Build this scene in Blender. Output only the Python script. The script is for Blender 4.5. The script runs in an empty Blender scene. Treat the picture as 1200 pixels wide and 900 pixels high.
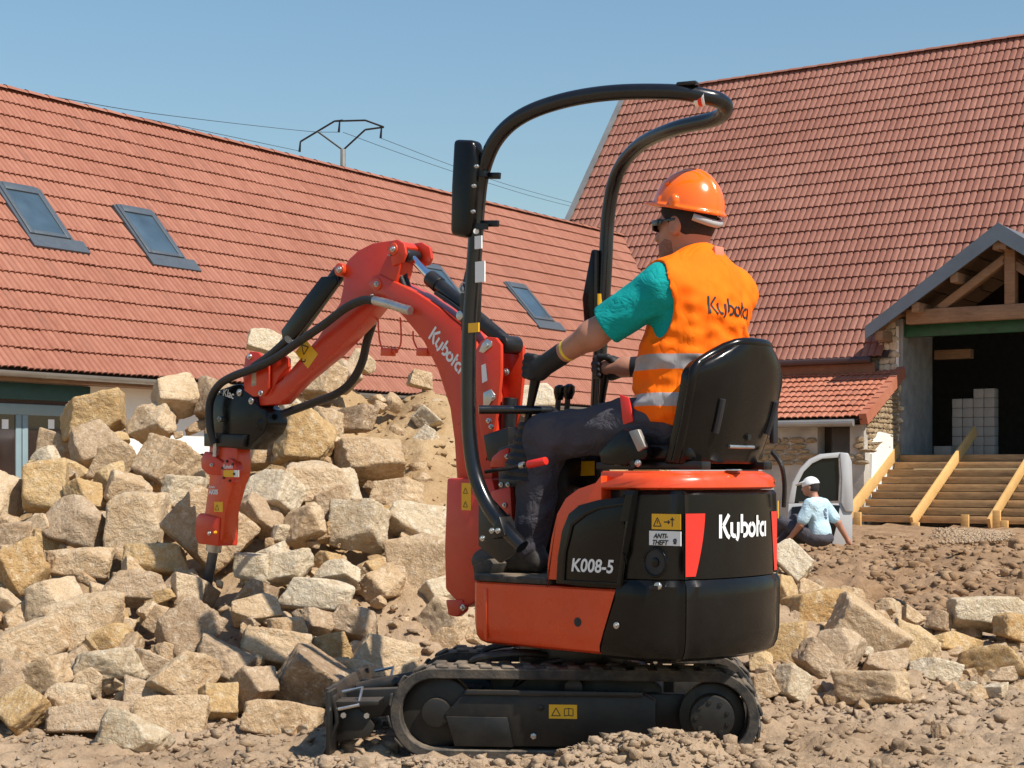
import bpy, bmesh, math, random
import numpy as np
from mathutils import Vector, Matrix, noise, bvhtree

random.seed(7)
RNG = np.random.default_rng(11)
PI = math.pi
R = math.radians
scene = bpy.context.scene
COL = scene.collection

# ------------------------------------------------------------------ camera, sky, sun, exposure
F, CX, HY, EYE = 1920.0, 600.0, 556.0, 0.95       # focal length and horizon measured on the photograph
cam_d = bpy.data.cameras.new('camera')
cam_d.sensor_width = 36
cam_d.lens = 57.6
cam_d.shift_y = (HY - 450) / 1200
cam_d.clip_start = 0.05
cam_d.clip_end = 4000
cam = bpy.data.objects.new('camera', cam_d)
COL.objects.link(cam)
cam.location = (0, 0, EYE)
cam.rotation_euler = (PI / 2, 0, 0)
scene.camera = cam

SUN_EL, SUN_AZ = R(51), math.atan2(0.76, -0.65)
SUN_DIR = Vector((math.sin(SUN_AZ) * math.cos(SUN_EL), math.cos(SUN_AZ) * math.cos(SUN_EL), math.sin(SUN_EL)))
world = bpy.data.worlds.new('World')
scene.world = world
world.use_nodes = True
wn = world.node_tree
bg = wn.nodes['Background']
sky = wn.nodes.new('ShaderNodeTexSky')
sky.sky_type = 'NISHITA'
sky.sun_disc = False
sky.sun_elevation = SUN_EL
sky.sun_rotation = SUN_AZ
sky.altitude = 100
sky.air_density = 1.9
sky.dust_density = 0.3
sky.ozone_density = 8.5
wn.links.new(sky.outputs[0], bg.inputs[0])
bg.inputs[1].default_value = 0.095
sun_d = bpy.data.lights.new('sun', 'SUN')
sun_d.energy = 5.0
sun_d.angle = R(0.53)
sun_d.color = (1.0, 0.94, 0.84)
sun = bpy.data.objects.new('sun', sun_d)
COL.objects.link(sun)
sun.location = (20, -15, 40)
sun.rotation_euler = SUN_DIR.to_track_quat('Z', 'Y').to_euler()
scene.view_settings.view_transform = 'Standard'
scene.view_settings.look = 'None'
scene.view_settings.exposure = 0.34
scene.view_settings.gamma = 1.0

# ------------------------------------------------------------------ helpers: objects
def tag(o, label=None, cat=None, group=None, kind=None):
    if label: o['label'] = label
    if cat: o['category'] = cat
    if group: o['group'] = group
    if kind: o['kind'] = kind
    return o

def thing(name, label, cat, loc=(0, 0, 0), rz=0.0, group=None):
    o = bpy.data.objects.new(name, None)
    o.empty_display_size = 0.1
    COL.objects.link(o)
    o.location = loc
    o.rotation_euler = (0, 0, rz)
    return tag(o, label, cat, group)

def mesh_obj(name, verts, faces, m, parent=None, smooth=None, sharp=None):
    me = bpy.data.meshes.new(name)
    if isinstance(verts, np.ndarray):
        verts = verts.reshape(-1, 3)
        if isinstance(faces, np.ndarray):
            nf, k = faces.shape
            me.vertices.add(len(verts)); me.vertices.foreach_set('co', verts.astype(np.float32).ravel())
            me.loops.add(nf * k); me.loops.foreach_set('vertex_index', faces.astype(np.int32).ravel())
            me.polygons.add(nf); me.polygons.foreach_set('loop_start', np.arange(0, nf * k, k, dtype=np.int32))
            me.update(calc_edges=True)
            me.validate()
        else:
            me.from_pydata(verts.tolist(), [], faces)
    else:
        me.from_pydata([tuple(v) for v in verts], [], faces)
    me.update()
    for mm in (m if isinstance(m, (list, tuple)) else [m]):
        me.materials.append(mm)
    if smooth:
        me.shade_smooth()
        if sharp: me.set_sharp_from_angle(angle=R(sharp))
    o = bpy.data.objects.new(name, me)
    COL.objects.link(o)
    if parent: o.parent = parent
    return o

def copy_obj(o, parent=None, name=None):
    c = o.copy()
    COL.objects.link(c)
    c.parent = parent
    return c

class MB:
    """collects solids, then builds them as one mesh object"""
    def __init__(self): self.v = []; self.f = []
    def add(self, vs, fs):
        n = len(self.v)
        self.v += [tuple(p) for p in vs]
        self.f += [tuple(i + n for i in f) for f in fs]
        return self
    def box(self, c, s, M=None):
        x, y, z = s[0] / 2, s[1] / 2, s[2] / 2
        vs = [Vector((a, b, d)) for a in (-x, x) for b in (-y, y) for d in (-z, z)]
        if M is not None: vs = [M @ p for p in vs]
        vs = [p + Vector(c) for p in vs]
        return self.add(vs, [(0, 1, 3, 2), (4, 6, 7, 5), (0, 4, 5, 1), (2, 3, 7, 6), (0, 2, 6, 4), (1, 5, 7, 3)])
    def span(self, a, b):
        return self.box([(p + q) / 2 for p, q in zip(a, b)], [abs(q - p) for p, q in zip(a, b)])
    def prism(self, poly, fn, d0, d1):
        """polygon of 2d points; fn(p, d) gives the 3d point at depth d"""
        n = len(poly)
        vs = [fn(p, d0) for p in poly] + [fn(p, d1) for p in poly]
        fs = [tuple(range(n)), tuple(range(2 * n - 1, n - 1, -1))]
        fs += [(i, i + n, (i + 1) % n + n, (i + 1) % n) for i in range(n)]
        return self.add(vs, fs)
    def tube(self, pts, r, n=12, caps=True, closed=False):
        pts = [Vector(p) for p in pts]
        m = len(pts)
        rs = r if isinstance(r, (list, tuple)) else [r] * m
        vs = []; nrm = None
        for i, p in enumerate(pts):
            a = pts[max(i - 1, 0)]; b = pts[min(i + 1, m - 1)]
            t = (b - a).normalized()
            if nrm is None:
                nrm = t.orthogonal().normalized()
            else:
                nrm = (nrm - t * nrm.dot(t))
                nrm = nrm.normalized() if nrm.length > 1e-6 else t.orthogonal().normalized()
            bn = t.cross(nrm)
            for k in range(n):
                an = 2 * PI * k / n
                vs.append(p + (nrm * math.cos(an) + bn * math.sin(an)) * rs[i])
        fs = [(i * n + k, i * n + (k + 1) % n, (i + 1) * n + (k + 1) % n, (i + 1) * n + k) for i in range(m - 1) for k in range(n)]
        if caps: fs += [tuple(range(n - 1, -1, -1)), tuple(range((m - 1) * n, m * n))]
        return self.add(vs, fs)
    def cyl(self, a, b, r, n=20, r2=None):
        return self.tube([a, b], [r, r if r2 is None else r2], n)
    def beam(self, a, b, w, h, up=(0, 0, 1)):
        a = Vector(a); b = Vector(b)
        t = (b - a); L = t.length; t.normalize()
        s = t.cross(Vector(up)).normalized(); u = s.cross(t)
        M = Matrix((t, s, u)).transposed()
        return self.box((a + b) / 2, (L, w, h), M)
    def build(self, name, m, parent=None, bevel=0, seg=2, smooth=True, sharp=35):
        me = bpy.data.meshes.new(name)
        bm = bmesh.new()
        vs = [bm.verts.new(p) for p in self.v]
        for f in self.f:
            try: bm.faces.new([vs[i] for i in f])
            except ValueError: pass
        bmesh.ops.recalc_face_normals(bm, faces=bm.faces)
        if bevel:
            es = [e for e in bm.edges if len(e.link_faces) == 2 and e.calc_face_angle(0) > R(32)]
            bmesh.ops.bevel(bm, geom=es, offset=bevel, segments=seg, profile=0.5, affect='EDGES', clamp_overlap=True)
        bm.to_mesh(me); bm.free()
        for mm in (m if isinstance(m, (list, tuple)) else [m]): me.materials.append(mm)
        if smooth:
            me.shade_smooth(); me.set_sharp_from_angle(angle=R(sharp))
        o = bpy.data.objects.new(name, me)
        COL.objects.link(o)
        if parent: o.parent = parent
        return o

def catmull(pts, n=8):
    pts = [Vector(p) for p in pts]
    P = [pts[0] * 2 - pts[1]] + pts + [pts[-1] * 2 - pts[-2]]
    out = []
    for i in range(1, len(P) - 2):
        a, b, c, d = P[i - 1], P[i], P[i + 1], P[i + 2]
        for k in range(n):
            t = k / n
            out.append(0.5 * ((2 * b) + (c - a) * t + (2 * a - 5 * b + 4 * c - d) * t * t + (3 * b - a - 3 * c + d) * t ** 3))
    out.append(pts[-1])
    return out

def at(px, py, Y):
    return Vector(((px - CX) / F * Y, Y, EYE + (HY - py) / F * Y))

def proj(p):
    return CX + F * p[0] / p[1], HY - F * (p[2] - EYE) / p[1]

class Frame:
    """a local frame standing at (ox, oy), turned by ang about z"""
    def __init__(s, ox, oy, ang):
        s.o = Vector((ox, oy, 0)); s.a = ang
        s.ex = Vector((math.cos(ang), math.sin(ang), 0)); s.ey = Vector((-math.sin(ang), math.cos(ang), 0))
        c = Vector((0, 0, EYE)) - s.o
        s.c = Vector((c.dot(s.ex), c.dot(s.ey), EYE))
    def world(s, p): return s.o + s.ex * p[0] + s.ey * p[1] + Vector((0, 0, p[2]))
    def ray(s, px, py):
        d = Vector(((px - CX) / F, 1, (HY - py) / F))
        return Vector((d.dot(s.ex), d.dot(s.ey), d.z))
    def hit(s, px, py, n, d):
        n = Vector(n); r = s.ray(px, py)
        return s.c + r * ((d - n.dot(s.c)) / n.dot(r))
    def aty(s, px, py, y): return s.hit(px, py, (0, 1, 0), y)
    def atx(s, px, py, x): return s.hit(px, py, (1, 0, 0), x)
    def atz(s, px, py, z): return s.hit(px, py, (0, 0, 1), z)

# ------------------------------------------------------------------ helpers: materials
def new_mat(name):
    m = bpy.data.materials.new(name); m.use_nodes = True
    nt = m.node_tree
    return m, nt, nt.nodes['Principled BSDF']

def N(nt, typ, **kw):
    n = nt.nodes.new(typ)
    for k, v in kw.items(): setattr(n, k, v)
    return n

def tex_noise(nt, scale, detail=6, rough=0.6, coord='Object', dist=0.0, stretch=None):
    tc = N(nt, 'ShaderNodeTexCoord')
    n = N(nt, 'ShaderNodeTexNoise')
    n.inputs['Scale'].default_value = scale; n.inputs['Detail'].default_value = detail
    n.inputs['Roughness'].default_value = rough; n.inputs['Distortion'].default_value = dist
    src = N(nt, 'ShaderNodeNewGeometry').outputs['Position'] if coord == 'Position' else tc.outputs[coord]
    if stretch:
        mp = N(nt, 'ShaderNodeMapping'); mp.inputs['Scale'].default_value = stretch
        nt.links.new(src, mp.inputs[0]); src = mp.outputs[0]
    nt.links.new(src, n.inputs['Vector'])
    return n

def ramp(nt, src, stops):
    r = N(nt, 'ShaderNodeValToRGB')
    el = r.color_ramp.elements
    while len(el) < len(stops): el.new(0.5)
    for e, (p, c) in zip(el, stops):
        e.position = p; e.color = (c[0], c[1], c[2], 1) if isinstance(c, (tuple, list)) else (c, c, c, 1)
    nt.links.new(src, r.inputs[0])
    return r

def mixc(nt, fac, a, b, mode='MIX'):
    n = N(nt, 'ShaderNodeMix', data_type='RGBA', blend_type=mode)
    for i, v in ((0, fac), (6, a), (7, b)):
        if isinstance(v, (int, float)): n.inputs[i].default_value = v
        elif isinstance(v, (tuple, list)): n.inputs[i].default_value = (v[0], v[1], v[2], 1)
        else: nt.links.new(v, n.inputs[i])
    return n.outputs[2]

def mth(nt, op, a, b=None, clamp=False):
    n = N(nt, 'ShaderNodeMath', operation=op, use_clamp=clamp)
    for i, v in ((0, a), (1, b)):
        if v is None: continue
        if isinstance(v, (int, float)): n.inputs[i].default_value = v
        else: nt.links.new(v, n.inputs[i])
    return n.outputs[0]

def bump(nt, b, h, strength=0.3, dist=0.01):
    n = N(nt, 'ShaderNodeBump')
    n.inputs['Strength'].default_value = strength; n.inputs['Distance'].default_value = dist
    nt.links.new(h, n.inputs['Height']); nt.links.new(n.outputs[0], b.inputs['Normal'])
    return n

DUST = (0.36, 0.27, 0.18)
def surf(name, color, rough=0.5, metal=0.0, var=0.12, vscale=6, bumps=0.0, bscale=60, dust=0.0, dscale=5, coat=0.0, spec=0.5, topdust=0.0):
    """paint / plastic / metal with uneven tone, uneven gloss and dust"""
    m, nt, b = new_mat(name)
    n = tex_noise(nt, vscale, 5)
    dark = tuple(c * (1 - var) for c in color); lite = tuple(min(1, c * (1 + var)) for c in color)
    c = ramp(nt, n.outputs[0], [(0.3, dark), (0.7, lite)]).outputs[0]
    rg = ramp(nt, tex_noise(nt, vscale * 3, 6).outputs[0], [(0.3, max(0, rough - 0.08)), (0.7, min(1, rough + 0.1))]).outputs[0]
    if dust or topdust:
        d = ramp(nt, tex_noise(nt, dscale, 8, 0.7).outputs[0], [(0.42, 0.0), (0.75, 1.0)]).outputs[0]
        fac = mth(nt, 'MULTIPLY', d, dust)
        if topdust:
            g = N(nt, 'ShaderNodeNewGeometry'); sx = N(nt, 'ShaderNodeSeparateXYZ')
            nt.links.new(g.outputs['Normal'], sx.inputs[0])
            t = mth(nt, 'MULTIPLY', mth(nt, 'SUBTRACT', sx.outputs[2], 0.3, True), topdust)
            t = mth(nt, 'MULTIPLY', t, mth(nt, 'ADD', d, 0.35))
            fac = mth(nt, 'ADD', fac, t, True)
        c = mixc(nt, fac, c, DUST)
        rg = mixc(nt, fac, rg, (0.9, 0.9, 0.9))
    nt.links.new(c, b.inputs['Base Color']); nt.links.new(rg, b.inputs['Roughness'])
    b.inputs['Metallic'].default_value = metal
    b.inputs['Specular IOR Level'].default_value = spec
    b.inputs['Coat Weight'].default_value = coat; b.inputs['Coat Roughness'].default_value = 0.12
    if bumps: bump(nt, b, tex_noise(nt, bscale, 6).outputs[0], bumps, 0.01)
    return m

M = {}
M['orange'] = surf('orange_paint', (0.66, 0.060, 0.010), 0.28, var=0.08, dust=0.07, dscale=9, coat=0.18, topdust=0.06, spec=0.4)
M['red'] = surf('red_paint', (0.58, 0.034, 0.009), 0.32, var=0.10, dust=0.07, dscale=7, coat=0.12, topdust=0.06, spec=0.4)
M['black'] = surf('black_plastic', (0.006, 0.0056, 0.0052), 0.22, var=0.2, dust=0.007, dscale=7, coat=0.06, spec=0.24, bumps=0.012, bscale=220)
M['blacksteel'] = surf('black_steel', (0.008, 0.008, 0.009), 0.34, var=0.2, dust=0.03, dscale=6, topdust=0.08, spec=0.4)
M['rops'] = surf('black_gloss_tube', (0.007, 0.007, 0.008), 0.22, var=0.2, dust=0.012, dscale=8, coat=0.15, spec=0.45)
M['rubber'] = surf('dusty_rubber', (0.018, 0.017, 0.016), 0.75, var=0.3, dust=0.26, dscale=11, topdust=0.8, bumps=0.3, bscale=90)
M['hose'] = surf('hose_rubber', (0.011, 0.011, 0.011), 0.5, var=0.2, dust=0.05, bumps=0.4, bscale=160)
M['under'] = surf('undercarriage_paint', (0.009, 0.0088, 0.0085), 0.42, var=0.3, dust=0.06, dscale=5, topdust=0.25, spec=0.4)
M['steel'] = surf('worn_steel', (0.50, 0.49, 0.47), 0.35, metal=0.9, var=0.15, vscale=20)
M['chrome'] = surf('chrome_rod', (0.75, 0.76, 0.78), 0.08, metal=1.0, var=0.03)
M['chisel'] = surf('chisel_steel', (0.09, 0.095, 0.10), 0.5, metal=0.5, var=0.3, vscale=20, dust=0.3)
M['white'] = surf('white_print', (0.78, 0.78, 0.76), 0.5, var=0.04)
M['ink'] = surf('black_print', (0.015, 0.015, 0.018), 0.6, var=0.05)
M['yellow'] = surf('yellow_sticker', (0.80, 0.42, 0.01), 0.45, var=0.06)
M['redsticker'] = surf('red_reflector', (0.75, 0.03, 0.02), 0.3, var=0.05)
# ------------------------------------------------------------------ setting materials
def mat_rock(name, stops, pale):
    m, nt, b = new_mat(name)
    oi = N(nt, 'ShaderNodeObjectInfo'); P_ = 'Position'
    n1 = tex_noise(nt, 9.0, 8, 0.62, P_, dist=0.5)
    fac = mth(nt, 'ADD', mth(nt, 'MULTIPLY', n1.outputs[0], 0.75), mth(nt, 'MULTIPLY', oi.outputs['Random'], 0.34))
    c = ramp(nt, fac, stops).outputs[0]
    pm = ramp(nt, tex_noise(nt, 34, 8, 0.68, P_, dist=0.5).outputs[0], [(0.50, 0.0), (0.64, 0.75)]).outputs[0]
    c = mixc(nt, pm, c, pale)
    st = ramp(nt, tex_noise(nt, 13, 9, 0.72, P_, dist=0.8).outputs[0], [(0.52, 0.0), (0.64, 0.55)]).outputs[0]
    c = mixc(nt, st, c, (0.40, 0.255, 0.13))
    sp = ramp(nt, tex_noise(nt, 150, 5, 0.75, P_).outputs[0], [(0.32, 0.70), (0.55, 1.0)]).outputs[0]
    c = mixc(nt, 1.0, c, sp, 'MULTIPLY')
    nt.links.new(c, b.inputs['Base Color'])
    b.inputs['Roughness'].default_value = 0.92
    b.inputs['Specular IOR Level'].default_value = 0.15
    h = mth(nt, 'ADD', tex_noise(nt, 28, 11, 0.66, P_, dist=0.3).outputs[0], mth(nt, 'MULTIPLY', tex_noise(nt, 140, 8, 0.7, P_).outputs[0], 0.22))
    bump(nt, b, h, 0.85, 0.035)
    return m
M['rock'] = mat_rock('limestone', [(0.30, (0.458, 0.297, 0.163)), (0.50, (0.597, 0.419, 0.249)), (0.72, (0.676, 0.508, 0.329))], (0.736, 0.593, 0.424))
M['rock_ochre'] = mat_rock('ochre_limestone', [(0.30, (0.474, 0.274, 0.108)), (0.55, (0.597, 0.399, 0.190)), (0.75, (0.664, 0.472, 0.261))], (0.702, 0.551, 0.365))
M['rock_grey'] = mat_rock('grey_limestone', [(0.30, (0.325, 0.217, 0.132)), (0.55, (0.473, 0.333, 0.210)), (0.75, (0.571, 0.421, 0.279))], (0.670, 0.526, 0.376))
M['rock_white'] = mat_rock('pale_limestone', [(0.30, (0.532, 0.402, 0.254)), (0.55, (0.658, 0.527, 0.359)), (0.75, (0.726, 0.603, 0.437))], (0.774, 0.682, 0.535))

def mat_soil():
    m, nt, b = new_mat('soil')
    tc = N(nt, 'ShaderNodeTexCoord'); sx = N(nt, 'ShaderNodeSeparateXYZ')
    nt.links.new(tc.outputs['Object'], sx.inputs[0])
    n1 = tex_noise(nt, 1.3, 8, 0.65); n2 = tex_noise(nt, 12, 8, 0.7)
    fac = mth(nt, 'ADD', mth(nt, 'MULTIPLY', n1.outputs[0], 0.6), mth(nt, 'MULTIPLY', n2.outputs[0], 0.4))
    pale = ramp(nt, fac, [(0.34, (0.292, 0.194, 0.118)), (0.5, (0.413, 0.293, 0.190)), (0.66, (0.502, 0.377, 0.264))]).outputs[0]
    sand = ramp(nt, fac, [(0.34, (0.317, 0.197, 0.098)), (0.5, (0.440, 0.294, 0.156)), (0.66, (0.528, 0.378, 0.222))]).outputs[0]
    brown = ramp(nt, fac, [(0.34, (0.221, 0.129, 0.067)), (0.52, (0.349, 0.219, 0.125)), (0.70, (0.505, 0.354, 0.221))]).outputs[0]
    # the clay beyond the boulders is a browner earth than the dusty yard
    far = mth(nt, 'ADD', mth(nt, 'MULTIPLY', mth(nt, 'SUBTRACT', sx.outputs[1], 8.6), 0.35), mth(nt, 'SUBTRACT', n1.outputs[0], 0.5), True)
    side = mth(nt, 'MULTIPLY', mth(nt, 'SUBTRACT', sx.outputs[0], 1.2), 1.5, True)
    c = mixc(nt, mth(nt, 'MULTIPLY', far, side), pale, brown)
    up = mth(nt, 'MULTIPLY', mth(nt, 'SUBTRACT', sx.outputs[2], 0.25), 2.5, True)
    c = mixc(nt, mth(nt, 'MULTIPLY', up, mth(nt, 'SUBTRACT', 1.0, side)), c, sand)
    sp = ramp(nt, tex_noise(nt, 85, 4, 0.7).outputs[0], [(0.32, 0.80), (0.58, 1.0)]).outputs[0]
    c = mixc(nt, 1.0, c, sp, 'MULTIPLY')
    nt.links.new(c, b.inputs['Base Color'])
    b.inputs['Roughness'].default_value = 0.96; b.inputs['Specular IOR Level'].default_value = 0.1
    h = mth(nt, 'ADD', tex_noise(nt, 6, 12, 0.72).outputs[0], mth(nt, 'MULTIPLY', tex_noise(nt, 60, 8, 0.7).outputs[0], 0.25))
    bump(nt, b, h, 0.6, 0.07)
    return m
M['soil'] = mat_soil()

def mat_tile(name, a, bcol, cc):
    m, nt, b = new_mat(name)
    g = N(nt, 'ShaderNodeNewGeometry'); oi = N(nt, 'ShaderNodeObjectInfo')
    rnd = mth(nt, 'FRACT', mth(nt, 'ADD', g.outputs['Random Per Island'], oi.outputs['Random']))
    tc = N(nt, 'ShaderNodeTexCoord')
    n = N(nt, 'ShaderNodeTexNoise'); n.inputs['Scale'].default_value = 0.5; n.inputs['Detail'].default_value = 6
    nt.links.new(g.outputs['Position'], n.inputs['Vector'])
    n2 = N(nt, 'ShaderNodeTexNoise'); n2.inputs['Scale'].default_value = 9; n2.inputs['Detail'].default_value = 6
    nt.links.new(g.outputs['Position'], n2.inputs['Vector'])
    fac = mth(nt, 'ADD', mth(nt, 'MULTIPLY', rnd, 0.20), mth(nt, 'ADD', mth(nt, 'MULTIPLY', n.outputs[0], 0.4), mth(nt, 'MULTIPLY', n2.outputs[0], 0.42)))
    c = ramp(nt, fac, [(0.22, a), (0.5, bcol), (0.82, cc)]).outputs[0]
    c = mixc(nt, 1.0, c, ramp(nt, rnd, [(0.0, 1.12), (0.03, 1.0), (0.94, 1.0), (0.985, 0.78)]).outputs[0], 'MULTIPLY')
    nt.links.new(c, b.inputs['Base Color'])
    b.inputs['Roughness'].default_value = 0.72; b.inputs['Specular IOR Level'].default_value = 0.3
    return m
M['tile'] = mat_tile('clay_tile', (0.225, 0.078, 0.045), (0.299, 0.118, 0.075), (0.377, 0.165, 0.110))
M['tile_barn'] = mat_tile('barn_clay_tile', (0.186, 0.068, 0.045), (0.256, 0.105, 0.072), (0.326, 0.151, 0.109))
M['tile_new'] = mat_tile('new_clay_tile', (0.33, 0.10, 0.055), (0.40, 0.145, 0.085), (0.46, 0.195, 0.125))
M['deck'] = surf('roof_underlay', (0.06, 0.035, 0.028), 0.9)
M['zinc'] = surf('zinc', (0.30, 0.29, 0.27), 0.45, metal=0.5, var=0.15, vscale=2, dust=0.2)
M['slate_metal'] = surf('grey_sheet_metal', (0.135, 0.165, 0.195), 0.42, metal=0.2, var=0.1, vscale=2)
M['frame_grey'] = surf('grey_window_metal', (0.085, 0.10, 0.115), 0.42, var=0.08, metal=0.2)
M['doorgrey'] = surf('grey_green_joinery', (0.20, 0.27, 0.29), 0.45, var=0.05)
M['lintelgreen'] = surf('dark_green_lintel', (0.010, 0.060, 0.062), 0.5, var=0.15)
M['plaster'] = surf('white_render', (0.76, 0.73, 0.68), 0.9, var=0.06, vscale=1.5, bumps=0.15, bscale=30)
M['greyrender'] = surf('grey_render', (0.42, 0.38, 0.33), 0.92, var=0.28, vscale=1.6, bumps=0.5, bscale=14)
M['concrete'] = surf('grey_concrete', (0.27, 0.265, 0.25), 0.9, var=0.25, vscale=3, bumps=0.3, bscale=25)
M['block'] = surf('concrete_block', (0.30, 0.27, 0.23), 0.92, var=0.10, vscale=4, bumps=0.25, bscale=40)
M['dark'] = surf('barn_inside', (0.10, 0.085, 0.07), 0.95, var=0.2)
M['fascia'] = surf('brown_fascia', (0.20, 0.085, 0.04), 0.6, var=0.2)
M['brown_gutter'] = surf('brown_gutter', (0.055, 0.03, 0.025), 0.4, var=0.1)

def mat_glass(name, col, rough=0.05):
    m, nt, b = new_mat(name)
    c = ramp(nt, tex_noise(nt, 1.1, 3).outputs[0], [(0.35, tuple(x * 0.75 for x in col)), (0.7, tuple(x * 1.3 for x in col))]).outputs[0]
    nt.links.new(c, b.inputs['Base Color'])
    b.inputs['Roughness'].default_value = rough; b.inputs['Specular IOR Level'].default_value = 0.8
    return m
M['skyglass'] = mat_glass('skylight_glass', (0.055, 0.085, 0.11), 0.06)
M['doorglass'] = mat_glass('door_glass', (0.035, 0.022, 0.016), 0.06)

def mat_wood(name, a, bcol):
    m, nt, b = new_mat(name)
    n = tex_noise(nt, 3.0, 8, 0.65, stretch=(1.2, 9, 9), dist=0.6)
    n2 = tex_noise(nt, 1.4, 4, 0.6)
    fac = mth(nt, 'ADD', mth(nt, 'MULTIPLY', n.outputs[0], 0.6), mth(nt, 'MULTIPLY', n2.outputs[0], 0.45))
    c = ramp(nt, fac, [(0.35, a), (0.68, bcol)]).outputs[0]
    oi = N(nt, 'ShaderNodeObjectInfo')
    v = mth(nt, 'ADD', mth(nt, 'MULTIPLY', oi.outputs['Random'], 0.4), 0.75)
    cv = N(nt, 'ShaderNodeCombineColor')
    for i in range(3): nt.links.new(v, cv.inputs[i])
    c = mixc(nt, 1.0, c, cv.outputs[0], 'MULTIPLY')
    nt.links.new(c, b.inputs['Base Color']); b.inputs['Roughness'].default_value = 0.75
    bump(nt, b, n.outputs[0], 0.25, 0.01)
    return m
M['plank'] = mat_wood('pine_formwork', (0.26, 0.145, 0.065), (0.60, 0.35, 0.15))
M['newplank'] = mat_wood('fresh_pine', (0.56, 0.30, 0.09), (0.76, 0.47, 0.18))
M['beam'] = mat_wood('oak_beam', (0.17, 0.09, 0.045), (0.33, 0.19, 0.10))
M['greenbeam'] = surf('green_steel_beam', (0.012, 0.075, 0.030), 0.5, var=0.3)
M['wallstone'] = mat_rock('rubble_wall_stone', [(0.30, (0.30, 0.20, 0.11)), (0.52, (0.42, 0.31, 0.19)), (0.75, (0.55, 0.44, 0.30))], (0.60, 0.50, 0.36))

# ------------------------------------------------------------------ ground, with the heap of spoil the stones lie on
CR_X = [-9, -6, -4.2, -2.97, -2.72, -2.42, -1.98, -1.60, -1.38, -0.99, -0.84, -0.49, -0.30, 0.20, 0.60, 1.0, 1.48, 1.88, 2.3, 3.0, 4.5]
CR_Z = [0, 0.15, 0.60, 0.80, 0.98, 1.14, 1.25, 1.28, 1.42, 1.66, 1.56, 1.45, 1.36, 1.22, 1.00, 0.74, 0.40, 0.20, 0.10, 0.03, 0]
BA_X = [-6, -3, -1.5, -0.8, -0.3, 0.5, 1.2, 1.6, 2.2, 3.0]
BA_Y = [5.9, 5.95, 5.95, 6.25, 6.6, 6.75, 6.75, 6.65, 7.3, 7.6]
def heap(x, y):
    cz = np.interp(x, CR_X, CR_Z); yb = np.interp(x, BA_X, BA_Y)
    yc = np.interp(x, [-3, 0.2, 1.5, 2.5], [9.4, 9.4, 8.8, 8.6])
    t = np.clip((y - yb) / (yc - yb), 0, 1)
    up = 0.80 * t + 0.20 * t * t * (3 - 2 * t)
    back = np.clip((y - yc - 0.3) / 2.6, 0, 1)
    return cz * up * (1 - back * back * (3 - 2 * back))
def base_h(x, y):
    """large forms of the ground, without its roughness"""
    z = heap(x, y)
    z = z + 0.105 * np.exp(-((y - 5.17) / 0.14) ** 2) * np.interp(x, [-1.2, -0.5, 0.0, 0.27, 0.48, 0.68, 0.86, 2.2], [0, 0.45, 0.5, 0.95, 1.35, 1.05, 0.25, 0])
    z = z + 0.17 * np.exp(-((x - 5.0) / 1.5) ** 2 - ((y - 16.5) / 3.2) ** 2)
    z = z + 0.02 * np.exp(-((x - 3.3) / 0.9) ** 2 - ((y - 15.5) / 2.0) ** 2)
    z = z - 0.25 * np.clip((y - 12) / 6, 0, 1) * np.clip((-x - 2) / 2, 0, 1)
    return z
def rough_h(x, y, heapz):
    v = Vector((x, y, 3.1))
    a = noise.fractal(v * 1.7, 0.9, 2.1, 4) * 0.040
    b = noise.fractal(v * 6.0, 0.55, 2.2, 5) * 0.030
    c = abs(noise.noise(v * 15)) * 0.030
    if y > 8: a += min(1.0, (y - 8) / 4) * (noise.fractal(v * 1.1, 0.7, 2.1, 4) * 0.07 + abs(noise.noise(v * 3.1)) * 0.06 - 0.03)
    return a + b + c - 0.015
def hollow(x, y, z):
    # between the blocks of the left heap the spoil lies deeper
    return 0.17 * np.clip((-x - 0.45) / 0.35, 0, 1) * np.clip(z / 0.2, 0, 1)
def ground_z(x, y):
    hz = float(base_h(x, y))
    return hz - float(hollow(x, y, hz)) + rough_h(x, y, hz)

def build_ground():
    xs = np.concatenate([-np.geomspace(900, 4.3, 34), np.arange(-4.2, 4.2, 0.024), np.geomspace(4.25, 12, 75), np.geomspace(12.6, 900, 26)])
    ys = np.concatenate([-np.geomspace(300, 1, 10), np.arange(0, 4.6, 0.3), np.arange(4.6, 7.4, 0.020), np.arange(7.4, 11, 0.034), np.geomspace(11.05, 26, 130), np.geomspace(27, 1500, 30)])
    X, Yv = np.meshgrid(xs, ys)
    Z = base_h(X, Yv)
    Z = Z - hollow(X, Yv, Z)
    ny, nx = X.shape
    for j in range(ny):
        y = ys[j]
        if y < 2 or y > 40: continue
        for i in range(nx):
            x = xs[i]
            if -8 < x < 12 and abs(x) < y * 0.42 + 1.0:
                Z[j, i] += rough_h(x, y, 0)
    V = np.stack([X, Yv, Z], -1).reshape(-1, 3)
    idx = np.arange(ny * nx).reshape(ny, nx)
    Fc = np.stack([idx[:-1, :-1], idx[:-1, 1:], idx[1:, 1:], idx[1:, :-1]], -1).reshape(-1, 4)
    o = mesh_obj('ground', V, Fc, M['soil'], smooth=True)
    tag(o, kind='structure')
    return o
build_ground()

# ------------------------------------------------------------------ stones
def ico(level):
    bm = bmesh.new()
    bmesh.ops.create_icosphere(bm, subdivisions=level, radius=1)
    bm.verts.ensure_lookup_table()
    v = np.array([p.co[:] for p in bm.verts]); f = np.array([[q.index for q in p.verts] for p in bm.faces])
    bm.free()
    return v / np.linalg.norm(v, axis=1)[:, None], f
ICO5, ICO5F = ico(5)
ICO4, ICO4F = ico(4)
ICO2, ICO2F = ico(2)
ICO1, ICO1F = ico(1)

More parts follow.
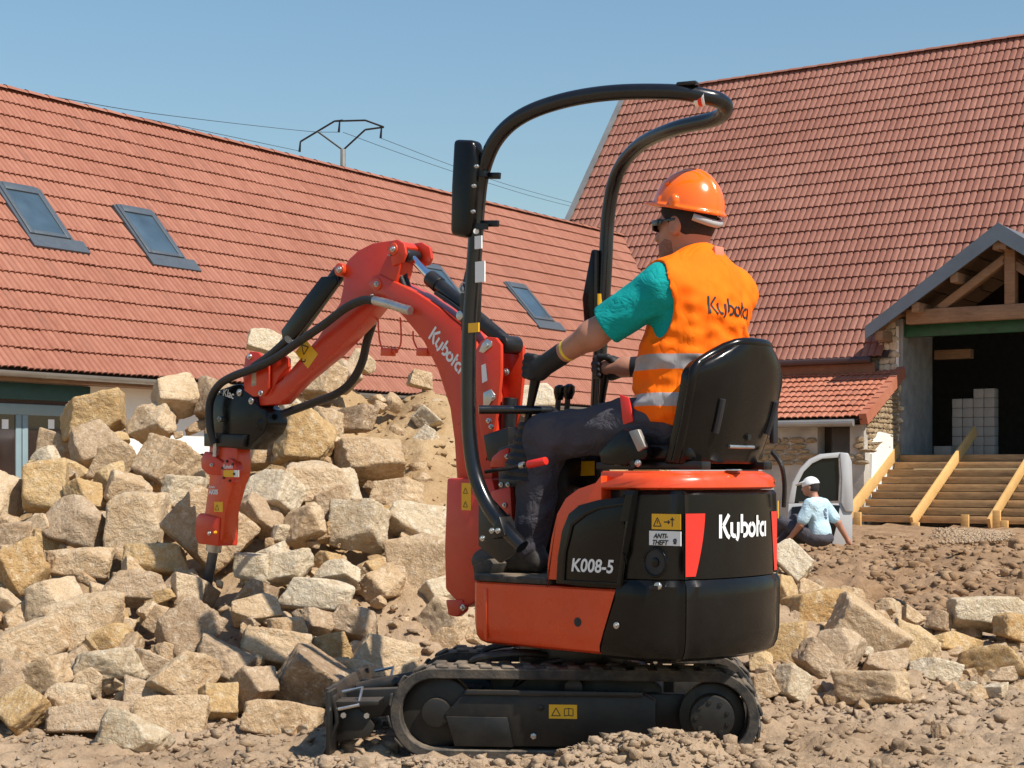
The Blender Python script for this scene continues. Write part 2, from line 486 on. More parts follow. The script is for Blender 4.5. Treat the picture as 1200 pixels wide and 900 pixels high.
def rock_mesh(seed, dirs, faces, boxy=1.0, power=22, cuts=5, amp=0.05):
    r = np.random.default_rng(seed)
    ns, hs = [], []
    for ax in range(3):
        for sgn in (-1, 1):
            n = np.zeros(3); n[ax] = sgn
            n += r.normal(0, 0.14, 3); n /= np.linalg.norm(n)
            ns.append(n); hs.append(r.uniform(0.84, 1.05))
    for k in range(cuts):
        n = r.normal(0, 1, 3); n /= np.linalg.norm(n)
        ns.append(n); hs.append(r.uniform(0.88, 1.28))
    ns = np.array(ns); hs = np.array(hs)
    d = np.clip(dirs @ ns.T / hs, 0, None)
    rad = (d ** power).sum(1) ** (-1 / power)
    p = dirs * rad[:, None]
    off = Vector(r.uniform(-50, 50, 3))
    out = np.empty(len(p))
    for i, q in enumerate(p):
        v = Vector(q)
        a = noise.fractal(v * 1.4 + off, 0.8, 2.0, 3)
        b = noise.fractal(v * 5.0 + off, 0.7, 2.1, 4)
        c = noise.noise(v * 2.6 - off)
        out[i] = a * 0.7 + b * 0.34 - max(0.0, c - 0.22) * 1.1
    p = p * (1 + amp * out)[:, None]
    return p

ROCKS = []
def make_rock_lib():
    for k in range(30):
        p = rock_mesh(100 + k, ICO5, ICO5F, power=random.choice([20, 30, 44]), cuts=random.choice([3, 4, 5, 7, 9]), amp=random.uniform(0.05, 0.09))
        me = bpy.data.meshes.new('rock_shape')
        nf = len(ICO5F)
        me.vertices.add(len(p)); me.vertices.foreach_set('co', p.astype(np.float32).ravel())
        me.loops.add(nf * 3); me.loops.foreach_set('vertex_index', ICO5F.astype(np.int32).ravel())
        me.polygons.add(nf); me.polygons.foreach_set('loop_start', np.arange(0, nf * 3, 3, dtype=np.int32))
        me.update(calc_edges=True); me.shade_smooth()
        me.materials.append(M['rock'])
        ROCKS.append(me)
make_rock_lib()

def heap_hit(px, py, push=0.0):
    """where the line of sight through a point of the photograph meets the heap or the yard"""
    dx, dz = (px - CX) / F, (HY - py) / F
    Y = 5.0
    while Y < 40:
        if EYE + dz * Y < float(base_h(dx * Y, Y)): break
        Y += 0.02
    return Y

ROCK_I = 0
def stone(px, py, w, h, rot, mkey, label, group=None, yaw=None, Y=None, mesh=None, pitch=None, depth=None, sink=-0.02):
    global ROCK_I
    rr = random.Random(ROCK_I * 13 + 5)
    if Y is None:
        Y = heap_hit(px, py + h * 0.30)
        if px > 880 and Y > 9.2: Y = 8.5
        if Y > 10.5: Y = 9.3
    ww, hh = 0.98 * w * Y / F, 0.98 * h * Y / F
    me = ROCKS[(ROCK_I * 7 + 3) % len(ROCKS)] if mesh is None else ROCKS[mesh]
    o = bpy.data.objects.new('rock', me)
    COL.objects.link(o)
    if yaw is None: yaw = rr.choice([-1, 1]) * rr.uniform(8, 42)
    if pitch is None: pitch = rr.uniform(-30, 0)
    dp = (depth or rr.uniform(0.6, 0.95)) * (ww * hh) ** 0.5
    ya = abs(R(yaw))
    a = max(0.35 * ww, (ww - 0.55 * dp * math.sin(ya)) / max(0.75, math.cos(ya)))
    o.scale = (a * 0.53, dp * 0.53, hh * 0.52)
    o.rotation_euler = (Matrix.Rotation(R(rot), 3, 'Y') @ Matrix.Rotation(R(pitch), 3, 'X') @ Matrix.Rotation(R(yaw), 3, 'Z')).to_euler()
    p = at(px, py, Y + sink * dp)
    o.location = p
    if mkey != 'rock':
        s = o.material_slots[0]; s.link = 'OBJECT'; s.material = M[mkey]
    tag(o, label, 'stone', group)
    ROCK_I += 1
    return o
# the stones one can single out in the photograph: x, y, width, height, turn (clockwise), kind, what sets it apart, extra
O_, G_, W_, T_ = 'rock_ochre', 'rock_grey', 'rock_white', 'rock'
STONES = [
 (112, 488, 68, 50, -10, O_, 'large ochre block standing highest beside the grey door, white wall behind its right end', dict(yaw=20)),
 (206, 464, 54, 42, -28, T_, 'tan block tilted up against the gutter line at the upper left of the heap', dict(yaw=35)),
 (179, 496, 58, 42, 8, T_, 'cream block with a dark left face under the tilted block by the white wall', dict(yaw=-38)),
 (66, 528, 46, 37, 18, T_, 'brown block with a slanted pale top right in front of the door glass', dict(yaw=-30)),
 (110, 526, 56, 44, -38, G_, 'grey slab leaning below the big ochre block by the door', dict(yaw=25)),
 (137, 546, 54, 40, -6, T_, 'rough pale-topped block two below the big ochre block', dict(yaw=-12)),
 (195, 545, 70, 58, 32, T_, 'big block with a broad dark left face and bright right shoulder left of the breaker', dict(yaw=-38)),
 (53, 575, 62, 60, -6, O_, 'large yellow square-faced block at left under the door', dict(yaw=14)),
 (2, 586, 40, 70, 8, T_, 'tall smooth block cut by the left edge of the photo below the door', dict(yaw=-15)),
 (100, 584, 42, 38, -12, O_, 'small ochre block right beside the large yellow block', {}),
 (147, 575, 46, 42, 15, T_, 'crumbly sand-covered stone above the flat square pale block', {}),
 (160, 612, 68, 72, 2, T_, 'large upright square block with a flat pale face in the middle of the left heap', dict(yaw=8, pitch=-4)),
 (92, 614, 72, 56, 32, G_, 'split block with grey left side and bright right side left of the square pale block', dict(yaw=-40)),
 (47, 622, 48, 36, -14, T_, 'brown wedge of stone in shade left of the split block', {}),
 (215, 578, 52, 42, 14, W_, 'whitish rough stone just left of the breaker body', {}),
 (238, 622, 92, 62, 38, T_, 'long pale block sloping down behind the breaker point', dict(yaw=10, Y=7.55)),
 (357, 517, 68, 56, 2, O_, 'pale yellow block with a smooth face below the lower hydraulic hose', dict(yaw=12)),
 (363, 563, 70, 44, 6, T_, 'block with dark front under the pale yellow block below the hose', dict(yaw=28, pitch=14)),
 (323, 580, 60, 52, 14, W_, 'bright-topped angular block right beside the breaker body', dict(yaw=-35)),
 (357, 615, 52, 44, -8, T_, 'earthy brown block below the dark-fronted block, right of the breaker', {}),
 (308, 527, 30, 44, 10, T_, 'narrow stone showing right behind the breaker bracket', {}),
 (303, 602, 58, 38, 20, G_, 'smooth shaded boulder lying behind the breaker tip', {}),
 (337, 664, 58, 36, -6, W_, 'cream block with a rounded top right of the chisel', dict(yaw=-15)),
 (92, 659, 76, 36, 2, T_, 'long flat slab under the split block, its face to the front', dict(yaw=6, pitch=-3)),
 (180, 656, 74, 36, -4, O_, 'sandy orange slab right of the long flat slab', dict(yaw=-10)),
 (28, 672, 58, 60, -18, O_, 'ochre boulder with a pointed top at the left edge, half down the heap', dict(yaw=25)),
 (15, 632, 36, 42, 10, G_, 'grey stone wedged at the left edge above the pointed ochre boulder', {}),
 (102, 729, 82, 60, -28, T_, 'big smooth block tilted to the right with the breaker shadow across its face', dict(yaw=12)),
 (62, 705, 60, 54, -30, T_, 'shaded brown block left of the one with the breaker shadow', dict(yaw=-30)),
 (155, 690, 72, 38, -6, G_, 'grey slab with a dark notched top above the shadowed smooth block', dict(yaw=10)),
 (217, 695, 54, 50, 42, G_, 'grey boulder touching the chisel tip from the left', dict(yaw=-20, Y=7.22)),
 (36, 756, 78, 48, -18, T_, 'wide rounded block at the left edge low in the heap', dict(yaw=18)),
 (132, 782, 86, 40, -4, W_, 'long cream slab with a cracked front low in the left heap', dict(yaw=-14)),
 (132, 752, 46, 32, -35, O_, 'triangular ochre stone under the tilted smooth block', {}),
 (222, 742, 76, 54, -42, G_, 'dark grey slab standing on its corner under the chisel', dict(yaw=18, pitch=-18)),
 (213, 802, 74, 54, 14, T_, 'tan block with a flat front and dark right side low in the heap', dict(yaw=24)),
 (258, 823, 47, 42, -4, O_, 'small yellow block at the foot of the heap right of the flat-fronted tan block', {}),
 (322, 762, 90, 40, 8, T_, 'long brown slab lying level in the middle of the heap foot', dict(yaw=10)),
 (263, 778, 68, 44, 18, G_, 'dark grey angular stone left of the long brown slab', {}),
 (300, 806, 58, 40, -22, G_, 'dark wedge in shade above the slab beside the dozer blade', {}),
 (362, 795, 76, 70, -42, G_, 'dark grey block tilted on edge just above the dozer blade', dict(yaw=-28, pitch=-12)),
 (333, 843, 92, 40, 8, T_, 'long rounded slab on the ground left of the dozer blade', dict(yaw=8)),
 (80, 820, 52, 36, -6, T_, 'squat brown block above the two low slabs at left', {}),
 (163, 813, 42, 36, 5, G_, 'small grey stone under the long cream slab', {}),
 (102, 844, 94, 36, -4, G_, 'low grey slab lying on the ground at lower left', dict(yaw=8)),
 (197, 845, 84, 42, -2, T_, 'broad tan slab on the ground right of the low grey one', dict(yaw=12)),
 (150, 863, 82, 38, 14, W_, 'broken whitish slab nearest the camera at lower left', dict(yaw=-12)),
 (30, 832, 54, 54, 40, O_, 'rust-stained orange stone with a sharp edge at the lower left corner', {}),
 (48, 795, 72, 46, -24, T_, 'rough tan boulder above the rust-stained stone', {}),
 (12, 800, 40, 50, 10, G_, 'grey stone cut by the left edge low in the photo', {}),
 (374, 697, 86, 36, 9, W_, 'long cream slab with a chalky broken front right of the chisel', dict(yaw=-10)),
 (297, 714, 58, 34, -14, T_, 'soil-topped stone with a bright right edge below the cream block by the chisel', {}),
 (373, 729, 42, 28, 4, G_, 'small reddish grey stone under the chalky cream slab', {}),
 (338, 738, 42, 32, 8, T_, 'round brown stone in a hollow right of the chisel', {}),
 (297, 665, 50, 34, -4, W_, 'white-flecked stone just behind the chisel', {}),
 (416, 620, 70, 56, 8, W_, 'square block with soil on its top and a bright chalky front, mid heap', dict(yaw=-24)),
 (490, 614, 80, 46, 6, W_, 'pale block under loose soil left of the lower boom', dict(yaw=20)),
 (497, 661, 78, 66, -14, T_, 'very large tan block with a flat face just left of the swing post', dict(yaw=-12)),
 (395, 672, 52, 24, 4, W_, 'low white-edged stone under the soil-topped square block', {}),
 (520, 728, 60, 54, 24, T_, 'rounded tan boulder under the largest block beside the swing post', {}),
 (512, 698, 42, 30, -20, W_, 'small cream stone wedged beneath the largest block', {}),
 (452, 776, 78, 54, 12, T_, 'sand-coloured boulder with a broken top above the crawler track', {}),
 (418, 732, 58, 38, 18, G_, 'grey-faced stone with a soil cap left of the sand-coloured boulder', {}),
 (417, 798, 56, 42, -8, T_, 'tan stone between the dark tilted block and the crawler track', {}),
 (388, 760, 42, 34, -10, O_, 'ochre stone behind the dark tilted block', {}),
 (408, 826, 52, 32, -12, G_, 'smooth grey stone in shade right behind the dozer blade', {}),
 (378, 446, 50, 42, 12, T_, 'boulder near the top of the heap below the arm', dict(yaw=-25)),
 (413, 494, 54, 30, 4, G_, 'grey flat stone stuck in soil right of the hose', {}),
 (436, 538, 82, 50, -10, T_, 'broad tan boulder half sunk in loose soil above the square chalky block', dict(yaw=14)),
 (493, 446, 32, 20, 6, T_, 'small brown stone on the ridge of soil left of the boom', {}),
 (498, 489, 24, 26, -35, W_, 'white flake of stone stuck upright in the soil left of the boom', {}),
 (310, 400, 40, 26, 6, W_, 'grey white stone on the very top of the heap behind the linkage', {}),
 (334, 428, 46, 32, -8, T_, 'cream stone on the crest between arm and linkage', {}),
 (425, 425, 30, 26, 30, T_, 'small leaning stone at the crest right of the arm', {}),
 (465, 582, 62, 34, 8, T_, 'flat tan stone under loose soil left of the boom base', {}),
 (385, 590, 40, 30, -14, G_, 'small grey stone above the soil-topped square block', {}),
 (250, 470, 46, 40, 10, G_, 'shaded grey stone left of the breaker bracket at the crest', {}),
 (622, 468, 44, 34, -4, W_, 'pale stone on the crest seen between boom and joystick', {}),
 (928, 658, 34, 54, -42, W_, 'white slab standing on edge beside the rear of the excavator', dict(yaw=15)),
 (947, 692, 34, 24, 12, T_, 'small brown stone below the white slab behind the excavator', {}),
 (960, 713, 88, 42, -4, O_, 'long rounded ochre boulder behind the rear of the excavator', dict(yaw=16)),
 (918, 690, 30, 36, 10, O_, 'ochre stone half hidden by the rear hood', {}),
 (1018, 744, 84, 58, 30, T_, 'big flat-topped block with a smooth sunlit face at right', dict(yaw=-20, pitch=16)),
 (977, 762, 60, 52, 24, G_, 'shaded brown stone between the ochre boulder and the smooth sunlit block', {}),
 (964, 782, 70, 40, 36, G_, 'long grey block sloping down to the right near the track', dict(yaw=10)),
 (1018, 808, 82, 40, -3, T_, 'straight-edged block on the ground right of the crawler track', dict(yaw=-34, pitch=4)),
 (1040, 776, 60, 28, -6, G_, 'flat grey stone under the smooth sunlit block', {}),
 (1070, 757, 42, 46, 10, O_, 'sandy block right beside the smooth sunlit block', {}),
 (1042, 718, 32, 34, -8, T_, 'small upright stone above the sandy block', {}),
 (1153, 778, 78, 42, -12, O_, 'large ochre block with a cut right face by the right edge', dict(yaw=-30)),
 (1096, 788, 50, 30, 14, W_, 'bright chalk-white stone on the right side', {}),
 (920, 757, 50, 52, 8, O_, 'crumbling ochre stone just right of the rear hood bottom', {}),
 (893, 779, 30, 28, 8, O_, 'ochre lump at the rear end of the crawler track', {}),
 (930, 806, 44, 36, 14, W_, 'pale broken stone on the ground behind the track', {}),
 (897, 806, 32, 28, -10, T_, 'small stone right against the rear of the track', {}),
 (1176, 793, 40, 16, -6, G_, 'flat grey stone in front of the large ochre block', {}),
 (1132, 806, 26, 14, 8, W_, 'small white stone in front of the chalk-white one', {}),
 (1165, 810, 30, 14, -6, W_, 'thin white slab lowest at the right edge', {}),
 (1104, 859, 20, 20, 10, G_, 'lone dark stone on bare earth at lower right', {}),
 (1098, 731, 24, 26, 12, G_, 'small grey stone beside the black cable end', {}),
 (1148, 716, 74, 34, -6, W_, 'crumbly pale bank of stone above the black cable', dict(yaw=15, Y=8.6)),
 (1188, 734, 50, 30, 8, O_, 'ochre stone at the right edge under the cable end', dict(Y=8.4)),
 (1120, 755, 70, 24, -4, O_, 'low ochre ledge of stone under the black cable', {}),
]
for (px, py, w, h, rot, mk, lab, kw) in STONES:
    stone(px, py, w, h, rot, mk, lab, **kw)

# stones that nothing tells apart, filling the heap between the others
def filler(n, x0, x1, y0, y1, wa, wb, label, group, seed):
    rr = random.Random(seed)
    for _ in range(n):
        px = rr.uniform(x0, x1)
        top = np.interp(px, [0, 50, 110, 200, 260, 310, 400, 430, 500, 650, 760, 915, 980, 1060, 1200], [570, 545, 505, 475, 480, 420, 420, 440, 460, 490, 540, 655, 690, 715, 745])
        lo = np.interp(px, [0, 380, 450, 900, 1000, 1060, 1200], [860, 855, 810, 800, 822, 812, 795])
        py = rr.uniform(max(top, y0), min(lo, y1))
        w = rr.uniform(wa, wb); h = w * rr.uniform(0.45, 0.95)
        if 222 < px < 300 and 590 < py < 730: continue
        if 430 < px < 560 and py < 600 and rr.random() < 0.75: continue
        mk = rr.choice([T_, T_, O_, G_, W_, T_])
        where = ('at the far left', 'left of the breaker', 'around the breaker point', 'above the dozer blade', 'beside the boom', 'behind the excavator', 'by the rear of the track', 'beside the sunlit flat block', 'by the right edge')[int(np.digitize(px, [110, 225, 330, 440, 560, 890, 980, 1080]))]
        hgt = 'high up' if py < top + (lo - top) * 0.34 else 'halfway down' if py < top + (lo - top) * 0.67 else 'near the ground'
        lab = '%s %s %s, %s' % (label, {T_: 'tan stone', O_: 'ochre stone', G_: 'greyish stone', W_: 'whitish stone'}[mk], where, hgt)
        stone(px, py, w, h, rr.uniform(-40, 40), mk, lab, group + ': ' + lab, sink=rr.uniform(0.35, 0.75))
filler(120, -20, 560, 440, 860, 24, 46, 'rough lump of', 'small stones filling the left heap', 3)
filler(14, 560, 900, 490, 790, 26, 50, 'half-buried', 'stones behind the excavator', 5)
filler(50, 890, 1200, 660, 850, 9, 28, 'small scattered', 'small stones among the right blocks', 6)

# rubble in the gaps: too many and too small to pick out, one object
def rubble():
    ICO3, ICO3F = ico(3)
    pr = [rock_mesh(500 + k, ICO3, ICO3F, power=34, cuts=6, amp=0.07) for k in range(16)]
    rr = random.Random(4); V, Fs = [], []; n = 0
    for _ in range(420):
        px = rr.uniform(-10, 560) if rr.random() < 0.8 else rr.uniform(890, 1200)
        top = np.interp(px, [0, 50, 110, 200, 260, 310, 400, 430, 500, 560, 890, 980, 1060, 1200], [580, 560, 520, 490, 490, 440, 440, 450, 470, 480, 660, 700, 725, 755])
        lo = np.interp(px, [0, 380, 450, 900, 1000, 1200], [868, 860, 815, 805, 835, 820])
        py = rr.uniform(top, lo); Y = heap_hit(px, py)
        if Y > 10.5: continue
        s = rr.uniform(9, 26) * Y / F * 0.5
        sc = np.array([s * rr.uniform(0.7, 1.2), s * rr.uniform(0.7, 1.1), s * rr.uniform(0.45, 0.9)])
        Mx = np.array((Matrix.Rotation(rr.uniform(-0.7, 0.7), 3, 'Y') @ Matrix.Rotation(rr.uniform(-0.6, 0.3), 3, 'X') @ Matrix.Rotation(rr.uniform(0, 6), 3, 'Z')))
        q = (pr[rr.randrange(16)] * sc) @ Mx.T + np.array(at(px, py, Y + s * 0.6))
        V.append(q); Fs.append(ICO3F + n); n += len(q)
    o = mesh_obj('rubble', np.concatenate(V), np.concatenate(Fs), M['rock'], smooth=True, sharp=40)
    tag(o, 'small rubble and chips filling the gaps between the blocks', 'rubble', kind='stuff')
rubble()

# ------------------------------------------------------------------ loose earth: nobody could count the clods
def clods():
    rng = np.random.default_rng(5)
    protos = [rock_mesh(900 + k, ICO1, ICO1F, power=40, cuts=12, amp=0.0) * np.random.default_rng(k + 50).uniform(0.55, 1.3, 3) * (1 + 0.34 * np.random.default_rng(k).normal(0, 1, (len(ICO1), 1))) for k in range(8)]
    spots = []
    for _ in range(8500):                                                     # the yard in front
        y = 4.85 + 2.6 * rng.random() ** 1.7; x = (rng.random() - 0.5) * 2 * (y * 0.36 + 0.3)
        s = 0.0025 + 0.015 * rng.random() ** 4.5 + (0.016 if rng.random() < 0.02 else 0)
        spots.append((x, y, s))
    for _ in range(4600):                                                     # crumbs along the berm at the track
        x = -0.9 + 1.9 * rng.random(); y = 5.18 + rng.normal(0, 0.09)
        spots.append((x, y, 0.002 + 0.017 * rng.random() ** 5))
    for _ in range(4200):                                                     # over the heap
        x = -3.2 + 6.0 * rng.random(); y = 6.2 + 3.6 * rng.random()
        spots.append((x, y, 0.005 + 0.026 * rng.random() ** 5))
    for _ in range(3000):                                                     # rubble at the foot of the heap
        x = -2.2 + 5.2 * rng.random(); y = float(np.interp(x, BA_X, BA_Y)) + rng.normal(0.05, 0.22)
        spots.append((x, y, 0.003 + 0.022 * rng.random() ** 5))
    for _ in range(6000):                                                     # clay mound before the steps
        y = 8.5 + 17.5 * rng.random() ** 1.3; x = y * (0.13 + 0.27 * rng.random())
        spots.append((x, y, 0.010 + 0.050 * rng.random() ** 5.0))
    V, Fs = [], []; n = 0
    for (x, y, s) in spots:
        p = protos[rng.integers(8)]
        a = rng.random() * 6.283; ca, sa = math.cos(a), math.sin(a)
        sc = s * (0.7 + 0.6 * rng.random(3)) * np.array([1, 1, 0.7]); q = p * sc
        q = np.stack([q[:, 0] * ca - q[:, 1] * sa, q[:, 0] * sa + q[:, 1] * ca, q[:, 2]], 1)
        q += np.array([x, y, ground_z(x, y) + s * 0.25])
        V.append(q); Fs.append(ICO1F + n); n += len(p)
    ICO3, ICO3F = ico(3)
    big = [rock_mesh(960 + k, ICO3, ICO3F, power=26, cuts=11, amp=0.22) for k in range(8)]
    for k in range(150):
        if k < 60: x = -0.6 + 1.6 * rng.random(); y = 5.18 + rng.normal(0, 0.10); s = 0.012 + 0.020 * rng.random() ** 2
        elif k < 100: y = 5.2 + 1.6 * rng.random(); x = (rng.random() - 0.5) * 0.66 * y; s = 0.014 + 0.022 * rng.random() ** 2
        else: y = 9 + 10 * rng.random(); x = y * (0.15 + 0.2 * rng.random()); s = 0.03 + 0.07 * rng.random() ** 3
        q = (big[rng.integers(8)] * s * rng.uniform(0.7, 1.3, 3)) @ np.array(Matrix.Rotation(rng.random() * 6.28, 3, 'Z')).T + np.array([x, y, ground_z(x, y) + s * 0.2])
        V.append(q); Fs.append(ICO3F + n); n += len(q)
    o = mesh_obj('dirt_clods', np.concatenate(V), np.concatenate(Fs), M['soil'])
    tag(o, 'loose clods and crumbs of dry earth strewn over the yard', 'earth', kind='stuff')
clods()

# a black cable snakes over the right-hand blocks
mb = MB()
pts = []
for (px, py) in [(1046, 702), (1060, 708), (1076, 722), (1094, 731), (1112, 728), (1130, 734), (1146, 745), (1170, 748), (1215, 748)]:
    Y = heap_hit(px, py)
    if Y > 11: Y = 9.5
    pts.append(at(px, py, Y - 0.10))
mb.tube(catmull(pts, 6), 0.011, 8)
o = mb.build('cable', M['hose'])
tag(o, 'thin black cable lying across the pale blocks at right', 'cable')
# ------------------------------------------------------------------ buildings
LB = Frame(-6.25, 20.0, math.atan2(0.828, 0.561))       # long low house: x along its eaves (away to the right), y into it
RB = Frame(7.19, 34.5, math.atan2(-0.561, 0.828))        # barn: x along its eaves (nearer to the right), y into it
house = thing('long_house', 'long low house with a salmon tiled roof and skylights at left', 'house', LB.o, LB.a)
barn = thing('barn', 'tall barn with a steep brownish tiled roof and an open timber gable at right', 'barn', RB.o, RB.a)

def tile_arrays(w, L, rolls, amp, lift, th=0.018, seg=4):
    fx = [0, 0.10, 0.24, 0.5, 0.76, 0.90]; fz_ = [0, 0.55, 0.92, 1.0, 0.92, 0.55]
    xs = np.array([(k + f) * w / rolls for k in range(rolls) for f in fx] + [w * 1.01])
    prof = amp * np.array(fz_ * rolls + [0.1]); n = len(xs)
    A = np.stack([xs, np.zeros(n), lift - th + prof], 1)
    B = np.stack([xs, np.zeros(n), lift + prof], 1)
    C = np.stack([xs, np.full(n, L), 0.004 + prof], 1)
    V = np.concatenate([A, B, C]); f = []
    for i in range(n - 1):
        f.append((i, i + 1, n + i + 1, n + i)); f.append((n + i, n + i + 1, 2 * n + i + 1, 2 * n + i))
    return V, np.array(f)

def roof_tiles(fr, parent, x0, x1, y0, z0, slope, rows, gauge, w, rolls, amp, lift, m, npart, skip, seen):
    """lay one roof slope; the npart tiles that show largest are parts, the rest one part of stuff"""
    p = math.atan(slope)
    V, f = tile_arrays(w, gauge * 1.12, rolls, amp, lift)
    rot = np.array([[1, 0, 0], [0, math.cos(p), -math.sin(p)], [0, math.sin(p), math.cos(p)]])
    VR = V @ rot.T
    cells = []
    rr = np.random.default_rng(3)
    for i in range(rows):
        s = i * gauge
        for j in range(int((x1 - x0) / w)):
            x = x0 + j * w
            if skip(x + w / 2, s + gauge / 2): continue
            c = (x, y0 + s * math.cos(p), z0 + s * math.sin(p))
            wp = fr.world(c)
            px, py = proj(wp) if wp.y > 1 else (-999, -999)
            vis = -10 < px < 1205 and seen(px, py)
            cells.append((0 if vis else 1, wp.length, c, x))
    cells.sort(key=lambda q: (q[0], q[1]))
    me = None; k = 0
    for (_, _, c, x) in cells[:npart]:
        if me is None:
            o = mesh_obj('roof_tile', V, f, m, parent, smooth=True, sharp=50); me = o.data
        else:
            o = bpy.data.objects.new('roof_tile', me); COL.objects.link(o); o.parent = parent
        o.location = Vector(c) + Vector((0, 0, rr.normal(0, 0.003)))
        o.rotation_euler = (p, 0, 0)
    VV, FF = [], []; n = 0
    for (_, _, c, x) in cells[npart:]:
        q = VR + np.array(c) + np.array([0, 0, rr.normal(0, 0.003)])
        VV.append(q); FF.append(f + n); n += len(V)
    o = mesh_obj('roof_tiles', np.concatenate(VV), np.concatenate(FF), m, parent, smooth=True, sharp=50)
    tag(o, kind='stuff')

# ---- the long house
T1 = 1.10; P1 = math.atan(T1); EZ1 = 2.24; RUN1 = 4.19; HX0, HX1 = -5.0, 27.5
NR1 = 17; G1 = RUN1 / math.cos(P1) / NR1
WALL1 = 0.42
def roof1(px, py, lift=0.0):
    n = Vector((0, -math.sin(P1), math.cos(P1)))
    return LB.hit(px, py, n, EZ1 * math.cos(P1) + lift)
def roof1_xs(px, py):
    q = roof1(px, py); return q.x, q.y / math.cos(P1)
SKY = []
for (tl, tr, bl) in [((-12, 214), (38, 226), (25, 293)), ((128, 241), (172, 247), (168, 308)), ((586, 331), (613, 337), (632, 383)), ((482, 308), (500, 313), (512, 345))]:
    a, b, c = roof1_xs(*tl), roof1_xs(*tr), roof1_xs(*bl)
    SKY.append((a[0] + 0.03, a[0] + 0.75, a[1] - 1.12, a[1] - 0.06))
def skip1(x, s):
    for (xa, xb, sa, sb) in SKY:
        if xa + 0.12 < x < xb - 0.12 and sa + 0.15 < s < sb - 0.15: return True
    return False
roof_tiles(LB, house, HX0, HX1, 0.0, EZ1, T1, NR1, G1, 0.30, 3, 0.030, 0.037, M['tile'], 300, skip1, lambda px, py: px < 760 and py < 440)
cp, sp_ = math.cos(P1), math.sin(P1)
def R1(x, s, d):       # a point on the slope: along, up the slope, off the slope
    return (x, s * cp - d * sp_, EZ1 + s * sp_ + d * cp)
mb = MB()
mb.add([R1(HX0, 0.02, -0.03), R1(HX1, 0.02, -0.03), R1(HX1, G1 * NR1, -0.03), R1(HX0, G1 * NR1, -0.03)], [(0, 1, 2, 3)])
yb = 2 * RUN1
mb.add([(HX0, RUN1, EZ1 + RUN1 * T1 - 0.03), (HX1, RUN1, EZ1 + RUN1 * T1 - 0.03), (HX1, yb, EZ1), (HX0, yb, EZ1)], [(0, 1, 2, 3)])
mb.build('roof_deck', M['deck'], house, smooth=False)
RL1 = G1 * NR1
for i in range(int((HX1 - HX0) / 0.40)):       # ridge caps
    x = HX0 + i * 0.40
    pts = []
    mbr = MB()
    rr = []
    for a in np.linspace(-1.1, 1.1, 8): rr.append((math.sin(a) * 0.13, math.cos(a) * 0.13))
    vs = [(0, p, q) for p, q in rr] + [(0.43, p * 0.9, q * 0.9) for p, q in rr]
    if i == 0:
        mbr.add(vs, [(k, k + 1, k + 9, k + 8) for k in range(7)])
        cap = mbr.build('ridge_tile', M['tile'], house); o = cap
    else:
        o = copy_obj(cap, house)
    o.location = (x, RUN1, EZ1 + RUN1 * T1 - 0.035)
for (xa, xb, sa, sb) in SKY:
    mb = MB()
    def fbar(x0, x1, s0, s1, d0, d1):
        vs = [R1(x, s, d) for x in (x0, x1) for s in (s0, s1) for d in (d0, d1)]
        mb.add(vs, [(0, 1, 3, 2), (4, 6, 7, 5), (0, 4, 5, 1), (2, 3, 7, 6), (0, 2, 6, 4), (1, 5, 7, 3)])
    w = 0.075
    fbar(xa, xa + w, sa, sb, -0.02, 0.105); fbar(xb - w, xb, sa, sb, -0.02, 0.105)
    fbar(xa + w, xb - w, sb - 0.15, sb, -0.02, 0.112); fbar(xa + w, xb - w, sa, sa + w, -0.02, 0.105)
    wf = mb.build('skylight', M['frame_grey'], house, bevel=0.008)
    mb = MB(); fbar(xa + w, xb - w, sa + w, sb - 0.15, 0.02, 0.088)
    mb.build('pane', M['skyglass'], wf)
    mb = MB(); fbar(xa - 0.05, xb + 0.22, sa - 0.24, sa - 0.002, 0.0, 0.080); fbar(xb + 0.001, xb + 0.05, sa, sb, -0.02, 0.082); fbar(xa - 0.05, xa - 0.001, sa, sb, -0.02, 0.082)
    mb.build('flashing', M['frame_grey'], wf)
# walls, soffit, gutter
mb = MB(); mb.span((HX0, WALL1, -0.6), (HX1, WALL1 + 0.3, EZ1 + 0.40)); mb.span((HX0 + 0.002, WALL1 + 0.3, -0.6), (HX0 + 0.3, yb - 0.4, EZ1 + 0.2))
mb.build('wall', M['plaster'], house)
mb = MB(); mb.span((HX0, 0.03, EZ1 - 0.12), (HX1, 0.06, EZ1 - 0.02)); mb.span((HX0, 0.062, EZ1 - 0.118), (HX1, WALL1 - 0.003, EZ1 - 0.09))
mb.build('eaves_board', M['beam'], house)
mb = MB()
prof = [(-0.075 + 0.07 * math.cos(a), EZ1 - 0.02 + 0.07 * math.sin(a)) for a in np.linspace(PI, 2 * PI, 9)]
prof2 = [(-0.075 + 0.06 * math.cos(a), EZ1 - 0.02 + 0.06 * math.sin(a)) for a in np.linspace(2 * PI, PI, 9)]
mb.prism(prof + prof2, lambda p, d: (d, p[0], p[1]), HX0, HX1)
g = mb.build('gutter', M['zinc'], house)
for i in range(14):
    mb2 = MB(); mb2.prism([(q[0] * 1.0 - 0.004 if False else q[0], q[1] - 0.006) for q in prof], lambda p, d: (d, p[0], p[1]), HX0 + 0.5 + i * 1.7, HX0 + 0.53 + i * 1.7)
    mb2.build('gutter_bracket', M['zinc'], g)
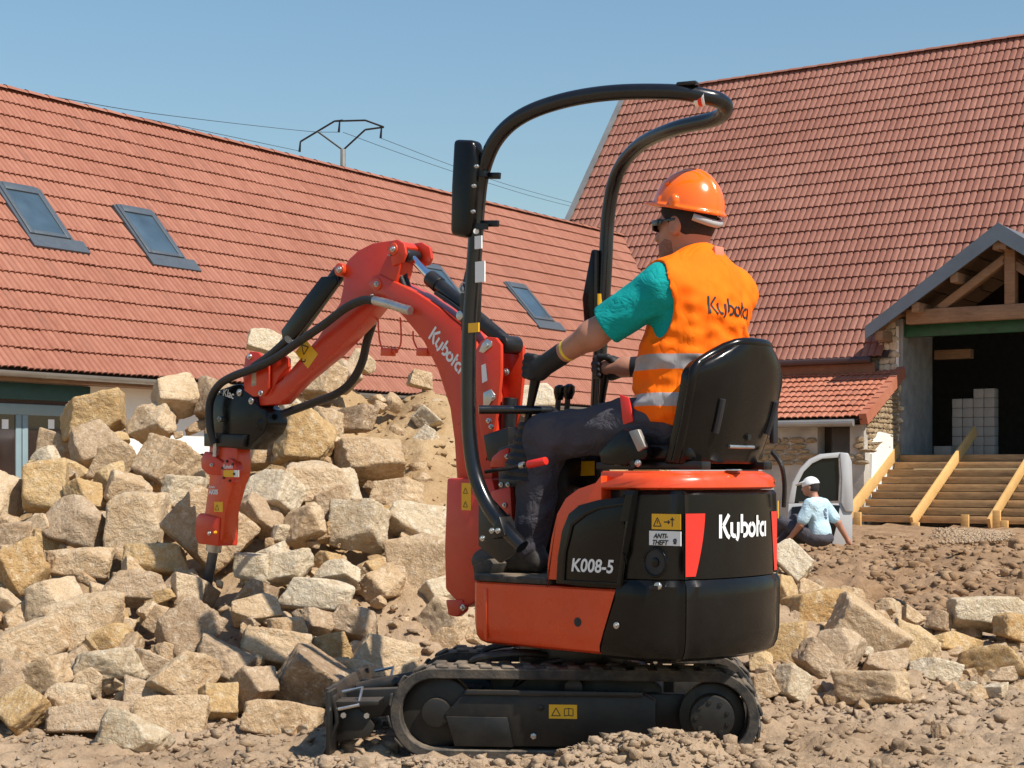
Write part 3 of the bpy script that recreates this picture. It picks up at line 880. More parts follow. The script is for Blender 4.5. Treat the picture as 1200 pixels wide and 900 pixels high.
# the grey door under its green lintel
y = WALL1
def wp(px, py): q = LB.aty(px, py, WALL1); return q.x, q.z
lx0, _ = wp(-60, 460); lx1, lz1 = wp(103, 452); _, lz0 = wp(103, 472)
lz1 = wp(60, 451)[1]; lz0 = wp(60, 470)[1]
MB().span((lx0, WALL1 - 0.05, lz0), (lx1, WALL1 + 0.1, lz1)).build('lintel', M['lintelgreen'], house, bevel=0.005)
dx1, dzt = wp(85, 476)
dx0 = wp(-45, 476)[0]
mid = wp(24, 500)[0]
dr = MB()
fw = 0.105
dr.span((dx0, WALL1 - 0.03, -0.25), (dx0 + fw, WALL1 + 0.05, dzt)).span((dx1 - fw, WALL1 - 0.03, -0.25), (dx1, WALL1 + 0.05, dzt))
dr.span((dx0 + fw, WALL1 - 0.03, dzt - 0.14), (dx1 - fw, WALL1 + 0.05, dzt)).span((mid - fw * 0.9, WALL1 - 0.032, -0.25), (mid - 0.006, WALL1 + 0.05, dzt - 0.14)).span((mid + 0.006, WALL1 - 0.034, -0.25), (mid + fw * 0.9, WALL1 + 0.05, dzt - 0.14))
door = dr.build('door', M['doorgrey'], house, bevel=0.006)
for (a, b, sx) in ((dx0 + fw, mid - fw * 0.9, 5), (mid + fw * 0.9, dx1 - fw, 59)):
    pn = MB().span((a, WALL1 - 0.014, -0.24), (b, WALL1 - 0.003, dzt - 0.14)).build('pane', M['doorglass'], door)
    q = wp(sx, 497)
    MB().span((q[0] - 0.05, WALL1 - 0.018, q[1] - 0.06), (q[0] + 0.05, WALL1 - 0.0142, q[1] + 0.06)).build('white_sticker', M['white'], door)
MB().span((dx0, WALL1 - 0.01, dzt + 0.002), (dx1 + 0.2, WALL1 - 0.004, lz0 - 0.002)).build('door_head', M['deck'], house)

# ---- the barn
T2 = 1.30; P2 = math.atan(T2); EZ2 = 3.39; RUN2 = 6.01; BX0, BX1 = -8.99, 15.0
NR2 = 25; G2 = RUN2 / math.cos(P2) / NR2
YF = -0.45                       # front plane of the porch gable
def rp(px, py, y): q = RB.aty(px, py, y); return q.x, q.z
ax, az = rp(1170, 262, YF); ex, ez = rp(1014, 384, YF)
GS = (az - ez) / (ax - ex)       # rake of the gable
def skip2(x, s):
    yy = s * math.cos(P2); zz = EZ2 + yy * T2
    return ex + 0.2 < x < 2 * ax - ex - 0.2 and zz < az - GS * abs(x - ax) - 0.05
roof_tiles(RB, barn, BX0, BX1, 0.0, EZ2, T2, NR2, G2, 0.31, 2, 0.034, 0.038, M['tile_barn'], 300, skip2, lambda px, py: px > 760 and py < 430)
c2, s2 = math.cos(P2), math.sin(P2)
def R2(x, s, d): return (x, s * c2 - d * s2, EZ2 + s * s2 + d * c2)
RL2 = G2 * NR2
xa2, xb2 = ex + 0.3, 2 * ax - ex - 0.3                  # the slope is open under the porch roof
sz = lambda x: (az - GS * abs(x - ax) - EZ2 - 0.05) / s2
mb = MB()
mb.add([R2(BX0, 0.02, -0.03), R2(xa2, 0.02, -0.03), R2(xa2, RL2, -0.03), R2(BX0, RL2, -0.03)], [(0, 1, 2, 3)])
mb.add([R2(xb2, 0.02, -0.03), R2(BX1, 0.02, -0.03), R2(BX1, RL2, -0.03), R2(xb2, RL2, -0.03)], [(0, 1, 2, 3)])
mb.add([R2(xa2, sz(xa2), -0.03), R2(ax, sz(ax), -0.03), R2(ax, RL2, -0.03), R2(xa2, RL2, -0.03)], [(0, 1, 2, 3)])
mb.add([R2(ax, sz(ax), -0.03), R2(xb2, sz(xb2), -0.03), R2(xb2, RL2, -0.03), R2(ax, RL2, -0.03)], [(0, 1, 2, 3)])
mb.add([(BX0, RUN2, EZ2 + RUN2 * T2 - 0.05), (BX1, RUN2, EZ2 + RUN2 * T2 - 0.05), (BX1, 2 * RUN2, EZ2), (BX0, 2 * RUN2, EZ2)], [(0, 1, 2, 3)])
mb.build('roof_deck', M['deck'], barn, smooth=False)
for i in range(int((BX1 - BX0) / 0.40)):
    rr = [(math.sin(a) * 0.14, math.cos(a) * 0.14) for a in np.linspace(-1.1, 1.1, 8)]
    if i == 0:
        mbr = MB(); mbr.add([(0, p, q) for p, q in rr] + [(0.43, p * 0.9, q * 0.9) for p, q in rr], [(k, k + 1, k + 9, k + 8) for k in range(7)])
        cap = mbr.build('ridge_tile', M['tile_barn'], barn); o = cap
    else: o = copy_obj(cap, barn)
    o.location = (BX0 + i * 0.40, RUN2, EZ2 + RUN2 * T2 - 0.03)
mb = MB()
vs = [R2(x, s, d) for x in (BX0 - 0.16, BX0 - 0.002) for s in (0, RL2 + 0.05) for d in (-0.2, 0.07)]
mb.add(vs, [(0, 1, 3, 2), (4, 6, 7, 5), (0, 4, 5, 1), (2, 3, 7, 6), (0, 2, 6, 4), (1, 5, 7, 3)])
mb.build('verge_flashing', M['zinc'], barn)
# gable end and barn walls, with the opening of the porch
px0 = RB.aty(1030, 450, 0.25).x
jx = RB.aty(1056, 450, 0.25).x                 # left jamb of the opening
jx2 = 2 * ax - jx
_, fz = rp(1100, 533, 0.25)                    # floor of the barn
mb = MB()
mb.span((BX0 + 0.1, 0.25, -0.6), (px0, 0.95, EZ2 + 0.2))
mb.span((BX0 + 0.1, 0.953, -0.6), (BX0 + 0.5, 2 * RUN2 - 0.3, EZ2))
mb.add([(BX0 + 0.09, 0.3, EZ2 - 0.1), (BX0 + 0.09, RUN2, EZ2 + RUN2 * T2 - 0.15), (BX0 + 0.09, 2 * RUN2 - 0.3, EZ2 - 0.1)], [(0, 1, 2)])
mb.span((jx2 + 0.5, 0.25, -0.6), (BX1, 0.95, EZ2 + 0.2))
mb.build('wall', M['greyrender'], barn)
pz1 = rp(1056, 374, 0.25)[1]
mb = MB(); mb.span((px0 + 0.002, 0.20, -0.6), (jx, 1.0, pz1)); mb.build('rough_stone_pier', M['concrete'], barn, bevel=0.02)
mb = MB(); mb.span((jx2, 0.20, -0.6), (jx2 + 0.5, 1.0, pz1)); mb.build('rough_stone_pier', M['concrete'], barn, bevel=0.02)
mb = MB()                                       # concrete lining of the opening, seen from inside its left side
mb.span((jx + 0.001, 0.20, fz + 0.01), (jx + 0.06, 1.95, pz1 - 0.002))
mb.build('concrete_jamb', M['concrete'], barn)
mb = MB()                                       # rough stones on the face of the left pier
rr = random.Random(5)
zz = fz - 0.3
while zz < pz1 - 0.1:
    h = rr.uniform(0.10, 0.2); x = px0 + 0.02
    while x < jx - 0.12:
        w = rr.uniform(0.1, 0.26)
        p = rock_mesh(rr.randint(0, 9999), ICO2, ICO2F, power=9, cuts=3, amp=0.08)
        mb.add([(x + w / 2 + q[0] * w * 0.52, 0.20 + q[1] * 0.05, zz + h / 2 + q[2] * h * 0.5) for q in p], [tuple(k) for k in ICO2F])
        x += w
    zz += h
o = mb.build('pier_stones', M['rock_white'], barn); tag(o, kind='stuff')
mb = MB(); mb.span((jx - 0.09, 0.185, -0.4), (jx - 0.03, 0.205, pz1 - 0.15)); mb.build('white_edge', M['plaster'], barn)
# dark inside
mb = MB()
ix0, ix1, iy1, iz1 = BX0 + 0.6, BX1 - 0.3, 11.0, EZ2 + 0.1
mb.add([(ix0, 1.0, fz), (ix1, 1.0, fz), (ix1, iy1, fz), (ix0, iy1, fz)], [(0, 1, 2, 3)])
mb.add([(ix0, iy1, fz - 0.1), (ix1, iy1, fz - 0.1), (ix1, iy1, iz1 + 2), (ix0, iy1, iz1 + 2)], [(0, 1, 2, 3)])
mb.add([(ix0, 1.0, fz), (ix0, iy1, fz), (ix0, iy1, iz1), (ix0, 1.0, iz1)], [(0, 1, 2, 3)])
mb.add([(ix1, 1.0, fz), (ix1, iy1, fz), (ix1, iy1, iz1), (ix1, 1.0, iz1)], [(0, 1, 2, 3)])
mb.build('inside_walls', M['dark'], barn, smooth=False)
mb = MB(); mb.span((jx - 0.3, 0.1, fz - 0.25), (jx2 + 0.3, 1.2, fz - 0.002)); mb.build('floor_slab', M['concrete'], barn)
MB().span((jx + 0.1, 1.96, pz1 - 0.75), (jx + 0.9, 2.16, pz1 - 0.55)).build('cross_beam', M['beam'], barn)
# gable roof of the porch
gy1 = lambda z: (z - EZ2) / T2
MBx = MB()
th = 0.17
def rake(sgn):
    mb = MB()
    nx, nz = GS / math.hypot(1, GS), 1 / math.hypot(1, GS)
    xe = ax + sgn * (ex - ax) * -1 if sgn > 0 else ex
    xa_, za = ax, az; xb_, zb = (ex if sgn < 0 else 2 * ax - ex), ez
    ya, ybk = gy1(az) + 0.3, gy1(ez) + 0.1
    top = [(xa_, YF, za), (xb_, YF, zb), (xb_, max(ybk, 0.2), zb), (xa_, ya, za)]
    bot = [(x, yy, z - 0.05) for x, yy, z in top]
    mb.add(top + bot, [(0, 1, 2, 3), (4, 7, 6, 5), (0, 4, 5, 1), (1, 5, 6, 2), (2, 6, 7, 3), (3, 7, 4, 0)])
    return mb, (xa_, za), (xb_, zb)
for sgn in (-1, 1):
    mb, a, b = rake(sgn)
    mb.build('porch_roof', M['slate_metal'], barn)
    mb = MB()
    d = 0.33
    vs = [(a[0], YF - 0.03, a[1] + 0.02), (b[0], YF - 0.03, b[1] + 0.02), (b[0], YF - 0.03, b[1] - d * 0.75), (a[0], YF - 0.03, a[1] - d)]
    vs += [(x, YF + 0.03 - 0.002, z) for x, _, z in vs]
    mb.add(vs, [(0, 1, 2, 3), (4, 7, 6, 5), (0, 4, 5, 1), (1, 5, 6, 2), (2, 6, 7, 3), (3, 7, 4, 0)])
    mb.build('barge_board', M['slate_metal'], barn)
    yt = 0.05
    def q(px, py):
        x, z = rp(px, py, yt)
        return (x if sgn < 0 else 2 * ax - x, yt, z)
    MB().beam(q(1103, 362), q(1180, 303), 0.16, 0.24, (0, 1, 0)).build('strut', M['beam'], barn, bevel=0.008)
    for t in (0.02, 0.33, 0.62, 0.9):
        x = ax + sgn * (ax - ex) * t; z = az - GS * abs(x - ax) - 0.36
        MB().span((x - 0.08, YF + 0.05, z - 0.10), (x + 0.08, max(gy1(z), 0.6), z + 0.10)).build('purlin', M['beam'], barn, bevel=0.008)
    r0 = (ax, yt + 0.1, az - 0.58); r1 = (ex + 1.05 if sgn < 0 else 2 * ax - ex - 1.05, yt + 0.1, ez - 0.58 + 1.05 * GS)
    MB().beam(r0, r1, 0.14, 0.2, (0, 1, 0)).build('rafter', M['beam'], barn, bevel=0.008)
    for k in range(9):
        t = (k + 0.5) / 9
        x = ax + sgn * (ax - ex) * t; z = az - GS * abs(x - ax) - 0.12
        hw = (ax - ex) / 18 * 0.94
        bx = MB(); bx.add([(x - hw, YF + 0.03, z + hw * GS * -sgn * -1), (x + hw, YF + 0.03, z - hw * GS * sgn), (x + hw, 3.0, z - hw * GS * sgn), (x - hw, 3.0, z + hw * GS * sgn)] , [(0, 1, 2, 3)])
        bx.build('soffit_board', M['beam'], barn, smooth=False)
tx0 = rp(1064, 370, 0.0)[0]
tz0, tz1 = rp(1130, 377, 0.0)[1], rp(1130, 360, 0.0)[1]
MB().span((tx0, -0.12, tz0), (2 * ax - tx0, 0.12, tz1)).build('tie_beam', M['beam'], barn, bevel=0.01)
kx0, kx1 = rp(1180, 320, 0.0)[0], rp(1190, 320, 0.0)[0]
MB().span((ax + 0.01, -0.11, tz1 + 0.002), (ax + 0.22, 0.13, az - 0.4)).build('king_post', M['beam'], barn, bevel=0.01)
gz0, gz1 = rp(1130, 392, 0.3)[1], rp(1130, 377, 0.3)[1]
MB().span((jx + 0.062, 0.25, gz0), (jx2, 0.45, gz1 - 0.005)).build('green_beam', M['greenbeam'], barn, bevel=0.01)
# gutter and fascia over the lean-to
gx0 = BX0
MB().span((gx0, 0.02, EZ2 - 0.40), (px0 - 0.003, 0.06, EZ2 - 0.10)).build('fascia', M['fascia'], barn)
mb = MB(); mb.tube([(gx0, -0.07, EZ2 - 0.045), (px0 - 0.05, -0.07, EZ2 - 0.045)], 0.075, 10); mb.build('gutter', M['brown_gutter'], barn)

# ---- the lean-to
leanto = thing('lean_to', 'low stone lean-to with a small orange tiled roof against the barn', 'outbuilding', RB.o, RB.a)
LX1 = RB.aty(1055, 440, 0.2).x
_, lz_top = rp(1000, 436, 0.2)
# find how far it stands out: its lower right roof corner shows at (1008, 490)
best = min((abs(RB.atx(1010, 491, LX1).y - 0) * 0 + abs(proj(RB.world((LX1, yy, 2.0)))[0] - 1010), yy) for yy in np.arange(-8, 0, 0.02))
LY = best[1]
LZ = RB.aty(1010, 490, LY).z
T3 = (lz_top - LZ) / (0.2 - LY); P3 = math.atan(T3)
LX0 = LX1 - 8.5
NR3 = 9; G3 = (0.2 - LY) / math.cos(P3) / NR3
roof_tiles(RB, leanto, LX0, LX1, LY, LZ, T3, NR3, G3, 0.28, 2, 0.03, 0.04, M['tile_new'], 130, lambda x, s: False, lambda px, py: px > 895)
c3, s3 = math.cos(P3), math.sin(P3)
mb = MB()
for i in range(NR3):
    s = i * G3
    vs = [(LX1 + x, LY + (s + t) * c3 - d * s3, LZ + (s + t) * s3 + d * c3) for x in (-0.06, 0.10) for t in (0, G3 * 1.05) for d in (-0.16, 0.075)]
    vs = [(x, yy, z + (0.02 if (k // 2) % 2 == 0 else 0)) for k, (x, yy, z) in enumerate(vs)]
    vt = MB(); vt.add(vs, [(0, 1, 3, 2), (4, 6, 7, 5), (0, 4, 5, 1), (2, 3, 7, 6), (0, 2, 6, 4), (1, 5, 7, 3)])
    vt.build('verge_tile', M['tile_new'], leanto)
mb = MB(); mb.add([(LX0, LY, LZ - 0.03), (LX1, LY, LZ - 0.03), (LX1, 0.2, lz_top - 0.03), (LX0, 0.2, lz_top - 0.03)], [(0, 1, 2, 3)]); mb.build('roof_deck', M['deck'], leanto, smooth=False)
mb = MB(); mb.tube([(LX0, LY - 0.06, LZ - 0.09), (LX1 - 0.15, LY - 0.06, LZ - 0.09)], 0.075, 10); mb.build('gutter', M['zinc'], leanto)
WY = LY + 0.25; SX = LX1 - 0.06
wl, wr_, wt, wb = RB.aty(958, 500, WY).x, RB.aty(996, 500, WY).x, RB.aty(978, 499, WY).z, RB.aty(978, 534, WY).z
mb = MB()
mb.span((LX0, WY, -0.6), (wl, WY + 0.4, LZ - 0.12)); mb.span((wr_, WY, -0.6), (SX, WY + 0.4, LZ - 0.12))
mb.span((wl, WY + 0.002, -0.6), (wr_, WY + 0.4, wb)); mb.span((wl, WY + 0.002, wt), (wr_, WY + 0.4, LZ - 0.12))
# side wall under the sloping verge
pts = [(WY + 0.4, -0.6), (0.19, -0.6), (0.19, lz_top - 0.2), (WY + 0.4, LZ + (WY + 0.4 - LY) * T3 - 0.2)]
mb.prism(pts, lambda p, d: (d, p[0], p[1]), SX - 0.4, SX)
mb.build('wall', M['greyrender'], leanto)
MB().span((wl - 0.08, WY + 0.36, wb - 0.05), (wr_ + 0.08, WY + 0.39, wt + 0.05)).build('window', M['doorglass'], leanto)
mb = MB(); rr = random.Random(9)
def stone_patch(fx, a0, a1, z0, z1, wlim, keep, h0=0.07, h1=0.14):
    z = z0
    while z < z1:
        h = rr.uniform(h0, h1); a = a0 + rr.uniform(0, 0.1)
        while a < a1:
            w = rr.uniform(*wlim)
            if keep(a + w / 2, z + h / 2):
                p = rock_mesh(rr.randint(0, 9999), ICO2, ICO2F, power=8, cuts=3, amp=0.06)
                mb.add([fx(a + w / 2 + q[0] * w * 0.5, q[1] * 0.05, z + h / 2 + q[2] * h * 0.47) for q in p], [tuple(k) for k in ICO2F])
            a += w
        z += h
zs0 = RB.aty(930, 545, WY).z
stone_patch(lambda a, d, z: (a, WY + d, z), SX - 3.3, SX - 0.05, zs0, LZ - 0.42, (0.16, 0.42), lambda a, z: not (wl - 0.05 < a < wr_ + 0.05 and wb < z < wt))
stone_patch(lambda a, d, z: (SX + d, a, z), WY + 0.1, 0.15, RB.atx(1030, 528, SX).z, lz_top, (0.10, 0.28), lambda a, z: z < LZ + (a - LY) * T3 - 0.25)
o = mb.build('wall_stones', M['wallstone'], leanto); tag(o, kind='stuff')
mb = MB()                                                     # white rendered patch low on the side wall
zp = RB.atx(1035, 512, SX).z
pts = [(WY + 0.15, -0.4), (-0.15, -0.4), (-0.2, zp + 0.05), (-0.9, zp + 0.1), (-1.3, zp - 0.12), (WY + 0.9, zp - 0.1), (WY + 0.3, zp - 0.35)]
mb.prism(pts, lambda p, d: (SX + d, p[0], p[1]), 0.0, 0.055)
mb.build('render_patch', M['plaster'], leanto)

# ---- formwork steps up to the barn floor
steps = thing('formwork_steps', 'broad timber formwork for steps up to the dark barn opening', 'steps', RB.world((jx, 0.1, 0)), RB.a)
def S(p): return Vector(p) - Vector((jx, 0.1, 0))
NS = 9; RISE = fz / NS * 0.985; TREAD = 0.30
x_l = jx + 0.02; x_r = jx + 6.2
rr = random.Random(2)
for i in range(NS):
    z1 = fz - i * RISE; yy = 0.10 - i * TREAD
    o = MB().span(S((x_l + rr.uniform(-0.05, 0.02), yy - 0.03, z1 - RISE * 0.93)), S((x_r, yy, z1 - 0.004))).build('riser_board', M['plank'], steps, bevel=0.004)
    MB().span(S((x_l, yy + 0.002, z1 - RISE + 0.01)), S((x_r, yy + TREAD - 0.004, z1 - RISE * 0.60))).build('concrete_tread', M['concrete'], steps)
MB().span(S((x_l - 0.0, 0.12, -0.3)), S((x_r, 0.13, fz - 0.3))).build('back_board', M['plank'], steps)
def slanted(x, w, name, m, hgt, y0=0.15, ex_=0.0):
    a = S((x, y0 + ex_, fz + 0.10 + (y0 + ex_ - 0.1) / TREAD * RISE)); yb_ = 0.1 - NS * TREAD - 0.15
    b = S((x, yb_, fz + 0.10 + (yb_ - 0.1) / TREAD * RISE))
    MB().beam(a, b, w, hgt, (0, 0, 1)).build(name, m, steps, bevel=0.005)
slanted(x_l - 0.04, 0.06, 'stringer_board', M['newplank'], 0.26)
xs2 = RB.aty(1072, 615, 0.1 - NS * TREAD).x
slanted(xs2, 0.06, 'stringer_board', M['newplank'], 0.22, ex_=0.75)
xs3 = RB.aty(1162, 628, 0.1 - NS * TREAD).x
slanted(xs3, 0.06, 'stringer_board', M['newplank'], 0.2)
yb_ = 0.1 - NS * TREAD - 0.25
for (px, t, b) in ((1005, 600, 632), (1131, 603, 630), (1168, 598, 640), (1073, 612, 628), (1177, 610, 634)):
    x, zt = rp(px, t, yb_)
    o = MB().span(S((x - 0.07, yb_ - 0.03, -0.1)), S((x + 0.07, yb_ + 0.03, zt))).build('stake', M['newplank'], steps, bevel=0.004)

# ---- concrete blocks stacked inside the opening: every block a thing
BW, BH, BD = 0.27, 0.200, 0.27
def blk(x, y, z, w, label, group):
    o = MB().span((-w / 2, -BD / 2, 0), (w / 2, BD / 2, BH - 0.006)).build('concrete_block', M['block'], bevel=0.008)
    o.location = RB.world((x, y, z)); o.rotation_euler = (0, 0, RB.a + rr.uniform(-0.02, 0.02))
    tag(o, label, 'block', group)
bx0 = RB.aty(1118, 530, 1.5).x; bx1 = RB.aty(1168, 530, 1.5).x
bw = (bx1 - bx0) / 4
for k in range(5 + 1):
    for j in range(4):
        if True:
            blk(bx0 + bw * (j + 0.5), 1.5, fz + k * BH, bw - 0.012, 'pale concrete block %s in the %s row of the barn stack' % (('leftmost', 'second from left', 'third from left', 'rightmost')[j], ('bottom', 'second', 'third', 'fourth', 'fifth', 'sixth')[k]), 'blocks of the square stack in the barn')
for j in (2, 3):
    blk(bx0 + bw * (j + 0.5), 1.5, fz + 6 * BH, bw - 0.012, 'pale concrete block on top of the barn stack, %s of the two' % ('left', 'right')[j - 2], 'top blocks of the stack in the barn')
q = RB.aty(1107, 533, 1.3)
blk(q.x, 1.3, fz, 0.38, 'single low concrete block standing left of the stack on the barn floor', None)

# ---- pylon and wires beyond the roofs
pyl = thing('utility_pylon', 'slim steel power pylon with a forked top above the long roof', 'pylon', at(402, 556, 95) * Vector((1, 1, 0)) if False else (at(402, 200, 95).x, 95, 0))
def W(px, py, Y=95): return at(px, py, Y) - Vector((at(402, 200, 95).x, 95, 0))
MB().tube([W(402, 556), W(402, 175)], [0.22, 0.16], 8).build('mast', M['zinc'], pyl)
for (a, b) in (((402, 176), (372, 154)), ((402, 176), (428, 152)), ((372, 154), (352, 166)), ((372, 154), (392, 142)), ((392, 142), (428, 141)), ((428, 141), (450, 149)), ((428, 152), (450, 149)), ((392, 142), (402, 141))):
    MB().tube([W(*a), W(*b)], 0.055, 6).build('arm', M['blacksteel'], pyl)
for (x, y0) in ((352, 166), (398, 143), (447, 150)):
    MB().tube([W(x, y0), W(x - 1, y0 + 12)], [0.05, 0.08], 6).build('insulator', M['blacksteel'], pyl)
for lab, pts in (('upper power line running over the long roof to the pylon', [(-60, 96, 60), (60, 113, 66), (180, 133, 74), (352, 153, 95), (398, 155, 95)]),
                 ('lower power line running over the long roof to the pylon', [(-60, 99, 60), (60, 117, 66), (180, 141, 74), (351, 177, 95)]),
                 ('upper power line running right from the pylon toward the barn', [(446.5, 162, 95), (530, 194, 105), (600, 218, 115), (690, 243, 130)]),
                 ('lower power line running right from the pylon toward the barn', [(402, 155, 95), (470, 180, 100), (540, 204, 108), (620, 229, 118), (690, 247, 130)])):
    o = MB().tube(catmull([at(a, b, c) for a, b, c in pts], 8), 0.016, 5).build('power_line', M['blacksteel'])
    tag(o, lab, 'wire')
# ------------------------------------------------------------------ the mini excavator
TH = R(42)
UO = (0.2255, 5.85)
UF = Frame(UO[0], UO[1], PI - TH)                  # x = the way it faces (left and away), y = its left side (toward us), z up
exc = thing('mini_excavator', 'orange and black mini excavator on rubber tracks with a red hydraulic breaker on its arm', 'excavator', UF.o, UF.a)
def up(px, py, v):
    """point of the lateral plane y = v of the machine seen at a place of the photograph"""
    q = UF.aty(px, py, v); return Vector((q.x, v, q.z))
def uz(px, py, v):
    q = up(px, py, v); return (q.x, q.z)
FY = lambda p, d: (p[0], d, p[1])                  # polygon in (x, z), depth along y
def plate(name, pix, v0, v1, m, parent=None, bevel=0.004, vref=None, smoothpoly=0):
    poly = [uz(x, y, v1 if vref is None else vref) for x, y in pix]
    if smoothpoly:
        poly = [(p[0], p[1]) for p in catmull([(a, b, 0) for a, b in poly + poly[:1]], smoothpoly)[:-1]]
    return MB().prism(poly, FY, v0, v1).build(name, m, parent or exc, bevel=bevel)
def bolt(v, px, py, r, parent, m='steel', out=0.012, name='bolt', n=6):
    q = up(px, py, v)
    s = 1 if v >= 0 else -1
    mb = MB(); mb.cyl(q - Vector((0, 0.004, 0)), q + Vector((0, out * 0.45 * s, 0)), r, 14).cyl(q + Vector((0, out * 0.45 * s - 0.001, 0)), q + Vector((0, out * s, 0)), r * 0.62, n)
    return mb.build(name, M[m], parent, bevel=0.001)

# ---- lettering
def text_poly(s, size, shear=0.0, heavy=0.0):
    cu = bpy.data.curves.new('lettering', 'FONT')
    cu.body = s; cu.size = size; cu.shear = shear; cu.offset = heavy; cu.align_x = 'LEFT'; cu.resolution_u = 4
    ob = bpy.data.objects.new('lettering', cu); COL.objects.link(ob)
    bpy.context.view_layer.update()
    me = ob.to_mesh()
    vs = [(v.co.x, v.co.y) for v in me.vertices]; fs = [tuple(p.vertices) for p in me.polygons]
    ob.to_mesh_clear(); bpy.data.objects.remove(ob); bpy.data.curves.remove(cu)
    return vs, fs
def ribbons(lines, w):
    """flat strokes of width w along polylines, cut into short pieces so they can wrap a curved surface"""
    vs, fs = [], []
    for ln in lines:
        pts = [Vector((a, b)) for a, b in ln]
        dens = [pts[0]]
        for a, b in zip(pts, pts[1:]):
            k = max(1, int((b - a).length / 0.12))
            dens += [a + (b - a) * (i / k) for i in range(1, k + 1)]
        n = len(dens); base = len(vs)
        for i, p in enumerate(dens):
            t = (dens[min(i + 1, n - 1)] - dens[max(i - 1, 0)]).normalized()
            nn = Vector((-t.y, t.x)) * w / 2
            vs += [tuple(p + nn), tuple(p - nn)]
        fs += [(base + 2 * i, base + 2 * i + 1, base + 2 * i + 3, base + 2 * i + 2) for i in range(n - 1)]
    return vs, fs
def arc(cx, cy, rx, ry, a0, a1, n=10):
    return [(cx + rx * math.cos(R(a0 + (a1 - a0) * i / n)), cy + ry * math.sin(R(a0 + (a1 - a0) * i / n))) for i in range(n + 1)]
def brand_strokes(w=0.27):
    """the maker's word mark as it stands on the machine: K u b o t a with its open strokes; x-height 1"""
    L = []
    L.append([(0.13, 0), (0.13, 1.5)])
    L.append([(0.95, 1.5), (0.40, 0.80)]); L.append([(0.40, 0.80)] + [(0.46, 0.70), (0.62, 0.42), (0.80, 0.16), (1.02, 0.02)])
    L.append([(1.22, 1.0), (1.22, 0.42)] + arc(1.50, 0.40, 0.28, 0.28, 180, 300)); L.append([(1.92, 1.0), (1.92, 0.32)] + [(1.88, 0.06), (1.74, -0.16)])
    L.append([(2.32, 1.5), (2.32, 0.30)]); L.append([(2.32, 0.86)] + arc(2.62, 0.5, 0.38, 0.38, 105, -110))
    L.append(arc(3.55, 0.5, 0.38, 0.38, 100, 445, 22))
    L.append([(4.30, 1.40), (4.30, 0.02)]); L.append([(4.30, 0.92), (4.62, 0.92)])
    L.append(arc(5.12, 0.5, 0.36, 0.38, 60, 300, 14)); L.append([(5.55, 1.0), (5.55, 0.0)])
    return ribbons(L, w)
BRAND = brand_strokes()
def lay(name, shape, fn, m, parent, th=0.0015):
    """lays flat lettering on a surface: fn(x, y, d) gives the point at height d off the surface"""
    vs, fs = shape
    n = len(vs)
    V = [tuple(fn(x, y, th)) for x, y in vs]
    o = mesh_obj(name, V, fs, m, parent)
    return o
def side_fn(px, py, v, scale, ang=0.0, persp=1):
    """writing on a side plane (y = v): starts at the pixel, runs to the right in the picture (backwards along -x)"""
    q = up(px, py, v); ca, sa = math.cos(R(ang)), math.sin(R(ang))
    def fn(x, y, d):
        x, y = x * scale, y * scale
        return (q.x - (x * ca + y * sa), v + d, q.z + (-x * sa + y * ca))
    return fn
TRI = ribbons([[(0.0, 0.0), (1.0, 0.0), (0.5, 0.9), (0.0, 0.0)]], 0.10)
def warn(px0, py0, px1, py1, v, parent, sym='tri', m='yellow', name='warning_sticker', ang=0.0):
    a = up(px0, py0, v); b = up(px1, py1, v)
    h = a.z - b.z; w = a.x - b.x
    st = MB().span((b.x, v, b.z), (a.x, v + 0.0012, a.z)).build(name, M[m], parent)
    s = h * 0.62
    fn = lambda ox, oy: (lambda x, y, d: (a.x - ox - x * s, v + 0.0012 + d * 0.5, b.z + oy + y * s))
    if sym == 'tri':
        lay('symbol', TRI, fn(h * 0.2, h * 0.2), M['ink'], st)
        lay('symbol', ribbons([[(0.5, 0.25), (0.5, 0.62)]], 0.1), fn(h * 0.2, h * 0.2), M['ink'], st)
        if w > 1.5 * h:
            lay('symbol', ribbons([[(0, 0), (0.5, 0.08), (1.0, 0.0), (1.0, 0.8), (0.5, 0.88), (0, 0.8), (0, 0)], [(0.5, 0.08), (0.5, 0.88)]], 0.09), fn(h * 1.1, h * 0.2), M['ink'], st)
    elif sym == 'man':
        lay('symbol', TRI, fn(h * 0.15, h * 0.2), M['ink'], st)
        lay('symbol', ribbons([[(0.5, 0.25), (0.5, 0.62)]], 0.1), fn(h * 0.15, h * 0.2), M['ink'], st)
        lay('symbol', ribbons([[(0, 0.45), (0.7, 0.45)], [(0.5, 0.62), (0.72, 0.45), (0.5, 0.28)], [(1.05, 0), (1.05, 0.95)], [(0.8, 0.72), (1.3, 0.72)]], 0.13), fn(h * 1.0, h * 0.2), M['ink'], st)
    return st

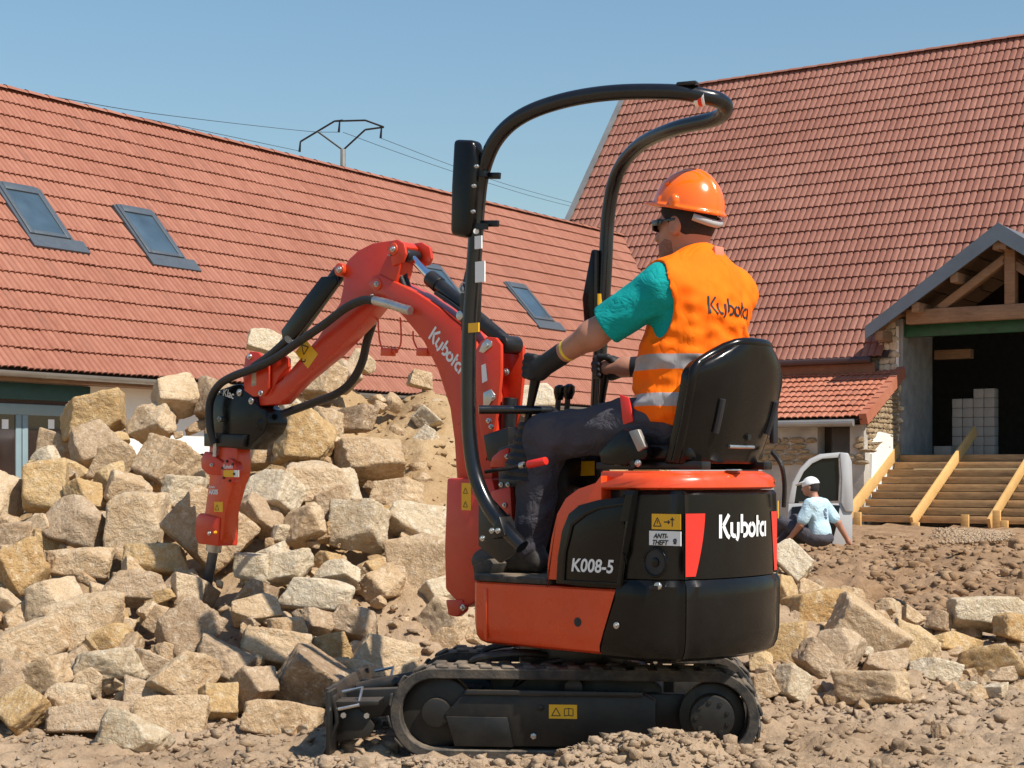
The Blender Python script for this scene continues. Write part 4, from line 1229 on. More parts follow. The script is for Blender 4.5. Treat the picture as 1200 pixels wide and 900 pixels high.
# ---- undercarriage: its own heading, a few degrees from square to the camera
TA = R(36)                                         # turn of the crawler frame against the upper body
_ca, _sa = math.cos(TA), math.sin(TA)
def T(a, b, z):
    a -= 0.014
    return Vector((a * _ca - b * _sa, a * _sa + b * _ca, z))
TF = Frame(UO[0], UO[1], PI - R(42) + TA)
def tt(px, py, b):
    q = TF.aty(px, py, b); return Vector((q.x + 0.014, b, q.z))
ZB, ZT, TL = -0.035, 0.312, 0.640
CRr = (ZT - ZB) / 2; ZC = (ZT + ZB) / 2; CA = TL - CRr
def stadium(r, c, n=14):
    pts = [(c + r * math.sin(a), ZC + r * math.cos(a)) for a in np.linspace(0, PI, n)]
    pts += [(-c - r * math.sin(a), ZC - r * math.cos(a)) for a in np.linspace(0, PI, n)]
    return pts
def band(b0, b1):
    outp = stadium(CRr - 0.018, CA, 16); inn = stadium(CRr - 0.054, CA, 16)
    mb = MB(); n = len(outp)
    vs = []
    for b in (b0, b1):
        vs += [T(p[0], b, p[1]) for p in outp] + [T(p[0], b, p[1]) for p in inn]
    fs = []
    for i in range(n):
        j = (i + 1) % n
        fs += [(i, j, 2 * n + j, 2 * n + i), (n + i, 3 * n + i, 3 * n + j, n + j), (i, n + i, n + j, j), (2 * n + i, 2 * n + j, 3 * n + j, 3 * n + i)]
    mb.add(vs, fs)
    # tread bars round the outside
    per = 2 * PI * (CRr - 0.018) + 4 * CA
    nb = 38
    for k in range(nb):
        s = per * k / nb; rr_ = CRr - 0.018
        seg = [2 * CA, PI * rr_, 2 * CA, PI * rr_]
        if s < seg[0]: p = (CA - s, ZC + rr_); nrm = (0, 1)
        elif s < seg[0] + seg[1]:
            a = (s - seg[0]) / rr_; p = (-CA - rr_ * math.sin(a), ZC + rr_ * math.cos(a)); nrm = (-math.sin(a), math.cos(a))
        elif s < sum(seg[:3]): p = (-CA + s - seg[0] - seg[1], ZC - rr_); nrm = (0, -1)
        else:
            a = (s - sum(seg[:3])) / rr_; p = (CA + rr_ * math.sin(a), ZC - rr_ * math.cos(a)); nrm = (math.sin(a), -math.cos(a))
        tg = (-nrm[1], nrm[0])
        half = [(b0 + 0.002, (b0 + b1) / 2 - 0.012), ((b0 + b1) / 2 + 0.012, b1 - 0.002)]
        for hi, (ba, bb) in enumerate(half):
            sh = 0.016 if hi else -0.004
            vs = []
            for b in (ba, bb):
                for (tw, hh) in ((-0.025, -0.004), (0.025, -0.004), (0.020, 0.008), (-0.020, 0.008)):
                    o2 = sh + ((0.010 if b == bb else -0.004) if hi else 0)
                    vs.append(T(p[0] + tg[0] * (tw + o2) + nrm[0] * hh, b, p[1] + tg[1] * (tw + o2) + nrm[1] * hh))
            mb.add(vs, [(0, 1, 2, 3), (7, 6, 5, 4), (0, 4, 5, 1), (1, 5, 6, 2), (2, 6, 7, 3), (3, 7, 4, 0)])
    return mb
TW = 0.18
for s in (1, -1):
    b0, b1 = (0.17, 0.35) if s > 0 else (-0.35, -0.17)
    trk = band(b0, b1).build('rubber_track', M['rubber'], exc, bevel=0.004, seg=1)
    bo = b1 if s > 0 else b0                       # outer face
    bi = b0 if s > 0 else b1
    def ring(a, r0, r1, ba, bb):
        return MB().cyl(T(a, ba, ZC), T(a, bb, ZC), r0, 32, r1)
    d = -0.02 * s
    # rear drive sprocket, front idler
    sp = ring(-CA, CRr - 0.062, CRr - 0.062, (bo + bi) / 2 - 0.03, (bo + bi) / 2 + 0.03).build('drive_sprocket', M['under'], exc, bevel=0.006)
    hb = ring(-CA, 0.078, 0.074, (bo + bi) / 2, bo + d * 0.2).build('hub', M['under'], sp, bevel=0.005)
    for k in range(9):
        an = 2 * PI * k / 9
        c = (-CA + 0.054 * math.cos(an), ZC + 0.054 * math.sin(an))
        MB().cyl(T(c[0], bo + d * 0.2 - 0.004 * s, c[1]), T(c[0], bo + d * 0.2 + 0.005 * s, c[1]), 0.0075, 6).build('hub_bolt', M['under'], sp)
    idl = ring(CA, CRr - 0.05, CRr - 0.05, (bo + bi) / 2 - 0.035, (bo + bi) / 2 + 0.035).build('idler_wheel', M['under'], exc, bevel=0.008)
    MB().cyl(T(CA, bi, ZC), T(CA, bo + d, ZC), 0.05, 20).build('idler_hub', M['under'], idl, bevel=0.004)
    for a in (-0.2, 0.02, 0.24):
        MB().cyl(T(a, bi + 0.03 * s, ZB + 0.09), T(a, bo - 0.03 * s, ZB + 0.09), 0.045, 18).build('track_roller', M['under'], exc, bevel=0.005)
    MB().cyl(T(0.0, bi + 0.03 * s, ZT - 0.085), T(0.0, bo - 0.05 * s, ZT - 0.085), 0.032, 16).build('carrier_roller', M['under'], exc, bevel=0.004)
    # side frame between the wheels
    MB().prism([(CA, 0.07), (CA, 0.20), (-CA, 0.20), (-CA, 0.07)], lambda p, dd: T(p[0], dd, p[1]), bi + 0.004 * s, bi + 0.05 * s).build('inner_frame', M['under'], exc, bevel=0.006)
    pl = [(0.44, 0.135), (0.36, 0.215), (-0.235, 0.215), (-0.28, 0.19), (-0.28, 0.03), (0.30, 0.03)]
    fr_ = MB().prism(pl, lambda p, dd: T(p[0], dd, p[1]), bo - 0.075 * s, bo - 0.012 * s).build('track_frame', M['under'], exc, bevel=0.008)
    MB().prism([(0.37, 0.205), (-0.235, 0.205), (-0.235, 0.222), (0.36, 0.222)], lambda p, dd: T(p[0], dd, p[1]), bo - 0.012 * s, bo + 0.004 * s).build('frame_lip', M['under'], fr_, bevel=0.003)
    MB().prism([(0.43, 0.13), (0.40, 0.03), (0.20, 0.03), (0.22, 0.13)], lambda p, dd: T(p[0], dd, p[1]), bo - 0.0118 * s, bo - 0.003 * s).build('wear_plate', M['under'], fr_, bevel=0.003)
    if s > 0:
        a0 = tt(643, 826, bo); a1 = tt(676, 843, bo)
        st = MB().prism([(a0.x, a1.z), (a1.x, a1.z), (a1.x, a0.z), (a0.x, a0.z)], lambda p, dd: T(p[0], dd, p[1]), bo - 0.011, bo - 0.0095).build('warning_sticker', M['yellow'], fr_)
        h = a0.z - a1.z; sc = h * 0.62
        lay('symbol', TRI, lambda x, y, dd: T(a0.x - h * 0.2 - x * sc, bo - 0.009, a1.z + h * 0.2 + y * sc), M['ink'], st)
        lay('symbol', ribbons([[(0, 0), (0.5, 0.08), (1.0, 0.0), (1.0, 0.8), (0.5, 0.88), (0, 0.8), (0, 0)], [(0.5, 0.08), (0.5, 0.88)]], 0.09), lambda x, y, dd: T(a0.x - h * 1.1 - x * sc, bo - 0.009, a1.z + h * 0.2 + y * sc), M['ink'], st)
        for (px, py, mk, r) in ((633, 830, 'blacksteel', 0.011), (625, 863, 'steel', 0.011), (768, 776, 'steel', 0.008)):
            q = tt(px, py, bo)
            MB().cyl(T(q.x, bo - 0.02, q.z), T(q.x, bo - 0.002, q.z), r, 6).build('bolt', M[mk], fr_, bevel=0.001)
# carbody and slew ring
MB().prism([(0.30, 0.10), (0.30, 0.24), (0.12, 0.285), (-0.20, 0.285), (-0.30, 0.22), (-0.30, 0.10)], lambda p, dd: T(p[0], dd, p[1]), -0.17, 0.17).build('carbody', M['under'], exc, bevel=0.012)
MB().cyl((0, 0, 0.28), (0, 0, 0.362), 0.20, 40).build('slew_ring', M['blacksteel'], exc, bevel=0.005)
mb = MB(); mb.tube(catmull([T(0.22, 0.16, 0.21), T(0.10, 0.20, 0.30), T(-0.1, 0.12, 0.31), T(-0.05, 0.05, 0.30)], 6), 0.011, 8); mb.build('hydraulic_hose', M['hose'], exc)
for b in (0.15, 0.2, -0.15):
    mb = MB(); mb.tube(catmull([T(0.30, b * 0.5, 0.22), T(0.36, b, 0.30), T(0.2, b + 0.05, 0.335), T(0.05, b * 0.6, 0.31)], 6), 0.012, 8); mb.build('hydraulic_hose', M['hose'], exc)
# dozer blade at the front of the crawler
bp = []
for t in np.linspace(-1, 1, 9): bp.append((0.845 - 0.035 * (1 - t * t) + (0.012 if t < 0 else 0), 0.105 + 0.115 * t))
bl = MB().prism(bp + [(p[0] - 0.014, p[1]) for p in reversed(bp)], lambda p, dd: T(p[0], dd, p[1]), -0.36, 0.36).build('dozer_blade', M['under'], exc, bevel=0.003)
for b in (-0.14, 0.14):
    MB().prism([(0.36, 0.10), (0.36, 0.17), (0.62, 0.20), (0.82, 0.19), (0.82, 0.08), (0.60, 0.11)], lambda p, dd: T(p[0], dd, p[1]), b - 0.025, b + 0.025).build('blade_arm', M['under'], exc, bevel=0.006)
MB().cyl(T(0.42, 0.0, 0.25), T(0.80, 0.0, 0.17), 0.028, 14).build('blade_cylinder', M['under'], exc)
for (b, w) in ((0.30, 0.10), (-0.30, 0.10)):
    MB().prism([(0.83, 0.03), (0.70, 0.05), (0.68, 0.09), (0.74, 0.15), (0.83, 0.16)], lambda p, dd: T(p[0], dd, p[1]), b - 0.006, b + 0.006).build('blade_bracket', M['under'], bl, bevel=0.002)
    ext = MB().prism([(0.832, 0.0), (0.832, 0.215), (0.818, 0.215), (0.818, 0.0)], lambda p, dd: T(p[0], dd, p[1]), b - 0.02, b + 0.10 if b > 0 else b + 0.02).build('blade_extension', M['under'], bl, bevel=0.003)
    MB().tube([T(0.80, b - 0.02, 0.20), T(0.73, b - 0.02, 0.215), T(0.73, b + 0.05, 0.165), T(0.80, b + 0.05, 0.15)], 0.006, 8).build('locking_pin', M['steel'], bl)
    MB().prism([(0.83, 0.155), (0.66, 0.165), (0.66, 0.18), (0.83, 0.175)], lambda p, dd: T(p[0], dd, p[1]), b - 0.06, b + 0.05).build('shelf_plate', M['under'], bl, bevel=0.003)
    for a in (0.70, 0.78):
        MB().cyl(T(a, b + 0.052, 0.13), T(a, b + 0.060, 0.13), 0.010, 6).build('bolt', M['steel'], bl)

# ---- upper body shells: plan outline lofted up through levels
RT = 0.735                                        # tail radius
WB = 0.352
def outline(inset=0.0):
    """left side from the front to the tail centre, then mirrored; returns the list of plan points, tail arc included"""
    r = RT - inset; w = WB - inset
    al = math.asin(min(0.99, (w - 0.02) / r))
    pts = []
    a_s = al - R(9)
    P1_ = Vector((-r * math.cos(a_s), r * math.sin(a_s))); P0_ = Vector((-0.50, w))
    c = Vector((-r * math.cos(al) + 0.03, w + 0.004))
    for t in np.linspace(0, 1, 9):
        pts.append((P0_ * (1 - t) ** 2 + c * 2 * t * (1 - t) + P1_ * t * t)[:])
    for a in np.linspace(a_s, 0, 12)[1:]: pts.append((-r * math.cos(a), r * math.sin(a)))
    return pts                                    # from (-0.5, w) to (-r, 0)
def loft(levels, u0fn, a_from, a_to):
    """levels: (z, inset); piece of the outline between tail angles (None = start on the flat side at u0fn(z))"""
    rings = []
    for z, ins in levels:
        o = outline(ins)
        full = o + [(x, -y) for x, y in reversed(o[:-1])]
        ang = [math.degrees(math.atan2(y, -x)) for x, y in full]
        if a_from is None:
            u0 = u0fn(z)
            line = [(u0 + (-0.50 - u0) * t, WB - ins) for t in np.linspace(0, 1, 7)[:-1]]
            lo = [p for p, a in zip(full, ang) if a > a_to + 0.3]
            seq = line + lo
        else:
            seq = [p for p, a in zip(full, ang) if a_to + 0.3 < a < a_from - 0.3]
            r = RT - ins
            seq = [(-r * math.cos(R(a_from)), r * math.sin(R(a_from)))] + seq
        r = RT - ins
        e = Vector((-r * math.cos(R(a_to)), r * math.sin(R(a_to))))
        seq = seq + [tuple(e)]
        # resample to equal count
        L = [0]
        for p, q in zip(seq, seq[1:]): L.append(L[-1] + math.hypot(q[0] - p[0], q[1] - p[1]))
        tt_ = np.linspace(0, L[-1], 26)
        X = np.interp(tt_, L, [p[0] for p in seq]); Y = np.interp(tt_, L, [p[1] for p in seq])
        rings.append([(x, y, z) for x, y in zip(X, Y)])
    return rings
def shell(rings, th=0.03, mirror=False):
    """a skin with thickness: outer rings and the same pulled in toward the slew axis"""
    vs, fs = [], []
    m, n = len(rings), len(rings[0])
    for inner in (0, 1):
        for rg in rings:
            for i, p in enumerate(rg):
                x, y, z = p
                if inner:
                    a = rg[max(i - 1, 0)]; b = rg[min(i + 1, n - 1)]
                    t = Vector((b[0] - a[0], b[1] - a[1])).normalized()
                    x += -t.y * -th * -1; y += t.x * -th * -1
                vs.append((x, -y if mirror else y, z))
    I = lambda s, j, i: s * m * n + j * n + i
    for j in range(m - 1):
        for i in range(n - 1):
            fs.append((I(0, j, i), I(0, j, i + 1), I(0, j + 1, i + 1), I(0, j + 1, i)))
            fs.append((I(1, j, i), I(1, j + 1, i), I(1, j + 1, i + 1), I(1, j, i + 1)))
        fs.append((I(0, j, 0), I(0, j + 1, 0), I(1, j + 1, 0), I(1, j, 0)))
        fs.append((I(0, j, n - 1), I(1, j, n - 1), I(1, j + 1, n - 1), I(0, j + 1, n - 1)))
    for i in range(n - 1):
        fs.append((I(0, 0, i), I(1, 0, i), I(1, 0, i + 1), I(0, 0, i + 1)))
        fs.append((I(0, m - 1, i), I(0, m - 1, i + 1), I(1, m - 1, i + 1), I(1, m - 1, i)))
    mb = MB(); mb.add(vs, fs); return mb
HOODA = 21.5
lv_low = [(0.350, 0.045), (0.362, 0.022), (0.385, 0.010), (0.43, 0.002), (0.55, 0.0), (0.592, 0.0), (0.603, 0.006), (0.612, 0.010)]
lv_up = [(0.616, 0.010), (0.70, 0.010), (0.80, 0.011), (0.885, 0.013), (0.898, 0.022)]
# slanted joint between orange skirt and black engine side cover
su1 = uz(722, 697, 0.352); su0 = uz(697, 775, 0.352)
ub = uz(744, 600, 0.352)[0]
def u0_low(z): return su0[0] + (su1[0] - su0[0]) * min(1, max(0, (z - su0[1]) / (su1[1] - su0[1])))
def u0_up(z):
    a = uz(727, 690, 0.352); b = uz(745, 580, 0.352)
    return a[0] + (b[0] - a[0]) * (z - a[1]) / (b[1] - a[1])
side_cv = shell(loft(lv_low, u0_low, None, HOODA + 0.35)).build('engine_side_cover', M['black'], exc, sharp=30)
up_cv = shell(loft(lv_up, u0_up, None, HOODA + 0.35)).build('engine_side_panel', M['black'], exc, sharp=30)
rear_lo = shell(loft(lv_low, None, HOODA, -HOODA)).build('rear_counterweight', M['black'], exc, sharp=30)
rear_up = shell(loft(lv_up, None, HOODA, -HOODA)).build('rear_hood', M['black'], exc, sharp=30)
shell(loft(lv_low, u0_low, None, HOODA + 0.35), mirror=True).build('engine_side_cover', M['black'], exc, sharp=30)
shell(loft(lv_up, u0_up, None, HOODA + 0.35), mirror=True).build('engine_side_panel', M['black'], exc, sharp=30)
# inner core so that nothing shows through the joints, and the bottom
core = outline(0.05)
core = [(-0.24, WB - 0.06)] + core + [(x, -y) for x, y in reversed(core[:-1])] + [(-0.24, -WB + 0.06)]
MB().prism(core, lambda p, d: (p[0], p[1], d), 0.358, 0.90).build('engine_bay', M['blacksteel'], exc)
# orange skirt and floor at the front
sk = [(0.02, 0.3505), (0.12, 0.3505), (0.16, 0.345), (0.185, 0.325), (0.20, 0.28), (0.30, 0.14), (0.30, -0.14), (0.20, -0.28), (0.185, -0.325), (0.16, -0.345), (0.12, -0.3505)]
def skirt(levels):
    mb = MB(); rings = []
    for z, ins in levels:
        u0 = u0_low(z) + 0.004
        ring = [(u0, WB - ins)] + [(x - ins * (0.6 if x > 0.15 else 0.3), y - ins * (1 if y > 0 else -1)) for x, y in sk] + [(u0, -WB + ins)]
        rings.append([(x, y, z) for x, y in ring])
    n = len(rings[0]); vs = [p for r in rings for p in r]; fs = []
    for j in range(len(rings) - 1):
        for i in range(n - 1): fs.append((j * n + i, j * n + i + 1, (j + 1) * n + i + 1, (j + 1) * n + i))
    fs.append(tuple(range(n - 1, -1, -1))); fs.append(tuple(range((len(rings) - 1) * n, len(rings) * n)))
    mb.add(vs, fs); return mb
skt = skirt([(0.362, 0.035), (0.372, 0.016), (0.392, 0.004), (0.44, 0.0), (0.572, 0.0), (0.578, 0.006)]).build('floor_skirt', M['orange'], exc, sharp=30)
flm = MB().prism([(-0.18, 0.345)] + [(x + 0.004, y * 1.004) for x, y in sk] + [(-0.18, -0.345)], lambda p, d: (p[0], p[1], d), 0.580, 0.604).build('floor_mat', M['rubber'], exc, bevel=0.006)
q = up(677, 729, WB); MB().cyl(q - Vector((0, 0.012, 0)), q + Vector((0, 0.0006, 0)), 0.0155, 24).build('lifting_hole', M['ink'], skt)
MB().prism([uz(568, 690, WB), uz(571, 690, WB), uz(571, 752, WB), uz(568, 748, WB)], FY, WB - 0.004, WB + 0.003).build('skirt_rib', M['orange'], skt, bevel=0.002)
# orange engine cowl: wraps round the black panels, carries the seat
cw_prof = [uz(*p, 0.349) for p in ((641, 688), (642, 660), (646, 632), (653, 602), (663, 584), (678, 573), (698, 566), (730, 560))]
top_z = 0.958
cw_poly = [(p[0], p[1]) for p in cw_prof if p[0] > -0.40] + [(-0.40, top_z - 0.012), (-0.405, 0.60), (cw_prof[0][0], 0.60)]
cowl = MB().prism(cw_poly, FY, -0.349, 0.349).build('engine_cowl', M['orange'], exc, bevel=0.014, seg=3)
lv_cap = [(0.901, 0.016), (0.908, 0.003), (0.930, 0.004), (0.948, 0.016), (0.957, 0.04)]
def u0_cap(z): return float(np.interp(z, [p[1] for p in cw_prof] + [top_z], [p[0] for p in cw_prof] + [-0.46])) - 0.004
capl = shell(loft(lv_cap, u0_cap, None, -60), th=0.05).build('cowl_rim', M['orange'], exc, sharp=40)
ct = outline(0.035); MB().prism([(-0.37, WB - 0.035)] + ct + [(x, -y) for x, y in reversed(ct[:-1])] + [(-0.37, -WB + 0.035)], lambda p, d: (p[0], p[1], d), 0.90, 0.9615).build('cowl_top', M['orange'], exc, bevel=0.008)
# black side panel with the model number, its rim and recess
pan = [(651, 684), (653, 652), (658, 622), (666, 602), (678, 592), (700, 586), (744, 580), (737, 620), (728, 690), (690, 688)]
sp1 = plate('side_panel', pan, 0.346, 0.3545, M['black'], bevel=0.006)
rim = [(683, 605), (697, 595), (738, 590), (731, 640), (725, 683), (662, 679), (664, 645), (671, 612)]
inn = [(a, b) for a, b in rim]
mbp = MB()
outp_ = [uz(x, y, 0.3545) for x, y in ((668, 612), (684, 600), (700, 593), (741, 587), (733, 645), (728, 687), (658, 683), (660, 648))]
in_ = [uz(x, y, 0.3545) for x, y in ((672, 616), (687, 604), (702, 597), (737, 591), (729.5, 645), (724, 683), (662, 679.5), (664, 648))]
n8 = len(outp_)
vs = [(p[0], 0.3545, p[1]) for p in outp_] + [(p[0], 0.3590, p[1]) for p in outp_] + [(p[0], 0.3590, p[1]) for p in in_] + [(p[0], 0.3545, p[1]) for p in in_]
mbp.add(vs, [(i + a * n8, (i + 1) % n8 + a * n8, (i + 1) % n8 + (a + 1) * n8, i + (a + 1) * n8) for a in range(3) for i in range(n8)])
mbp.build('panel_rim', M['black'], sp1, bevel=0.0015)
lay('model_number', text_poly('K008-5', 0.060, 0.16, 0.0014), side_fn(669, 669, 0.3552, 1.0), M['white'], sp1)
for bx in ((690, 693),):
    pass
# details on the black side: filler, lock, bolt, stickers
def cyl_pt(px, py, off=0.0):
    """where a line of sight meets the round tail (radius RT)"""
    r = UF.ray(px, py); c = UF.c
    A = r.x ** 2 + r.y ** 2; B = 2 * (c.x * r.x + c.y * r.y); Cc = c.x ** 2 + c.y ** 2 - (RT - off) ** 2
    t = (-B - math.sqrt(B * B - 4 * A * Cc)) / (2 * A)
    p = c + r * t
    return p
def tail(s, z, d=0.0, a0=0.0, off=0.010):
    """wrap: s metres along the tail arc (to the right in the picture) from angle a0, d off the surface"""
    a = a0 - s / (RT - off); r = RT - off + d
    return (-r * math.cos(a), r * math.sin(a), z)
SIDE_V = 0.3425
fq = up(768, 659, SIDE_V)
tor = MB(); tor.tube([fq + Vector((0.044 * math.cos(a), 0.001, 0.044 * math.sin(a))) for a in np.linspace(0, 2 * PI, 33)], 0.005, 8, caps=False); fr1 = tor.build('filler_ring', M['black'], up_cv)
MB().cyl(fq - Vector((0, 0.004, 0)), fq + Vector((0, 0.0015, 0)), 0.042, 28).build('filler_recess', M['ink'], up_cv)
MB().cyl(fq, fq + Vector((0, 0.006, 0)), 0.016, 16).build('filler_cap', M['black'], up_cv, bevel=0.003)
lq = up(771, 687, 0.352)
lk = MB().cyl(lq - Vector((0, 0.006, 0)), lq + Vector((0, 0.006, 0)), 0.013, 18).build('lock', M['steel'], side_cv, bevel=0.003)
MB().box(lq + Vector((0.012, 0.003, -0.006)), (0.035, 0.010, 0.016)).build('latch', M['blacksteel'], side_cv, bevel=0.003)
bolt(0.352, 723, 733, 0.011, side_cv)
w1 = warn(764, 602, 798, 621, SIDE_V + 0.002, up_cv, 'man')
a = up(761, 622, SIDE_V + 0.002); b = up(798, 640, SIDE_V + 0.002)
st = MB().span((b.x, SIDE_V, b.z), (a.x, SIDE_V + 0.0032, a.z)).build('anti_theft_sticker', M['white'], up_cv)
lay('lettering', text_poly('ANTI-', 0.021, 0.3, 0.0007), side_fn(766, 630.5, SIDE_V + 0.0034, 1.0), M['ink'], st)
lay('lettering', text_poly('THEFT', 0.021, 0.3, 0.0007), side_fn(764, 638, SIDE_V + 0.0034, 1.0), M['ink'], st)
lay('symbol', ribbons([arc(0.5, 0.5, 0.4, 0.4, 0, 360, 14), [(0.2, 0.2), (0.8, 0.8)], [(0.1, -0.1), (0.9, -0.1)]], 0.25), side_fn(789, 636.5, SIDE_V + 0.0034, 0.014), M['ink'], st)
# rear: red reflectors either side and the word mark round the hood
def tail_patch(poly, d, m, name, parent):
    """poly of (angle in degrees, z); a sheet wrapped on the hood"""
    vs, fs = [], []
    n = 7
    (aL0, aR0, zt), (aL1, aR1, zb) = poly
    for i in range(9):
        t = i / 8; z = zt + (zb - zt) * t
        l = aL0 + (aL1 - aL0) * t; r_ = aR0 + (aR1 - aR0) * t ** 1.6
        for k in range(n):
            a = R(l + (r_ - l) * k / (n - 1)); rr_ = RT - 0.0105 + d
            vs.append((-rr_ * math.cos(a), rr_ * math.sin(a), z))
    fs = [(j * n + k, j * n + k + 1, (j + 1) * n + k + 1, (j + 1) * n + k) for j in range(8) for k in range(n - 1)]
    return mesh_obj(name, vs, fs, m, parent, smooth=True)
zt = cyl_pt(815, 602).z; zb = cyl_pt(812, 676).z
tail_patch([(HOODA - 0.15, HOODA - 6.2, zt), (HOODA - 0.15, HOODA - 3.2, zb)], 0.0015, M['redsticker'], 'red_reflector', rear_up)
tail_patch([(-HOODA + 6.2, -HOODA + 0.15, zt), (-HOODA + 3.2, -HOODA + 0.15, zb)], 0.0015, M['redsticker'], 'red_reflector', rear_up)
k0 = cyl_pt(845, 631); a0 = math.atan2(k0.y, -k0.x)
k1 = cyl_pt(900, 631); a1 = math.atan2(k1.y, -k1.x)
wid = (a0 - a1) * RT / 5.7
lay('word_mark', BRAND, lambda x, y, d: tail(x * wid, k0.z + y * wid * 1.05, d, a0), M['white'], rear_up)
# badge on the orange rim, black cable loop and edge strip at the tail
bq = cyl_pt(865, 556)
MB().box((bq.x + 0.03, bq.y - 0.02, 0.964), (0.05, 0.07, 0.006), Matrix.Rotation(R(30), 3, 'Z')).build('badge', M['steel'], exc, bevel=0.002)
sq = cyl_pt(908, 640)
tail_patch([(-HOODA - 0.6, -HOODA - 2.2, 0.86), (-HOODA - 0.6, -HOODA - 2.2, 0.80)], 0.002, M['yellow'], 'yellow_tag', rear_up)

# ---- roll-over bar: one bent tube, near post, hoop over the operator, far post
RP = [(612, 641, .345), (597, 625, .35), (574, 596, .35), (558, 560, .35), (551, 520, .35), (549, 470, .35), (550, 390, .35), (556, 300, .35), (560, 240, .35), (566, 200, .35), (582, 163, .35), (612, 136, .34),
      (660, 118, .28), (720, 108.5, .21), (790, 108, .13), (830, 114, .06), (845, 119, .01), (850, 127, -.03), (838, 139, -.08), (790, 151, -.15), (750, 170, -.26), (724, 202, -.33), (713, 250, -.35), (709, 320, -.35), (704, 400, -.35), (700, 470, -.35), (697, 560, -.35)]
pts = catmull([up(*p) for p in RP], 7)
mb = MB(); mb.tube(pts, 0.0262, 18)
rops = mb.build('roll_over_bar', M['rops'], exc, smooth=True, sharp=60)
q = up(806, 107.5, 0.11); MB().box(q + Vector((0, 0.0, 0.024)), (0.07, 0.045, 0.014), Matrix.Rotation(R(20), 3, 'Z')).build('clamp', M['blacksteel'], rops, bevel=0.006)
q = up(821, 115, 0.075); MB().cyl(q + Vector((0.016, 0.006, 0)), q - Vector((0.016, 0.006, 0)), 0.0272, 18).build('white_band', M['white'], rops)
MB().cyl(q + Vector((0.004, 0.0015, 0)), q - Vector((0.008, 0.003, 0)), 0.0278, 18).build('red_mark', M['redsticker'], rops)
for (px, py, dx) in ((578, 206, 14), (578, 262, 12)):
    a_ = up(px - 16, py, 0.35); b_ = up(px + dx - 6, py, 0.35)
    MB().beam(a_, b_, 0.012, 0.022, (0, 0, 1)).build('lug', M['blacksteel'], rops, bevel=0.002)
def sticker(px0, py0, px1, py1, m, name='sticker', v=0.3772, th=0.0015):
    a_ = up(px0, py0, v); b_ = up(px1, py1, v)
    return MB().span((b_.x, v - 0.004, b_.z), (a_.x, v + th, a_.z)).build(name, M[m], rops)
sticker(556.5, 277, 564.5, 291, 'white'); sticker(557, 307, 568, 330, 'white'); sticker(549, 379, 561, 389, 'yellow')
MB().cyl(up(558, 271, 0.373), up(558, 271, 0.3782), 0.010, 16).build('round_sticker', M['white'], rops)
s_ = up(694, 348, -0.315); MB().cyl(up(704, 349, -0.35) - Vector((0, 0, 0.03)), up(704, 349, -0.35) + Vector((0, 0, 0.012)), 0.0335, 16).build('yellow_band', M['yellow'], rops)
# mirrors folded along the posts
def mirror_(pix, v):
    poly = [uz(x, y, v) for x, y in pix]
    return MB().prism(poly, FY, v - 0.03, v + 0.03).build('mirror', M['black'], exc, bevel=0.018, seg=3)
mr = mirror_([(537, 164), (560, 165), (563, 190), (558, 262), (553, 279), (533, 276), (534, 220)], 0.37)
for (y0, y1) in ((200, 207), (262, 269)):
    MB().prism([uz(552, y0, .37), uz(570, y0, .37), uz(570, y1, .37), uz(552, y1, .37)], FY, 0.36, 0.38).build('mirror_arm', M['blacksteel'], mr)
for (px, py) in ((559, 195), (556, 218), (555, 248)): bolt(0.415, px, py, 0.007, mr)
mr2 = MB().prism([uz(x, y, -0.33) for x, y in ((698, 292), (703, 294), (702, 390), (690, 390), (687, 350))], FY, -0.35, -0.30).build('mirror', M['black'], exc, bevel=0.012, seg=2)
# folding joint of the near post
br = plate('fold_bracket', [(553, 292), (556, 310), (553, 390), (540, 388), (538, 350), (544, 320)], 0.30, 0.345, M['blacksteel'], bevel=0.004)
br.data.materials[0] = M['blacksteel']
for (px, py, r) in ((543, 339, 0.014), (541, 370, 0.017)):
    q = up(px, py, 0.348); MB().cyl(q - Vector((0, 0.03, 0)), q + Vector((0, 0.012, 0)), r, 18).build('hinge_pin', M['steel'], br, bevel=0.002)
q = up(544, 337, 0.36)
MB().tube([q + Vector((0.017 * math.cos(a), 0.004, 0.017 * math.sin(a))) for a in np.linspace(0, 2 * PI, 17)], 0.0025, 6).build('pull_ring', M['steel'], br)
# foot of the near post
ft = plate('post_foot', [(560, 590), (575, 585), (600, 612), (604, 648), (585, 660), (560, 640)], 0.30, 0.318, M['blacksteel'], bevel=0.005)
plate('gusset', [(578, 612), (585, 605), (592, 628), (576, 632)], 0.318, 0.384, M['blacksteel'], ft, bevel=0.004)
for (px, py) in ((577, 622), (584, 622), (566, 631)): bolt(0.386, px, py, 0.010, ft)
mb = MB(); mb.tube([up(561, 480, 0.34), up(600, 480, 0.25), up(646, 481, 0.15), up(650, 484, 0.13)], 0.0155, 12); mb.build('grab_rail', M['rops'], exc)

